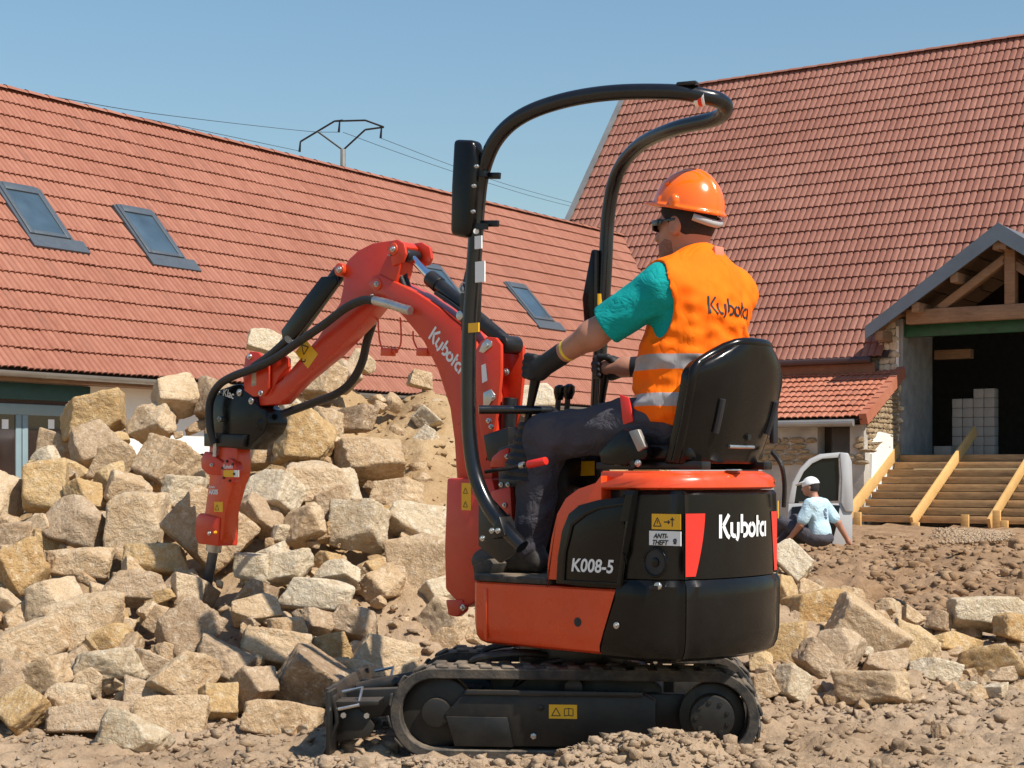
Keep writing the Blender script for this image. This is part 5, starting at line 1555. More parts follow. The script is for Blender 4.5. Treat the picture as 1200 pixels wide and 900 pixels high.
# ---- boom: two cheeks and a box between them, standing a little off the middle
BV = 0.055
boomP = [(431, 333), (436, 324), (444, 321), (452, 325), (470, 334), (488, 343), (515, 361), (545, 386), (556, 402), (562, 430), (570, 470), (575, 520), (577, 570), (572, 620), (560, 650), (538, 650), (533, 640), (536, 600), (535, 560), (532, 515), (527, 478), (513, 434), (496, 400), (474, 373), (454, 352), (440, 346)]
boom = plate('boom', boomP, BV - 0.10, BV, M['red'], bevel=0.006)
swing = plate('swing_bracket', [(533, 560), (586, 560), (596, 600), (590, 660), (576, 700), (553, 712), (540, 700), (531, 690), (530, 640)], BV - 0.16, BV + 0.045, M['red'], bevel=0.010, vref=BV)
MB().cyl(up(543, 712, BV + 0.05), up(543, 712, BV - 0.15), 0.020, 16).build('swing_pin', M['red'], swing, bevel=0.003)
bolt(BV + 0.05, 543, 712, 0.012, swing)
plate('swing_lug', [(533, 702), (553, 702), (553, 716), (546, 722), (536, 720)], BV + 0.02, BV + 0.05, M['red'], swing, vref=BV)
for vv, nm in ((BV + 0.004, 'cheek'), (BV - 0.117, 'cheek')):
    plate('boom_cheek', [(558, 418), (566, 402), (575, 395), (585, 396), (591, 404), (591, 440), (587, 480), (580, 520), (573, 540), (566, 500)], vv, vv + 0.016, M['red'], boom, bevel=0.003, vref=BV)
lay('word_mark', BRAND, side_fn(502, 396, BV, 0.0385, 42), M['white'], boom)
lay('word_mark', BRAND, (lambda f: (lambda x, y, d: (f(x, y, d)[0], BV - 0.10 - d, f(x, y, d)[2])))(side_fn(502, 396, BV, 0.0385, 42)), M['white'], boom)
q0, q1 = up(541, 566, BV + 0.046), up(552, 598, BV + 0.046)
w3 = MB().span((q1.x, BV + 0.044, q1.z), (q0.x, BV + 0.0465, q0.z)).build('warning_sticker', M['yellow'], swing)
for yy in (572, 588):
    q = up(543, yy + 6, BV + 0.0465); lay('symbol', TRI, lambda x, y, d, q=q: (q.x - x * 0.022, BV + 0.0475, q.z + y * 0.022), M['ink'], w3)
bolt(BV + 0.02, 572, 405, 0.015, boom); bolt(BV + 0.02, 578, 466, 0.012, boom)
lp = plate('pin_keeper', [(565, 402), (570, 397), (576, 400), (576, 406), (566, 414), (561, 412)], BV + 0.02, BV + 0.026, M['steel'], boom, bevel=0.002)
plate('pin_keeper', [(566, 460), (575, 456), (580, 463), (573, 475), (566, 476)], BV + 0.02, BV + 0.026, M['steel'], boom, bevel=0.002)
plate('sticker', [(564, 428), (569, 426), (571, 446), (565, 449)], BV + 0.0202, BV + 0.0215, M['white'], boom, bevel=0)
bolt(-0.02 + BV, 593, 436, 0.013, boom, 'steel')
# arm cylinder along the back of the boom
cv = BV - 0.05
A0, A1, A2, A3 = up(481, 300, cv), up(506, 327, cv), up(583, 393, cv), up(596, 404, cv)
rod = MB().cyl(A0, A1 + (A1 - A0) * 0.1, 0.016, 16).build('cylinder_rod', M['chrome'], exc)
ac = MB().cyl(A1, A3, 0.028, 20).cyl(A1 - (A3 - A1).normalized() * 0.012, A1 + (A3 - A1).normalized() * 0.05, 0.032, 20).build('arm_cylinder', M['blacksteel'], exc, bevel=0.003)
MB().cyl(A0 + Vector((0, 0.035, 0)), A0 - Vector((0, 0.035, 0)), 0.026, 18).build('rod_eye', M['blacksteel'], rod, bevel=0.003)
MB().cyl(A3 + Vector((0, 0.045, 0)), A3 - Vector((0, 0.045, 0)), 0.034, 18).build('cylinder_eye', M['blacksteel'], ac, bevel=0.003)
mb = MB(); mb.tube(catmull([A1 + Vector((-0.05, 0.03, -0.06)), up(532, 358, cv + 0.04), up(556, 378, cv + 0.04)], 6), 0.008, 8); mb.build('steel_pipe', M['blacksteel'], ac)
# boom cylinder low in front of the operator
B0, B1 = up(598, 466, -0.03), up(588, 590, -0.03)
MB().cyl(B0, B1, 0.030, 18).build('boom_cylinder', M['blacksteel'], exc, bevel=0.003)
# arm
AV = 0.045 + 0.002
armP = [(401, 316), (409, 303), (420, 293), (436, 285), (455, 282), (470, 283), (475, 289), (470, 300), (468, 316), (464, 330), (459, 345), (446, 352), (425, 378), (388, 416), (350, 447), (326, 473), (304, 476), (303, 466), (330, 445), (372, 396), (398, 355), (402, 335)]
arm = plate('arm', armP, AV - 0.075, AV, M['red'], bevel=0.006)
plate('arm_cheek', [(462, 283), (474, 281), (484, 287), (486, 300), (482, 308), (470, 312), (466, 300)], AV - 0.105, AV - 0.090, M['red'], arm, bevel=0.003, vref=AV)
plate('arm_cheek', [(458, 283), (468, 281), (476, 286), (478, 298), (474, 308), (462, 312)], AV - 0.001, AV + 0.012, M['red'], arm, bevel=0.003, vref=AV)
for (px, py, r, mk) in ((461, 292, .015, 'steel'), (398, 316, .017, 'steel'), (442, 333, .015, 'steel'), (457, 299, .006, 'steel'), (437, 346, .006, 'steel')):
    v = AV + 0.012 if px != 442 else BV
    q = up(px, py, v)
    if r > 0.01: MB().cyl(q - Vector((0, 0.02, 0)), q + Vector((0, 0.005, 0)), r + 0.010, 20).build('pin_boss', M['orange'], arm, bevel=0.003)
    bolt(v + 0.005, px, py, r * 0.8, arm, mk)
sa = [up(p[0], p[1], AV) for p in ((346, 413), (358, 397), (373, 415), (361, 432))]
st = mesh_obj('warning_sticker', [(p.x, AV + 0.0012, p.z) for p in sa], [(0, 1, 2, 3)], M['yellow'], arm)
q = up(363, 419, AV)
for pl_ in ([[(0, 0), (1, 0), (0.5, 0.9), (0, 0)]],):
    def fna(x, y, d):
        a = R(-47); x, y = (x - 0.5) * 0.042, (y + 0.1) * 0.042
        xr, yr = x * math.cos(a) - y * math.sin(a), x * math.sin(a) + y * math.cos(a)
        qq = up(359.5, 412, AV); return (qq.x - xr * 0 - (x * math.cos(R(45)) - y * math.sin(R(45))) * 1, AV + 0.002, qq.z + (x * math.sin(R(45)) + y * math.cos(R(45))))
    lay('symbol', ribbons(pl_, 0.11), fna, M['ink'], st)
    qq2 = up(354, 424, AV)
    lay('symbol', ribbons([[(0, 0), (0.7, 0), (0.7, 0.35)], [(0, 0), (0, 0.5)]], 0.2), lambda x, y, d: (qq2.x - x * 0.03, AV + 0.002, qq2.z + y * 0.03), M['ink'], st)
# bucket cylinder along the arm's back, its hose guard and the linkage
C0, C1, C2 = up(399, 318, 0.0), up(346, 392, 0.0), up(296, 438, 0.0)
bc = MB().cyl(C0, C1, 0.031, 18).cyl(C1 + (C0 - C1).normalized() * 0.03, C1 - (C0 - C1).normalized() * 0.008, 0.035, 18).build('bucket_cylinder', M['blacksteel'], exc, bevel=0.003)
MB().cyl(C1, C2, 0.017, 14).build('cylinder_rod', M['chrome'], bc)
plate('hose_guard', [(383, 325), (400, 324), (402, 332), (380, 362), (352, 398), (338, 402), (336, 388), (362, 352)], 0.040, 0.052, M['black'], bc, bevel=0.004, vref=0.02)
for vv in (AV + 0.004, AV - 0.105):
    lk_ = plate('link', [(291, 418), (297, 412), (306, 413), (319, 428), (319, 455), (313, 464), (300, 465), (290, 458), (288, 440)], vv, vv + 0.013, M['red'], bevel=0.003, vref=AV)
    plate('link_window', [(299, 438), (304, 437), (304, 452), (298, 453)], vv + 0.0128, vv + 0.0138, M['rock_white'], lk_, bevel=0, vref=AV)
plate('side_link', [(303, 466), (313, 440), (316, 418), (326, 412), (337, 420), (337, 430), (328, 440), (315, 466)], AV - 0.02, AV + 0.002, M['red'], arm, bevel=0.003, vref=AV)
for (px, py) in ((293, 418), (306, 461)): bolt(AV + 0.017, px, py, 0.013, arm)
# quick hitch and its bracket
cp_ = plate('quick_hitch', [(249.7, 462), (258.8, 456), (273.5, 451), (281.7, 450), (292.4, 459), (298.1, 470), (304.7, 478), (311.2, 480), (312.9, 496), (308.0, 508), (294.8, 520), (289.9, 527), (246.5, 525), (243.2, 500), (245.6, 470)], -0.055, 0.06, M['black'], bevel=0.006)
for (px, py, r) in ((281, 460, .016), (295, 470, .015), (256, 460, .010), (258, 491, .012)): bolt(0.062, px, py, r, cp_)
MB().cyl(up(308, 498, 0.06), up(308, 498, -0.06), 0.028, 16).build('hitch_roller', M['black'], cp_, bevel=0.003)
plate('hitch_base', [(243.0, 508), (290.6, 510), (289.0, 524), (243.0, 523)], -0.075, 0.08, M['blacksteel'], cp_, bevel=0.004, vref=0.06)
lay('lettering', text_poly('Klac', 0.045, 0, 0.0008), side_fn(261, 463, 0.0605, 1.0, 14), M['white'], cp_)
# hydraulic breaker
hm = plate('breaker', [(244.6, 519), (277.6, 523), (277.9, 555), (272.0, 570), (264.2, 600), (260.1, 632), (256.1, 640), (237.6, 636), (233.0, 628), (235.3, 606), (239.1, 600), (244.5, 560), (241.3, 548), (240.7, 535), (244.0, 530)], -0.020, 0.060, M['orange'], bevel=0.012)
plate('breaker_collar', [(231.3, 606), (236.3, 601), (258.9, 607), (257.4, 640), (233.6, 637), (230.3, 628)], -0.040, 0.069, M['red'], hm, bevel=0.006, vref=0.06)
plate('breaker_ear', [(238, 538), (243, 529), (250, 531), (268, 545), (262, 556), (246, 556), (239, 549)], 0.055, 0.075, M['red'], hm, bevel=0.005, vref=0.06)
q = up(272, 552, 0.06); MB().cyl(q - Vector((0, 0.02, 0)), q + Vector((0, 0.018, 0)), 0.054, 28).build('gas_cap', M['red'], hm, bevel=0.004)
for k in range(6):
    an = k * PI / 3 + 0.3
    c = q + Vector((0.043 * math.cos(an), 0.018, 0.043 * math.sin(an))); MB().cyl(c, c + Vector((0, 0.006, 0)), 0.006, 6).build('bolt', M['blacksteel'], hm)
lay('word_mark', BRAND, side_fn(262, 549, 0.0782, 0.0112), M['white'], hm)
a_, b_ = up(262, 551, 0.079), up(280, 559, 0.079)
st = MB().span((b_.x, 0.078, b_.z), (a_.x, 0.0795, a_.z)).build('sticker', M['yellow'], hm)
MB().span((b_.x, 0.079, b_.z), (b_.x + (a_.x - b_.x) * 0.3, 0.080, a_.z)).build('sticker_end', M['white'], st)
lay('word_mark', BRAND, side_fn(245, 572, 0.0602, 0.0075), M['white'], hm)
lay('lettering', text_poly('AK05', 0.028, 0, 0.0012), side_fn(245, 579, 0.0602, 1.0), M['white'], hm)
a_, b_ = up(251, 588, 0.061), up(261, 600, 0.061)
st = MB().span((b_.x, 0.060, b_.z), (a_.x, 0.0612, a_.z)).build('warning_sticker', M['yellow'], hm)
lay('symbol', TRI, lambda x, y, d: (a_.x - 0.008 - x * 0.026, 0.0618, b_.z + 0.008 + y * 0.026), M['ink'], st)
bolt(0.070, 246, 625, 0.010, hm); bolt(0.070, 253, 624, 0.008, hm, 'yellow'); bolt(0.076, 249, 545, 0.009, hm, 'steel')
q0, q1, q2, q3 = up(252, 632, 0.015), up(250, 646, 0.015), up(243, 685, 0.015), up(240, 702, 0.015)
MB().cyl(q0, q1, 0.034, 18).build('chisel_bush', M['steel'], hm)
MB().tube([q1, q2, q3], [0.022, 0.022, 0.010], 16).build('chisel', M['chisel'], hm)
MB().cyl(up(252, 535, 0.075), up(253, 516, 0.075), 0.011, 12).build('hose_fitting', M['steel'], hm)
# hoses
def hose(pix, r, v=None, name='hydraulic_hose', m='hose'):
    mb = MB(); mb.tube(catmull([up(*(p if len(p) == 3 else (p[0], p[1], v))) for p in pix], 8), r, 12)
    return mb.build(name, M[m], exc, sharp=60)
hose([(438, 352, .09), (425, 352, .095), (405, 361, .10), (380, 380, .10), (348, 402, .10), (322, 420, .10), (297, 432, .10), (273, 441, .10), (256, 452, .10), (246, 472, .10), (246, 500, .10), (251, 520, .085)], 0.0175)
hose([(338, 398, .085), (318, 416, .085), (298, 430, .085)], 0.020)
hose([(437, 378, -.06), (430, 400, -.08), (424, 425, -.10), (412, 447, -.10), (395, 461, -.09), (370, 471, -.07), (345, 480, -.04), (330, 486, 0.0)], 0.0175)
mb = MB(); pth = catmull([up(438, 352, .09), up(455, 356, .085), up(470, 361, .082), up(481, 364, .08)], 6)
mb.tube(pth, [0.017 + (0.002 if k % 2 else 0) for k in range(len(pth))], 12); mb.build('braided_hose_end', M['steel'], boom)
hose([(468, 318, .02), (472, 330, .025), (477, 342, .03)], 0.010); hose([(474, 317, -.0), (477, 330, .005), (482, 344, .01)], 0.010)
for pts_ in ([(443, 372), (444, 392), (447, 406), (454, 412)], [(469, 372), (470, 390), (469, 405), (462, 414), (456, 412)], [(484, 388), (485, 400), (492, 412), (500, 413)]):
    hose([(p[0], p[1], -0.02) for p in pts_], 0.0035, name='orange_cord', m='orange')
for (px, py) in ((455, 412), (497, 412)):
    q = up(px, py, -0.02); MB().beam(q - Vector((0.03, 0, 0.004)), q + Vector((0.03, 0, 0)), 0.03, 0.032).cyl(q, q + Vector((-0.05, 0, 0)), 0.010, 10).build('dust_cap', M['orange'], exc, bevel=0.004)

# ---- control console in front of the operator
MB().prism([uz(x, y, 0.1) for x, y in ((590, 525), (640, 510), (650, 540), (645, 640), (600, 650), (592, 580))], FY, -0.20, 0.14).build('control_console', M['blacksteel'], exc, bevel=0.015)
q = up(603, 548, 0.2)
rc = plate('red_cover', [(577, 548), (580, 535), (590, 527), (600, 524), (601, 548)], 0.14, 0.22, M['red'], bevel=0.01, vref=0.2)
bolt(0.222, 595, 535, 0.009, rc)
plate('sensor_block', [(570, 510), (585, 505), (600, 500), (600, 545), (575, 540)], 0.05, 0.12, M['blacksteel'], bevel=0.006, vref=0.1)
bolt(0.122, 573, 493, 0.010, exc, 'steel'); bolt(0.122, 576, 500, 0.009, exc, 'steel')
plate('pedal_frame', [(577, 575), (600, 570), (604, 640), (590, 650), (580, 620)], 0.08, 0.16, M['red'], bevel=0.006, vref=0.15)
for (px, py) in ((588, 568), (596, 568), (592, 592), (595, 605)): bolt(0.162, px, py, 0.009, exc, 'steel')
lv = MB(); lv.tube([up(569, 553, 0.30), up(600, 548, 0.30), up(622, 543, 0.30)], 0.007, 10); lever = lv.build('blade_lever', M['blacksteel'], exc)
MB().tube([up(619, 544.5, 0.30), up(640, 540, 0.30)], [0.014, 0.014], 14).build('lever_grip', M['redsticker'], lever, bevel=0.003)
MB().cyl(up(610, 546, 0.30), up(614, 545, 0.30), 0.012, 12).build('lever_collar', M['steel'], lever)
# near joystick with its ribbed boot
def joystick(pp, v, rod_top, base, bootr):
    j = MB(); a_ = up(*base, v); b_ = up(*rod_top, v)
    j.tube([a_, a_ * 0.6 + b_ * 0.4, a_ * 0.25 + b_ * 0.75, b_], [0.012, 0.014, 0.018, 0.022], 14)
    jo = j.build('joystick', M['black'], exc)
    bt = MB(); d = Vector((0.02, 0, -0.20))
    n = 15; pts_ = [a_ + Vector((0, 0, 0.01)) + d * (k / n) for k in range(n + 1)]
    bt.tube(pts_, [0.022 + bootr * (k / n) ** 1.2 + (0.006 if k % 2 else 0) for k in range(n + 1)], 18)
    bt.build('rubber_boot', M['hose'], jo)
    return jo
joystick(None, 0.20, (630, 432), (617, 498), 0.055)
joystick(None, -0.22, (710, 430), (704, 480), 0.05)
for (px, py) in ((655, 462), (666, 461)):
    q = up(px, py, -0.02)
    kn = MB().tube([q + Vector((0, 0, -0.02)), q + Vector((-.003, 0, 0.005)), q + Vector((-0.005, 0, 0.026)), q + Vector((-0.005, 0, 0.034))], [0.014, 0.022, 0.020, 0.008], 14).build('travel_lever', M['black'], exc)
    MB().cyl(q + Vector((0.03, 0, -0.25)), q, 0.010, 10).build('lever_rod', M['blacksteel'], kn)
plate('foot_pedal', [(565, 662), (585, 654), (590, 660), (585, 672), (567, 675)], 0.16, 0.30, M['rubber'], bevel=0.004, vref=0.25)
wp_ = plate('warning_sticker', [(676, 541), (697, 540), (697, 557), (676, 558)], -0.05, -0.048, M['yellow'], bevel=0, vref=-0.05)
plate('seat_pillar', [(670, 535), (700, 535), (702, 570), (668, 572)], -0.12, -0.052, M['blacksteel'], bevel=0.006, vref=-0.05)

# ---- seat
def super_shell(name, cfun, nu, nv, m, parent):
    vs = [cfun(i / (nu - 1), j / (nv - 1)) for i in range(nu) for j in range(nv)]
    fs = [(i * nv + j, i * nv + j + 1, (i + 1) * nv + j + 1, (i + 1) * nv + j) for i in range(nu - 1) for j in range(nv - 1)]
    return mesh_obj(name, vs, fs, m, parent, smooth=True)
sv = -0.03
MB().prism([(-0.28, 1.005), (-0.27, 1.04), (-0.32, 1.055), (-0.60, 1.05), (-0.635, 1.05), (-0.64, 0.995), (-0.34, 0.985)], FY, sv - 0.22, sv + 0.22).build('seat_cushion', M['black'], exc, bevel=0.02, seg=3)
bt_, bb_ = 1.385, 0.985
def back_profile(t):           # x of the back shell at height t (0 bottom to 1 top)
    return -0.665 - 0.095 * t - 0.02 * math.sin(t * PI)
def half_w(t):                 # half width
    return 0.258 * (1 - 0.10 * (1 - t) ** 2) * (1 - max(0, (t - 0.72) / 0.28) ** 3 * 0.42)
NBK = 22
def back(u, v):
    t = u; a = (v - 0.5) * 2
    w = half_w(t)
    curl = abs(a) ** 3 * 0.075
    return (back_profile(t) + curl, sv + a * w, bb_ + (bt_ - bb_) * t + (-abs(a) ** 4 * 0.05 * max(0, t - 0.5) * 2))
mb = MB()
outer = [[back(i / NBK, j / 24) for j in range(25)] for i in range(NBK + 1)]
vs = [p for r_ in outer for p in r_] + [(p[0] + 0.055, p[1] * 0.97 + sv * 0.03, p[2] - (0.004 if i == NBK else 0)) for i, r_ in enumerate(outer) for p in r_]
nn_ = (NBK + 1) * 25
for i in range(NBK):
    for j in range(24):
        a = i * 25 + j
        mb.f += [(a, a + 1, a + 26, a + 25), (nn_ + a, nn_ + a + 25, nn_ + a + 26, nn_ + a + 1)]
for i in range(NBK):
    for j in (0, 24):
        a = i * 25 + j; mb.f.append((a, a + 25, nn_ + a + 25, nn_ + a))
for j in range(24):
    for i in (0, NBK):
        a = i * 25 + j; mb.f.append((a, a + 1, nn_ + a + 1, nn_ + a))
mb.v = vs
sb = mb.build('seat_back', M['black'], exc, bevel=0.012, seg=3, sharp=60)
# ribs, slots and rail on the back shell
for a in (-0.62, 0.62):
    pts_ = [Vector(back(t, 0.5 + a / 2)) + Vector((-0.006, 0, 0)) for t in np.linspace(0.25, 0.52, 6)]
    mb = MB(); mb.tube(pts_, 0.011, 8); mb.build('back_slot', M['ink'], sb)
mb = MB(); ed = [back(t, 0.985) for t in np.linspace(0.02, 0.97, 14)] + [back(0.99, v) for v in np.linspace(0.9, 0.1, 9)] + [back(t, 0.015) for t in np.linspace(0.97, 0.02, 14)]
mb.tube([Vector(p) + Vector((0.012, 0, 0)) for p in ed], 0.016, 10); mb.build('seat_piping', M['black'], sb, sharp=60)
pts_ = [Vector(back(0.14, v)) + Vector((-0.004, 0, 0)) for v in np.linspace(0.35, 0.65, 5)]
mb = MB(); mb.tube(pts_, 0.006, 8); mb.build('metal_strip', M['steel'], sb)
q = Vector(back(0.22, 0.46)); MB().cyl(q + Vector((0.01, 0, 0)), q + Vector((-0.010, 0, 0)), 0.011, 12).build('bolt', M['blacksteel'], sb)
for dy in (-0.03, 0.06):
    pass
rq = Vector(back(0.36, 0.16)); MB().box(rq + Vector((-0.012, 0, 0)), (0.02, 0.03, 0.15)).build('belt_reel', M['ink'], sb, bevel=0.006)
MB().span((-0.68, sv - 0.20, 0.966), (-0.24, sv - 0.15, 0.992)).span((-0.68, sv + 0.16, 0.966), (-0.24, sv + 0.21, 0.992)).build('seat_rail', M['blacksteel'], exc, bevel=0.004)
sh_ = plate('belt_anchor', [(708, 530), (735, 503), (746, 504), (766, 528), (764, 538), (740, 546), (712, 544)], 0.20, 0.235, M['black'], bevel=0.008, vref=0.2)
plate('anchor_cover', [(746, 506), (757, 503), (766, 524), (757, 530)], 0.225, 0.245, M['zinc'], sh_, bevel=0.004, vref=0.2)
bolt(0.237, 748, 543, 0.012, sh_)
MB().beam(up(742, 540, 0.235), up(745, 548, 0.235), 0.02, 0.02).build('anchor_foot', M['blacksteel'], sh_)
mb = MB(); mb.tube(catmull([up(905, 530, -0.24), (-0.72, -0.22, 0.985), (-0.715, -0.25, 0.92), (-0.70, -0.27, 0.84)], 6), 0.008, 8); mb.build('rear_cable', M['hose'], exc)
# ------------------------------------------------------------------ people: distance fields turned into skins
def surface_nets(f, lo, hi, h):
    lo = np.array(lo, float); hi = np.array(hi, float)
    n = np.ceil((hi - lo) / h).astype(int) + 1
    ax = [lo[i] + h * np.arange(n[i]) for i in range(3)]
    G = np.stack(np.meshgrid(*ax, indexing='ij'), -1).astype(np.float32)
    V = f(G.reshape(-1, 3)).reshape(n)
    s = V < 0
    c = np.zeros(np.array(V.shape) - 1, int)
    acc = np.zeros(c.shape + (3,)); cnt = np.zeros(c.shape)
    def sl(o): return tuple(slice(o[i], o[i] + c.shape[i]) for i in range(3))
    for a in range(3):
        for b in range(2):
            for d in range(2):
                o0 = [0, 0, 0]; o1 = [0, 0, 0]
                k = [i for i in range(3) if i != a]
                o0[k[0]] = o1[k[0]] = b; o0[k[1]] = o1[k[1]] = d; o1[a] = 1
                v0, v1 = V[sl(o0)], V[sl(o1)]
                cr = (v0 < 0) != (v1 < 0)
                t = np.where(cr, v0 / np.where(cr, v0 - v1, 1), 0)
                for i in range(3):
                    acc[..., i] += np.where(cr, o0[i] + (t if i == a else 0), 0)
                cnt += cr
    act = cnt > 0
    idx = -np.ones(c.shape, int); idx[act] = np.arange(act.sum())
    ijk = np.argwhere(act)
    P = lo + h * (ijk + acc[act] / cnt[act][:, None])
    faces = []
    for a in range(3):
        k = [(a + 1) % 3, (a + 2) % 3]
        s0 = [slice(1, -1)] * 3; s0[a] = slice(0, -1)
        s1 = [slice(1, -1)] * 3; s1[a] = slice(1, None)
        A, B = s[tuple(s0)], s[tuple(s1)]
        for flip in (0, 1):
            e = np.argwhere((A & ~B) if not flip else (~A & B))
            if not len(e): continue
            e = e + np.array([1 if i != a else 0 for i in range(3)])
            q = []
            for (d0, d1) in ((-1, -1), (0, -1), (0, 0), (-1, 0)):
                g = e.copy(); g[:, k[0]] += d0; g[:, k[1]] += d1
                q.append(idx[g[:, 0], g[:, 1], g[:, 2]])
            q = np.stack(q, 1)
            if flip: q = q[:, ::-1]
            faces.append(q)
    Fc = np.concatenate(faces); Fc = Fc[(Fc >= 0).all(1)]
    return P, Fc
def cone(p, a, b, ra, rb):
    a = np.array(a, np.float32); b = np.array(b, np.float32)
    ab = b - a; t = np.clip(((p - a) @ ab) / max(1e-9, ab @ ab), 0, 1)
    return np.linalg.norm(p - a - t[:, None] * ab, axis=1) - (ra + (rb - ra) * t)
def ell(p, c, r, rot=None):
    q = p - np.array(c, np.float32)
    if rot is not None: q = q @ np.array(rot, np.float32)
    r = np.array(r, np.float32)
    k0 = np.linalg.norm(q / r, axis=1); k1 = np.linalg.norm(q / (r * r), axis=1)
    return np.where(k1 > 1e-6, k0 * (k0 - 1) / np.maximum(k1, 1e-6), -r.min())
def smin(*d, k=0.03):
    o = d[0]
    for e in d[1:]:
        h = np.clip(0.5 + 0.5 * (e - o) / k, 0, 1); o = e + (o - e) * h - k * h * (1 - h)
    return o
def chain(p, pts, rs, k=0.02):
    return smin(*[cone(p, pts[i], pts[i + 1], rs[i], rs[i + 1]) for i in range(len(pts) - 1)], k=k)
def folds(p, amp, seed, fr=(18, 45), n=7, axis=None):
    r = np.random.default_rng(seed); o = 0
    for i in range(n):
        d = r.normal(0, 1, 3)
        if axis is not None: d = d * 0.45 + np.array(axis) * r.choice([-1, 1])
        d /= np.linalg.norm(d)
        ph = (p @ d.astype(np.float32)) * r.uniform(*fr)
        o = o + np.abs(np.sin(ph + r.uniform(0, 6) + 1.2 * np.sin(p @ r.normal(0, 9, 3).astype(np.float32)))) ** 1.6
    return amp * (o / n - 0.45)
def skin_obj(name, f, lo, hi, h, m, parent, off):
    P, Fc = surface_nets(f, lo, hi, h)
    return mesh_obj(name, P - np.array(off), Fc, m, parent, smooth=True)

M['skin'] = surf('tanned_skin', (0.40, 0.185, 0.115), 0.5, var=0.10, vscale=14, bumps=0.12, bscale=180)
def fabric(name, color, crease=0.5, weave=240, dust=0.0):
    m = surf(name, color, 0.88, var=0.12, vscale=6, dust=dust, spec=0.2)
    nt = m.node_tree; b = nt.nodes['Principled BSDF']
    cr = tex_noise(nt, 8, 5, 0.55, dist=1.6)
    rd = mth(nt, 'ABSOLUTE', mth(nt, 'SUBTRACT', cr.outputs[0], 0.5))
    h = mth(nt, 'ADD', mth(nt, 'POWER', mth(nt, 'MULTIPLY', rd, 4.0, True), 0.6), mth(nt, 'MULTIPLY', tex_noise(nt, weave, 3).outputs[0], 0.06))
    bump(nt, b, h, crease, 0.02)
    return m
M['teal'] = fabric('teal_cotton', (0.004, 0.30, 0.29), 0.3)
M['trousers'] = fabric('dark_grey_workwear', (0.064, 0.061, 0.074), 0.35, dust=0.10)
M['glove'] = surf('black_glove', (0.010, 0.010, 0.011), 0.65, var=0.2, bumps=0.2, bscale=200)
M['shoe'] = surf('dusty_black_shoe', (0.016, 0.015, 0.015), 0.6, var=0.2, dust=0.25, topdust=0.3)
M['helmet'] = surf('orange_helmet', (0.92, 0.145, 0.004), 0.20, var=0.03, coat=0.4)
M['hair'] = surf('dark_hair', (0.018, 0.012, 0.009), 0.8, var=0.3, vscale=60, bumps=0.5, bscale=300)
M['strap'] = surf('white_cradle', (0.38, 0.37, 0.36), 0.5, var=0.05)
M['cuff'] = surf('yellow_cuff', (0.75, 0.55, 0.06), 0.7, var=0.08)
def mat_vest():
    m, nt, b = new_mat('hi_vis_vest')
    tc = N(nt, 'ShaderNodeTexCoord'); sx = N(nt, 'ShaderNodeSeparateXYZ')
    nt.links.new(tc.outputs['Object'], sx.inputs[0])
    w = tex_noise(nt, 7, 3)
    zz = mth(nt, 'ADD', mth(nt, 'ADD', sx.outputs[2], mth(nt, 'MULTIPLY', sx.outputs[1], -0.03)), mth(nt, 'MULTIPLY', mth(nt, 'SUBTRACT', w.outputs[0], 0.5), 0.012))
    def bandm(z0, z1):
        return mth(nt, 'MULTIPLY', mth(nt, 'GREATER_THAN', zz, z0), mth(nt, 'LESS_THAN', zz, z1))
    msk = mth(nt, 'ADD', bandm(0.712, 0.762), bandm(0.590, 0.634), True)
    n = tex_noise(nt, 5, 5)
    c = ramp(nt, n.outputs[0], [(0.3, (0.95, 0.130, 0.003)), (0.7, (1.0, 0.185, 0.005))]).outputs[0]
    g = ramp(nt, n.outputs[0], [(0.3, (0.27, 0.25, 0.25)), (0.7, (0.40, 0.38, 0.38))]).outputs[0]
    nt.links.new(mixc(nt, msk, c, g), b.inputs['Base Color'])
    nt.links.new(mixc(nt, msk, (0.8, 0.8, 0.8), (0.35, 0.35, 0.35)), b.inputs['Roughness'])
    b.inputs['Specular IOR Level'].default_value = 0.15
    cr = tex_noise(nt, 6, 3, 0.45, dist=1.0, stretch=(1, 1, 0.5))
    rd = mth(nt, 'ABSOLUTE', mth(nt, 'SUBTRACT', cr.outputs[0], 0.5))
    hh_ = mth(nt, 'ADD', mth(nt, 'POWER', mth(nt, 'MULTIPLY', rd, 4.0, True), 0.6), mth(nt, 'MULTIPLY', tex_noise(nt, 260, 3).outputs[0], 0.06))
    bump(nt, b, hh_, 0.28, 0.02)
    return m
M['vest'] = mat_vest()

POFF = (-0.48, -0.04, 0.58)                                        # the person's base, in the machine's frame
oper = thing('person', 'man in orange vest and hard hat sitting at the levers of the excavator', 'person', UF.world(POFF), UF.a)
VC = -0.04                                                          # body centre line
SHL, SHR = (-0.495, 0.155, 1.565), (-0.520, -0.235, 1.565)
ELL = tuple(up(694, 393, 0.235)); HDL = tuple(up(632, 431, 0.20))
WRL = tuple(Vector(ELL) + (Vector(HDL) - Vector(ELL)) * 0.80)
ELR = (-0.30, -0.315, 1.345); HDR = tuple(up(711, 431, -0.22))
WRR = tuple(Vector(ELR) + (Vector(HDR) - Vector(ELR)) * 0.78)
HPL, HPR = (-0.46, 0.065, 1.135), (-0.46, -0.14, 1.135)
KNL = tuple(up(640, 513, 0.17)); KNR = (0.03, -0.13, 1.07)
ANL = tuple(up(617, 640, 0.17)); ANR = (0.12, -0.12, 0.69)
HC = np.array((-0.455, VC, 1.795))
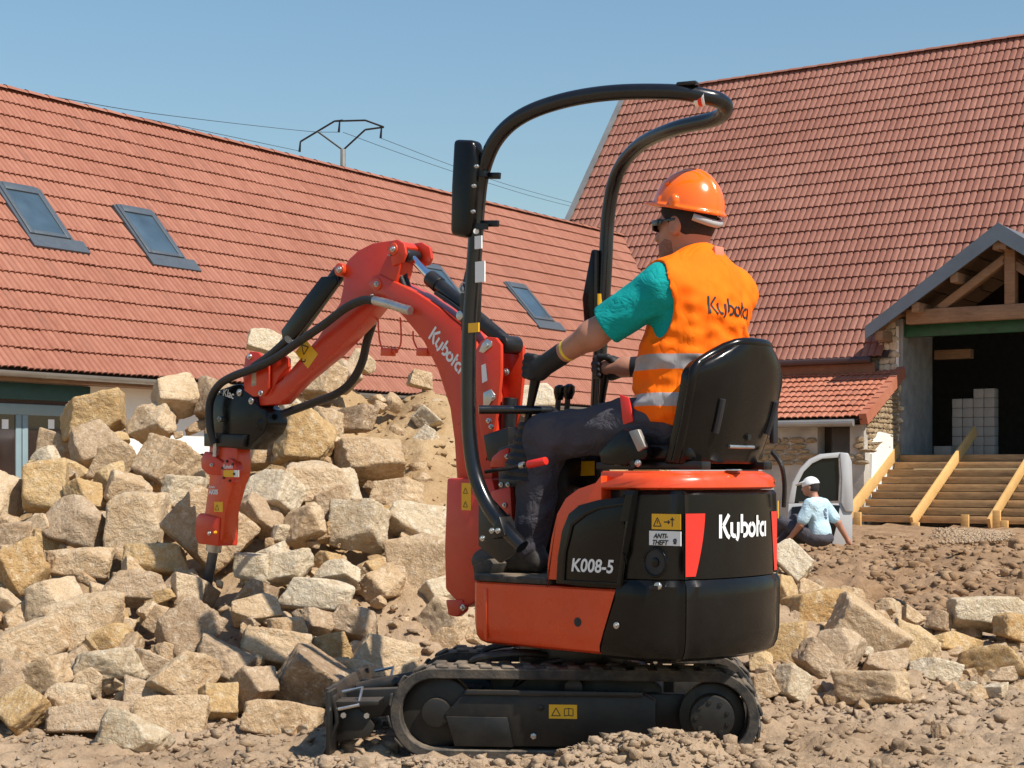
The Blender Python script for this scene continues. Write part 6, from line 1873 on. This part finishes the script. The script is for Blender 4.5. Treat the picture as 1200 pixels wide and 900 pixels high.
def torso(p, g=0.0):
    return smin(ell(p, (-0.505, VC, 1.44), (0.128 + g, 0.195 + g, 0.20 + g)), ell(p, (-0.485, VC, 1.27), (0.135 + g, 0.172 + g, 0.19 + g)),
                ell(p, (-0.48, VC, 1.145), (0.15 + g, 0.185 + g, 0.115 + g)), cone(p, SHL, SHR, 0.068 + g, 0.068 + g), cone(p, (-0.515, VC, 1.645), (-0.50, 0.10, 1.592), 0.058 + g, 0.058 + g), cone(p, (-0.515, VC, 1.645), (-0.52, -0.18, 1.592), 0.058 + g, 0.058 + g),
                ell(p, (-0.545, VC, 1.50), (0.085 + g, 0.16 + g, 0.12 + g)), k=0.06)
def skull(p, g=0.0):
    c = HC
    d = smin(ell(p, c + (-0.012, 0, 0.025), (0.100 + g, 0.079 + g, 0.105 + g)), ell(p, c + (0.030, 0, -0.050), (0.066 + g, 0.060 + g, 0.075 + g)),
             ell(p, c + (0.050, 0, -0.095), (0.040 + g, 0.040 + g, 0.030 + g)), k=0.035)
    return d
def head(p):
    c = HC
    d = skull(p)
    d = smin(d, cone(p, c + (0.088, 0, 0.005), c + (0.112, 0, -0.032), 0.011, 0.016), k=0.02)              # nose
    d = smin(d, ell(p, c + (0.088, 0, -0.070), (0.014, 0.026, 0.008)), ell(p, c + (0.086, 0, -0.083), (0.013, 0.022, 0.008)), k=0.010)   # lips
    d = smin(d, ell(p, c + (0.080, 0.036, 0.020), (0.018, 0.026, 0.008)), ell(p, c + (0.080, -0.036, 0.020), (0.018, 0.026, 0.008)), k=0.015)
    for s in (-1, 1):
        d = np.maximum(d, -ell(p, c + (0.094, 0.032 * s, 0.000), (0.014, 0.016, 0.009)))
        d = smin(d, ell(p, c + (0.082, 0.032 * s, 0.000), (0.011, 0.012, 0.011)), k=0.004)
        e = smin(ell(p, c + (-0.012, 0.080 * s, -0.010), (0.022, 0.012, 0.034)), k=0.01)
        e = np.maximum(e, -ell(p, c + (-0.006, 0.094 * s, -0.008), (0.011, 0.009, 0.020)))
        d = smin(d, e, k=0.010)
    d = smin(d, cone(p, c + (-0.030, 0, -0.05), (-0.500, VC, 1.60), 0.052, 0.060), k=0.03)
    return d
def finger_set(p, c, f, z, s, r=0.0115):
    """fingers closed round a lever: c centre, f forward, z up the lever, s out to the palm side"""
    c, f, z, s = (np.array(q, float) for q in (c, f, z, s))
    ds = [ell(p, c - f * 0.018 + s * 0.014, (0.036, 0.030, 0.044))]
    for i, (hh, ln) in enumerate(((0.034, 0.95), (0.012, 1.05), (-0.011, 1.0), (-0.033, 0.85))):
        q = [c - f * 0.008 + s * 0.036 + z * hh, c + f * 0.034 * ln + s * 0.033 + z * (hh * 0.95), c + f * 0.046 * ln - s * 0.004 + z * hh * 0.9, c + f * 0.020 - s * 0.030 * ln + z * hh * 0.85]
        ds.append(chain(p, q, [r * 1.1, r * 1.05, r, r * 0.85], k=0.004))
    th = [c - f * 0.036 + z * 0.020 - s * 0.004, c - f * 0.014 + z * 0.038 - s * 0.030, c + f * 0.020 + z * 0.040 - s * 0.032]
    ds.append(chain(p, th, [0.015, 0.0125, 0.010], k=0.005))
    o = ds[0]
    for e in ds[1:]: o = smin(o, e, k=0.006)
    return o
def frame_of(el, hd, lever):
    z = Vector(lever).normalized(); f = (Vector(hd) - Vector(el)); f = (f - z * f.dot(z)).normalized()
    return f, z
fL, zL = frame_of(ELL, HDL, (-0.05, 0.0, 0.25)); sL = zL.cross(fL)
fR, zR = frame_of(ELR, HDR, (-0.02, 0.0, 0.25)); sR = fR.cross(zR)
def arms(p, g=0.0):
    return np.minimum(chain(p, [SHL, ELL, WRL, HDL], [0.060 + g, 0.046 + g, 0.031 + g, 0.030 + g], k=0.03), chain(p, [SHR, ELR, WRR, HDR], [0.060 + g, 0.046 + g, 0.031 + g, 0.030 + g], k=0.03))
def legs(p, g=0.0):
    return np.minimum(chain(p, [HPL, KNL, ANL], [0.090 + g, 0.060 + g, 0.042 + g], k=0.04), chain(p, [HPR, KNR, ANR], [0.090 + g, 0.060 + g, 0.042 + g], k=0.04))
body = skin_obj('body', lambda p: smin(head(p), smin(torso(p, -0.012), arms(p), k=0.03), smin(legs(p), k=0.03), k=0.03), (-0.72, -0.42, 0.60), (0.24, 0.34, 1.95), 0.0075, M['skin'], oper, POFF)
# shirt: short sleeves end above the elbow
SLL = tuple(Vector(SHL) + (Vector(ELL) - Vector(SHL)) * 0.80); SLR = tuple(Vector(SHR) + (Vector(ELR) - Vector(SHR)) * 0.8)
def shirt(p):
    f = folds(p, 0.012, 3, (24, 52))
    d = smin(torso(p, 0.002), chain(p, [SHL, SLL], [0.074, 0.071], k=0.02), chain(p, [SHR, SLR], [0.074, 0.071], k=0.02), cone(p, (-0.50, VC, 1.62), (-0.488, VC, 1.70), 0.080, 0.066), k=0.035) + f
    for a, b in ((SHL, SLL), (SHR, SLR)):
        ax_ = Vector(b) - Vector(a); ax_.normalize()
        t = (p - np.array(b, np.float32)) @ np.array(ax_, np.float32)
        near = np.linalg.norm(p - np.array(b, np.float32), axis=1) < 0.16
        d = np.where(near, np.maximum(d, t), d)
    d = np.maximum(d, p[:, 2] - (1.70 + (p[:, 0] + 0.5) * -0.35))
    return np.maximum(d, 1.10 - p[:, 2])
skin_obj('t_shirt', shirt, (-0.70, -0.42, 1.08), (-0.20, 0.34, 1.77), 0.006, M['teal'], oper, POFF)
def vestf(p):
    fo = folds(p, 0.034, 12, (14, 34), 8) + folds(p, 0.016, 5, (40, 70), 5)
    fo = fo * np.clip((1.62 - p[:, 2]) / 0.12, 0.15, 1)
    d = torso(p, 0.018) + fo
    d = smin(d, ell(p, (-0.49, VC + 0.01, 1.175), (0.205, 0.220, 0.12)) + fo, ell(p, (-0.475, VC + 0.005, 1.31), (0.175, 0.20, 0.20)) + fo, k=0.05)
    for s, q in ((1, SHL), (-1, SHR)):
        c = np.array((q[0] + 0.015, VC + s * 0.245, 1.52))
        d = np.maximum(d, -ell(p, c, (0.088, 0.085, 0.155)))
    d = np.maximum(d, -cone(p, (-0.455, VC, 1.675), (-0.44, VC, 1.80), 0.066, 0.09))
    d = np.maximum(d, (1.118 + 0.012 * np.sin(p[:, 1] * 40)) - p[:, 2])
    inner = torso(p, 0.004)
    return d
vest = skin_obj('safety_vest', vestf, (-0.78, -0.34, 1.08), (-0.22, 0.30, 1.77), 0.0055, M['vest'], oper, POFF)
# the dark piping of the near armhole
def trous(p):
    f = folds(p, 0.030, 8, (16, 40), 8) + folds(p, 0.010, 18, (40, 80), 6)
    l1 = chain(p, [HPL, KNL, (ANL[0] - 0.012, ANL[1], ANL[2] + 0.005)], [0.102, 0.080, 0.066], k=0.05)
    l2 = chain(p, [HPR, KNR, ANR], [0.102, 0.080, 0.066], k=0.05)
    d = smin(ell(p, (-0.48, VC, 1.135), (0.165, 0.20, 0.12)), np.minimum(l1, l2), k=0.05) + f
    return np.maximum(np.maximum(d, 0.655 - p[:, 2]), p[:, 2] - 1.235)
skin_obj('trousers', trous, (-0.70, -0.30, 0.63), (0.26, 0.32, 1.25), 0.007, M['trousers'], oper, POFF)
for nm, h_, f_, z_, s_, w_, e_ in (('glove', HDL, fL, zL, sL, WRL, ELL), ('glove', HDR, fR, zR, sR, WRR, ELR)):
    h_ = Vector(h_)
    c0 = h_ - (h_ - Vector(w_)).normalized() * 0.125
    gf = lambda p, h_=h_, f_=f_, z_=z_, s_=s_, c0=c0: smin(finger_set(p, h_, f_, z_, s_, 0.0125), cone(p, c0, h_ - f_ * 0.02 + s_ * 0.012, 0.038, 0.036), k=0.015)
    gl = skin_obj('glove', gf, h_ - Vector((0.22, 0.18, 0.16)), h_ + Vector((0.12, 0.16, 0.18)), 0.0035, M['glove'], oper, POFF)
    d_ = (Vector(h_) - Vector(w_)).normalized()
    cq = MB(); cq.tube([c0 - d_ * 0.040, c0 - d_ * 0.028], [0.0385, 0.0385], 18)
    cq.v = [tuple(Vector(q) - Vector(POFF)) for q in cq.v]; cq.build('glove_cuff', M['cuff'], gl)
for (an, toe) in ((ANL, 0.03), (ANR, 0.03)):
    ax_, ay_, _ = an
    def shoef(p, ax_=ax_, ay_=ay_):
        hl = (ax_ - 0.055, ay_, 0.645); to = (ax_ + 0.165, ay_ + 0.03, 0.640)
        d = smin(cone(p, hl, to, 0.042, 0.040), cone(p, (ax_ - 0.02, ay_, 0.70), (ax_ + 0.06, ay_ + 0.01, 0.665), 0.050, 0.040), ell(p, to, (0.055, 0.046, 0.040)), k=0.03)
        return np.maximum(d, 0.606 - p[:, 2])
    skin_obj('shoe', shoef, (ax_ - 0.14, ay_ - 0.09, 0.59), (ax_ + 0.26, ay_ + 0.12, 0.78), 0.005, M['shoe'], oper, POFF)
# hair, beard, glasses
skin_obj('hair', lambda p: np.maximum(np.maximum(skull(p, 0.004), ((p[:, 0] - HC[0]) - 0.010 - np.clip((p[:, 2] - HC[2]) * 1.2, -0.09, 0.06))), (HC[2] - 0.075) - p[:, 2]), HC + (-0.14, -0.11, -0.1), HC + (0.12, 0.11, 0.15), 0.005, M['hair'], oper, POFF)
M['beard'] = surf('stubble', (0.25, 0.12, 0.078), 0.7, var=0.3, vscale=90, bumps=0.3, bscale=260)
skin_obj('beard', lambda p: np.maximum(np.maximum(skull(p, 0.0022), (p[:, 2] - HC[2]) + 0.045 + 0.35 * np.abs(p[:, 0] - HC[0] - 0.04)), (HC[0] + 0.012) - p[:, 0]), HC + (-0.05, -0.1, -0.14), HC + (0.13, 0.1, 0.02), 0.004, M['beard'], oper, POFF)
gl = MB()
for s in (-1, 1):
    pts_ = [Vector(HC + (0.102 - 0.010 * abs(k) / 2 - (0.012 if k == 2 else 0), s * (0.033 + 0.014 * k), 0.004)) for k in (-1.6, -0.5, 0.6, 1.6, 2.3)]
    for a_, b_ in zip(pts_, pts_[1:]): gl.beam(a_, b_, 0.005, 0.036)
    gl.beam(HC + (0.088, s * 0.070, 0.010), HC + (0.04, s * 0.084, 0.010), 0.004, 0.020).beam(HC + (0.04, s * 0.084, 0.012), HC + (-0.02, s * 0.088, 0.012), 0.004, 0.009)
gl.v = [tuple(Vector(q) - Vector(POFF)) for q in gl.v]
gl.build('sunglasses', surf('sunglass_plastic', (0.008, 0.006, 0.005), 0.12, coat=0.5), oper, bevel=0.001)
# hard hat, tipped back a little
TIP = R(13)
ct_, st_ = math.cos(TIP), math.sin(TIP)
HH = HC + np.array((-0.012, 0, 0.052))
def hq(p):                                                          # into the hat's own axes
    q = p - HH.astype(np.float32)
    return np.stack([q[:, 0] * ct_ + q[:, 2] * st_, q[:, 1], -q[:, 0] * st_ + q[:, 2] * ct_], 1).astype(np.float32)
def hat(p):
    q = hq(p)
    d = ell(q, (0, 0, 0), (0.130, 0.110, 0.138))
    for dv, r in ((0, -0.001),):
        d = smin(d, np.maximum(ell(q, (0, 0, 0), (0.133, 0.110, 0.1435 + r)), np.abs(q[:, 1] - dv) - 0.011), k=0.006)
    d = np.maximum(d, -ell(q, (0, 0, -0.004), (0.123, 0.103, 0.130)))
    d = np.maximum(d, -q[:, 2])
    rim = np.maximum(ell(q, (0, 0, 0), (0.138, 0.118, 0.5)), np.abs(q[:, 2] - 0.002) - 0.0045)
    peak = np.maximum(ell(q, (0.070, 0, 0), (0.105, 0.092, 0.6)), np.abs(q[:, 2] - 0.001 + 0.10 * np.clip(q[:, 0] - 0.13, 0, 1)) - 0.0045)
    rim = np.maximum(smin(rim, peak, k=0.01), -ell(q, (0, 0, 0), (0.121, 0.101, 0.5)))
    d = smin(d, rim, k=0.010)
    for (c, r) in (((-0.015, 0.111, 0.022), (0.016, 0.010, 0.022)), ((-0.015, -0.111, 0.022), (0.016, 0.010, 0.022)), ((0.055, 0.096, 0.016), (0.010, 0.009, 0.016))):
        d = smin(d, ell(q, c, r), k=0.005)
    return d
hh = skin_obj('hard_hat', hat, HH + (-0.19, -0.16, -0.07), HH + (0.24, 0.16, 0.17), 0.0042, M['helmet'], oper, POFF)
def hp(x, y, z): return HH + np.array((x * ct_ - z * st_, y, x * st_ + z * ct_)) - np.array(POFF)
mb = MB(); mb.tube([hp(-0.118 * math.cos(a), 0.098 * math.sin(a), -0.012 - 0.018 * math.cos(a) ** 2) for a in np.linspace(-1.0, 0.85, 20)], 0.013, 10); mb.build('hat_cradle', M['strap'], hh, sharp=60)
mb = MB(); mb.cyl(hp(0.040, 0.086, 0.074), hp(0.043, 0.093, 0.080), 0.009, 16); mb.build('vent_plug', M['helmet'], hh, bevel=0.002)
MB().box(np.array((-0.590, VC, 1.695)) - np.array(POFF), (0.012, 0.05, 0.035)).build('collar_tab', surf('pale_orange_tab', (0.75, 0.22, 0.13), 0.7), vest, bevel=0.003)
# the word mark printed across the back of the vest
bm = bmesh.new(); bm.from_mesh(vest.data); tree = bvhtree.BVHTree.FromBMesh(bm)
def on_vest(x, y, d, sc=0.0385, y0=0.085, z0=1.478, tilt=0.035):
    yy = y0 - x * sc * math.cos(tilt); zz = z0 + y * sc - x * sc * math.sin(tilt)
    o = Vector((-1.1, yy, zz)) - Vector(POFF)
    h = tree.ray_cast(o, Vector((1, 0, 0)))
    if h[0] is None: return o + Vector((0.5, 0, 0))
    return h[0] + Vector((-0.0025, 0, 0))
lay('word_mark', brand_strokes(0.20), on_vest, M['ink'], vest)
bm.free()
# lap belt end and red pocket flap at the hip
fl = MB(); fl.prism([uz(x, y, 0.185) for x, y in ((726, 462), (737, 466), (742, 494), (730, 498))], lambda p, d: (p[0] - POFF[0], d - POFF[1], p[1] - POFF[2]), 0.178, 0.186)
fl.build('pocket_flap', M['redsticker'], oper, bevel=0.003)

# ---- the worker sitting beside the van door
WO = at(959, 645, 20.0); WO.z = 0.0
WA = PI - R(35)
WF = Frame(WO.x, WO.y, WA)
WO.z = 0.10
wk = thing('person', 'worker in a pale blue t-shirt and white cap sitting beside the open van door', 'person', (WO.x, WO.y, WO.z), WA)
def w_head(p): return smin(ell(p, (0.10, 0, 0.70), (0.095, 0.075, 0.11)), ell(p, (0.14, 0, 0.645), (0.06, 0.055, 0.06)), cone(p, (0.20, 0, 0.69), (0.215, 0, 0.665), 0.01, 0.015), ell(p, (0.09, 0.078, 0.69), (0.02, 0.01, 0.03)), ell(p, (0.09, -0.078, 0.69), (0.02, 0.01, 0.03)), cone(p, (0.07, 0, 0.62), (0.04, 0, 0.53), 0.05, 0.058), k=0.02)
w_arms = [[(0.03, 0.19, 0.49), (0.12, 0.25, 0.24), (0.27, 0.22, 0.08)], [(0.02, -0.19, 0.49), (-0.12, -0.30, 0.26), (-0.20, -0.42, 0.04)]]
def w_hands(p):
    o = None
    for (sh, el_, ha) in w_arms:
        h_ = Vector(ha); f = (h_ - Vector(el_)).normalized(); s = f.orthogonal().normalized(); t = f.cross(s)
        d = ell(p, h_ + f * 0.03, (0.045, 0.045, 0.045)) + 0.010
        for i, (q, ln) in enumerate(((-0.03, 0.075), (-0.01, 0.09), (0.012, 0.085), (0.032, 0.07))):
            a = h_ + f * 0.05 + t * q; d = smin(d, chain(p, [a, a + f * ln * 0.55 + s * 0.005, a + f * ln + s * 0.025], [0.011, 0.010, 0.008], k=0.004), k=0.006)
        d = smin(d, chain(p, [h_ + f * 0.01 + t * -0.03, h_ + f * 0.045 + t * -0.06, h_ + f * 0.075 + t * -0.065], [0.013, 0.011, 0.009], k=0.004), k=0.008)
        o = d if o is None else np.minimum(o, d)
    return o
def w_arm(p, g=0.0): return np.minimum(*[chain(p, a, [0.055 + g, 0.043 + g, 0.030 + g], k=0.02) for a in w_arms])
def w_torso(p, g=0.0): return smin(ell(p, (0.02, 0, 0.38), (0.115 + g, 0.165 + g, 0.19 + g)), ell(p, (-0.02, 0, 0.14), (0.125 + g, 0.165 + g, 0.17 + g)), cone(p, (0.03, 0.16, 0.485), (0.02, -0.16, 0.485), 0.062 + g, 0.062 + g), k=0.06)
w_legs = [[(0.0, 0.09, 0.07), (0.40, 0.16, 0.26), (0.62, 0.14, 0.0)], [(0.0, -0.09, 0.07), (0.38, -0.16, 0.28), (0.58, -0.16, 0.0)]]
def w_leg(p, g=0.0): return np.minimum(*[chain(p, a, [0.085 + g, 0.06 + g, 0.045 + g], k=0.03) for a in w_legs])
skin_obj('body', lambda p: smin(w_head(p), smin(w_torso(p, -0.01), w_arm(p), w_leg(p), k=0.03), w_hands(p), k=0.025), (-0.38, -0.60, -0.10), (0.75, 0.40, 0.86), 0.012, M['skin'], wk, (0, 0, 0))
M['paleblue'] = fabric('pale_blue_cotton', (0.46, 0.62, 0.70), 0.5)
def w_shirt(p):
    f = folds(p, 0.022, 4, (14, 34))
    d = smin(w_torso(p, 0.012), np.minimum(*[chain(p, [a[0], tuple(Vector(a[0]) + (Vector(a[1]) - Vector(a[0])) * 0.75)], [0.072, 0.075]) for a in w_arms]), k=0.03) + f
    return np.maximum(np.maximum(d, 0.03 - p[:, 2]), p[:, 2] - 0.575)
sh = skin_obj('t_shirt', w_shirt, (-0.24, -0.42, 0.0), (0.26, 0.38, 0.62), 0.011, M['paleblue'], wk, (0, 0, 0))
M['navy'] = surf('navy_print', (0.03, 0.04, 0.10), 0.8)
bm = bmesh.new(); bm.from_mesh(sh.data); tree2 = bvhtree.BVHTree.FromBMesh(bm)
def on_shirt(x, y, d):
    o = Vector((-0.8, 0.02 - x * 0.06, 0.36 + y * 0.06)); h = tree2.ray_cast(o, Vector((1, 0, 0)))
    return (h[0] if h[0] is not None else o) + Vector((-0.004, 0, 0))
lay('print', ribbons([arc(0, 0.5, 0.7, 0.7, 30, 330, 20), arc(0, 0.5, 0.35, 0.35, 0, 300, 14), [(-0.5, -0.5), (0.7, -0.5)], [(-0.3, -0.8), (0.5, -0.8)]], 0.2), on_shirt, M['navy'], sh); bm.free()
skin_obj('trousers', lambda p: np.maximum(smin(ell(p, (-0.02, 0, 0.07), (0.17, 0.19, 0.10)), w_leg(p, 0.016), k=0.04) + folds(p, 0.02, 9, (14, 34)), -0.05 - p[:, 2]), (-0.25, -0.30, -0.08), (0.74, 0.32, 0.42), 0.013, M['trousers'], wk, (0, 0, 0))
skin_obj('hair', lambda p: np.maximum(np.maximum(ell(p, (0.095, 0, 0.70), (0.101, 0.081, 0.114)), p[:, 0] - 0.10 - (p[:, 2] - 0.7) * 0.5), 0.645 - p[:, 2]), (-0.03, -0.1, 0.6), (0.2, 0.1, 0.83), 0.010, M['hair'], wk, (0, 0, 0))
def capf(p):
    d = np.maximum(ell(p, (0.098, 0, 0.715), (0.114, 0.094, 0.112)), 0.718 - p[:, 2] - (p[:, 0] - 0.1) * 0.25)
    bk = np.maximum(ell(p, (0.20, 0, 0.735), (0.10, 0.075, 0.4)), np.abs(p[:, 2] - 0.748 + (p[:, 0] - 0.2) * 0.3) - 0.010)
    return smin(d, bk, k=0.01)
skin_obj('cap', capf, (-0.05, -0.12, 0.64), (0.34, 0.12, 0.85), 0.008, M['white'], wk, (0, 0, 0))
bt = MB(); b0 = at(928, 640, 20.7); b1 = at(944, 653, 20.5)
bt.tube([b0, b0 * 0.85 + b1 * 0.15, b0 * 0.8 + b1 * 0.2, b0 * 0.15 + b1 * 0.85, b1], [0.022, 0.024, 0.05, 0.055, 0.05], 14)
o = bt.build('bottle', surf('pinkish_white_plastic', (0.68, 0.55, 0.55), 0.35)); tag(o, 'pinkish white plastic bottle held by the worker in the cap', 'bottle')

# ---- the van with its door open, mostly behind the excavator
M['vanpaint'] = surf('van_white', (0.42, 0.42, 0.42), 0.3, var=0.04, coat=0.4, dust=0.15)
M['vanglass'] = mat_glass('van_glass', (0.008, 0.012, 0.012), 0.04)
M['vanglass'].node_tree.nodes['Principled BSDF'].inputs['Specular IOR Level'].default_value = 0.3
VO = at(872, 640, 23.4); VA = R(90 - 24)
van = thing('van', 'white van mostly hidden by the excavator, its right front door standing open', 'van', (VO.x, VO.y, 0), VA)
side = [(-3.2, 0.28), (-3.25, 0.9), (-3.15, 1.55), (-2.9, 1.72), (-0.9, 1.75), (-0.1, 1.62), (0.75, 1.08), (1.55, 0.92), (1.72, 0.7), (1.72, 0.30), (1.45, 0.24)]
MB().prism(side, lambda p, d: (p[0], d, p[1]), 0.85 - 0.85, 1.70).build('body', M['vanpaint'], van, bevel=0.05, seg=3)
for (x, y) in ((1.0, 0.12), (1.0, 1.58), (-2.3, 0.12), (-2.3, 1.58)):
    s = -1 if y < 0.5 else 1
    wv = MB().cyl((x, y + 0.14 * -s, 0.30), (x, y + 0.13 * s, 0.30), 0.30, 24).build('wheel', M['rubber'], van, bevel=0.03)
    MB().cyl((x, y + 0.10 * s, 0.30), (x, y + 0.135 * s, 0.30), 0.19, 20).build('rim', M['steel'], wv, bevel=0.01)
ws = MB(); ws.add([(-0.02, 0.15, 1.60), (-0.02, 1.55, 1.60), (0.74, 1.6, 1.10), (0.74, 0.1, 1.10)], [(0, 1, 2, 3)])
ws.v = [(x + 0.02, y, z + 0.012) for x, y, z in ws.v]; ws.build('windscreen', M['vanglass'], van)
MB().span((-3.265, 0.25, 1.0), (-3.24, 1.45, 1.5)).build('rear_window', M['vanglass'], van)
for y in (0.08, 1.5): MB().span((-3.262, y, 0.75), (-3.235, y + 0.13, 1.05)).build('tail_light', M['redsticker'], van, bevel=0.01)
for y in (0.2, 1.3): MB().span((1.60, y, 0.62), (1.735, y + 0.22, 0.76)).build('headlight', M['white'], van, bevel=0.02)
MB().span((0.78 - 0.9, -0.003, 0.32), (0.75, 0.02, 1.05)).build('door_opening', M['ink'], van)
# the door swings out to the right of the van, seen from inside
DY = 22.2
def dp(px, py): p = at(px, py, DY + (px - 960) * 0.0); return (p.x, p.z)
def dprism(name, pix, y0, y1, m, parent, bevel=0.01):
    pv = [dp(*p) for p in pix]
    mb = MB().prism(pv, lambda p, d: (p[0], d, p[1]), y0, y1)
    inv = Matrix.Rotation(-VA, 4, 'Z') @ Matrix.Translation((-VO.x, -VO.y, 0))
    mb.v = [tuple(inv @ Vector(q)) for q in mb.v]
    return mb.build(name, m, parent, bevel=bevel)
dpix_o = [(922, 645), (924, 592), (929, 566), (938, 549), (949, 538), (962, 532), (985, 530), (994, 531), (998, 540), (1000, 600), (999, 642), (988, 648)]
win = [(931, 588), (934, 568), (942, 552), (952, 542), (964, 537), (983, 536), (984, 560), (983, 587)]
fr = MB()
o2 = [dp(*p) for p in dpix_o]
def ringy(outer, inner, y0, y1):
    mb = MB(); n = len(outer)
    # resample inner to n by angle about its centre
    cx_ = sum(p[0] for p in inner) / len(inner); cz_ = sum(p[1] for p in inner) / len(inner)
    return cx_, cz_
door = dprism('front_door', [(922, 645), (924, 590), (990, 590), (999, 600), (999, 642), (988, 648)], DY, DY + 0.09, M['vanpaint'], van)
dprism('door_frame', [(924, 589.5), (929, 566), (938, 549), (949, 538), (962, 532), (985, 530), (985, 536), (964, 537.5), (952, 543), (942, 553), (934, 569), (931, 589.5)], DY + 0.005, DY + 0.08, M['vanpaint'], door, 0.006)
dprism('door_edge', [(984, 530), (994, 531), (998, 541), (1000, 600), (990, 600), (985, 589), (986, 560), (984, 540)], DY - 0.03, DY + 0.085, M['vanpaint'], door, 0.02)
dprism('window', win, DY + 0.035, DY + 0.045, M['vanglass'], door, 0)
dprism('door_trim', [(925, 640), (927, 594), (960, 591), (984, 592), (981, 612), (974, 640)], DY - 0.05, DY - 0.002, M['black'], door, 0.02)
dprism('grab_handle', [(940, 603), (958, 600), (958, 604), (940, 608)], DY - 0.09, DY - 0.052, M['blacksteel'], door, 0.008)
dprism('door_mirror', [(924, 590), (934, 578), (938, 590)], DY + 0.09, DY + 0.2, M['black'], door, 0.01)
# gravel spread at the foot of the steps
def gravel():
    rng = np.random.default_rng(8); V, Fs = [], []; n = 0
    pr = [rock_mesh(700 + k, ICO1, ICO1F, power=10, cuts=5, amp=0.0) for k in range(5)]
    for _ in range(2400):
        px, py = 1090 + 70 * rng.random() + 30 * rng.random(), 0
        y = 22 + 4.5 * rng.random(); x = (px - CX) / F * y
        s = 0.008 + 0.02 * rng.random() ** 2.5
        q = pr[rng.integers(5)] * s + np.array([x, y, float(base_h(x, y)) + 0.02 + 0.06 * math.exp(-((x - 7.0) / 0.7) ** 2)])
        V.append(q); Fs.append(ICO1F + n); n += len(q)
    o = mesh_obj('gravel', np.concatenate(V), np.concatenate(Fs), M['rock_grey']); tag(o, 'small heap of grey gravel at the foot of the timber steps', 'gravel', kind='stuff')
gravel()
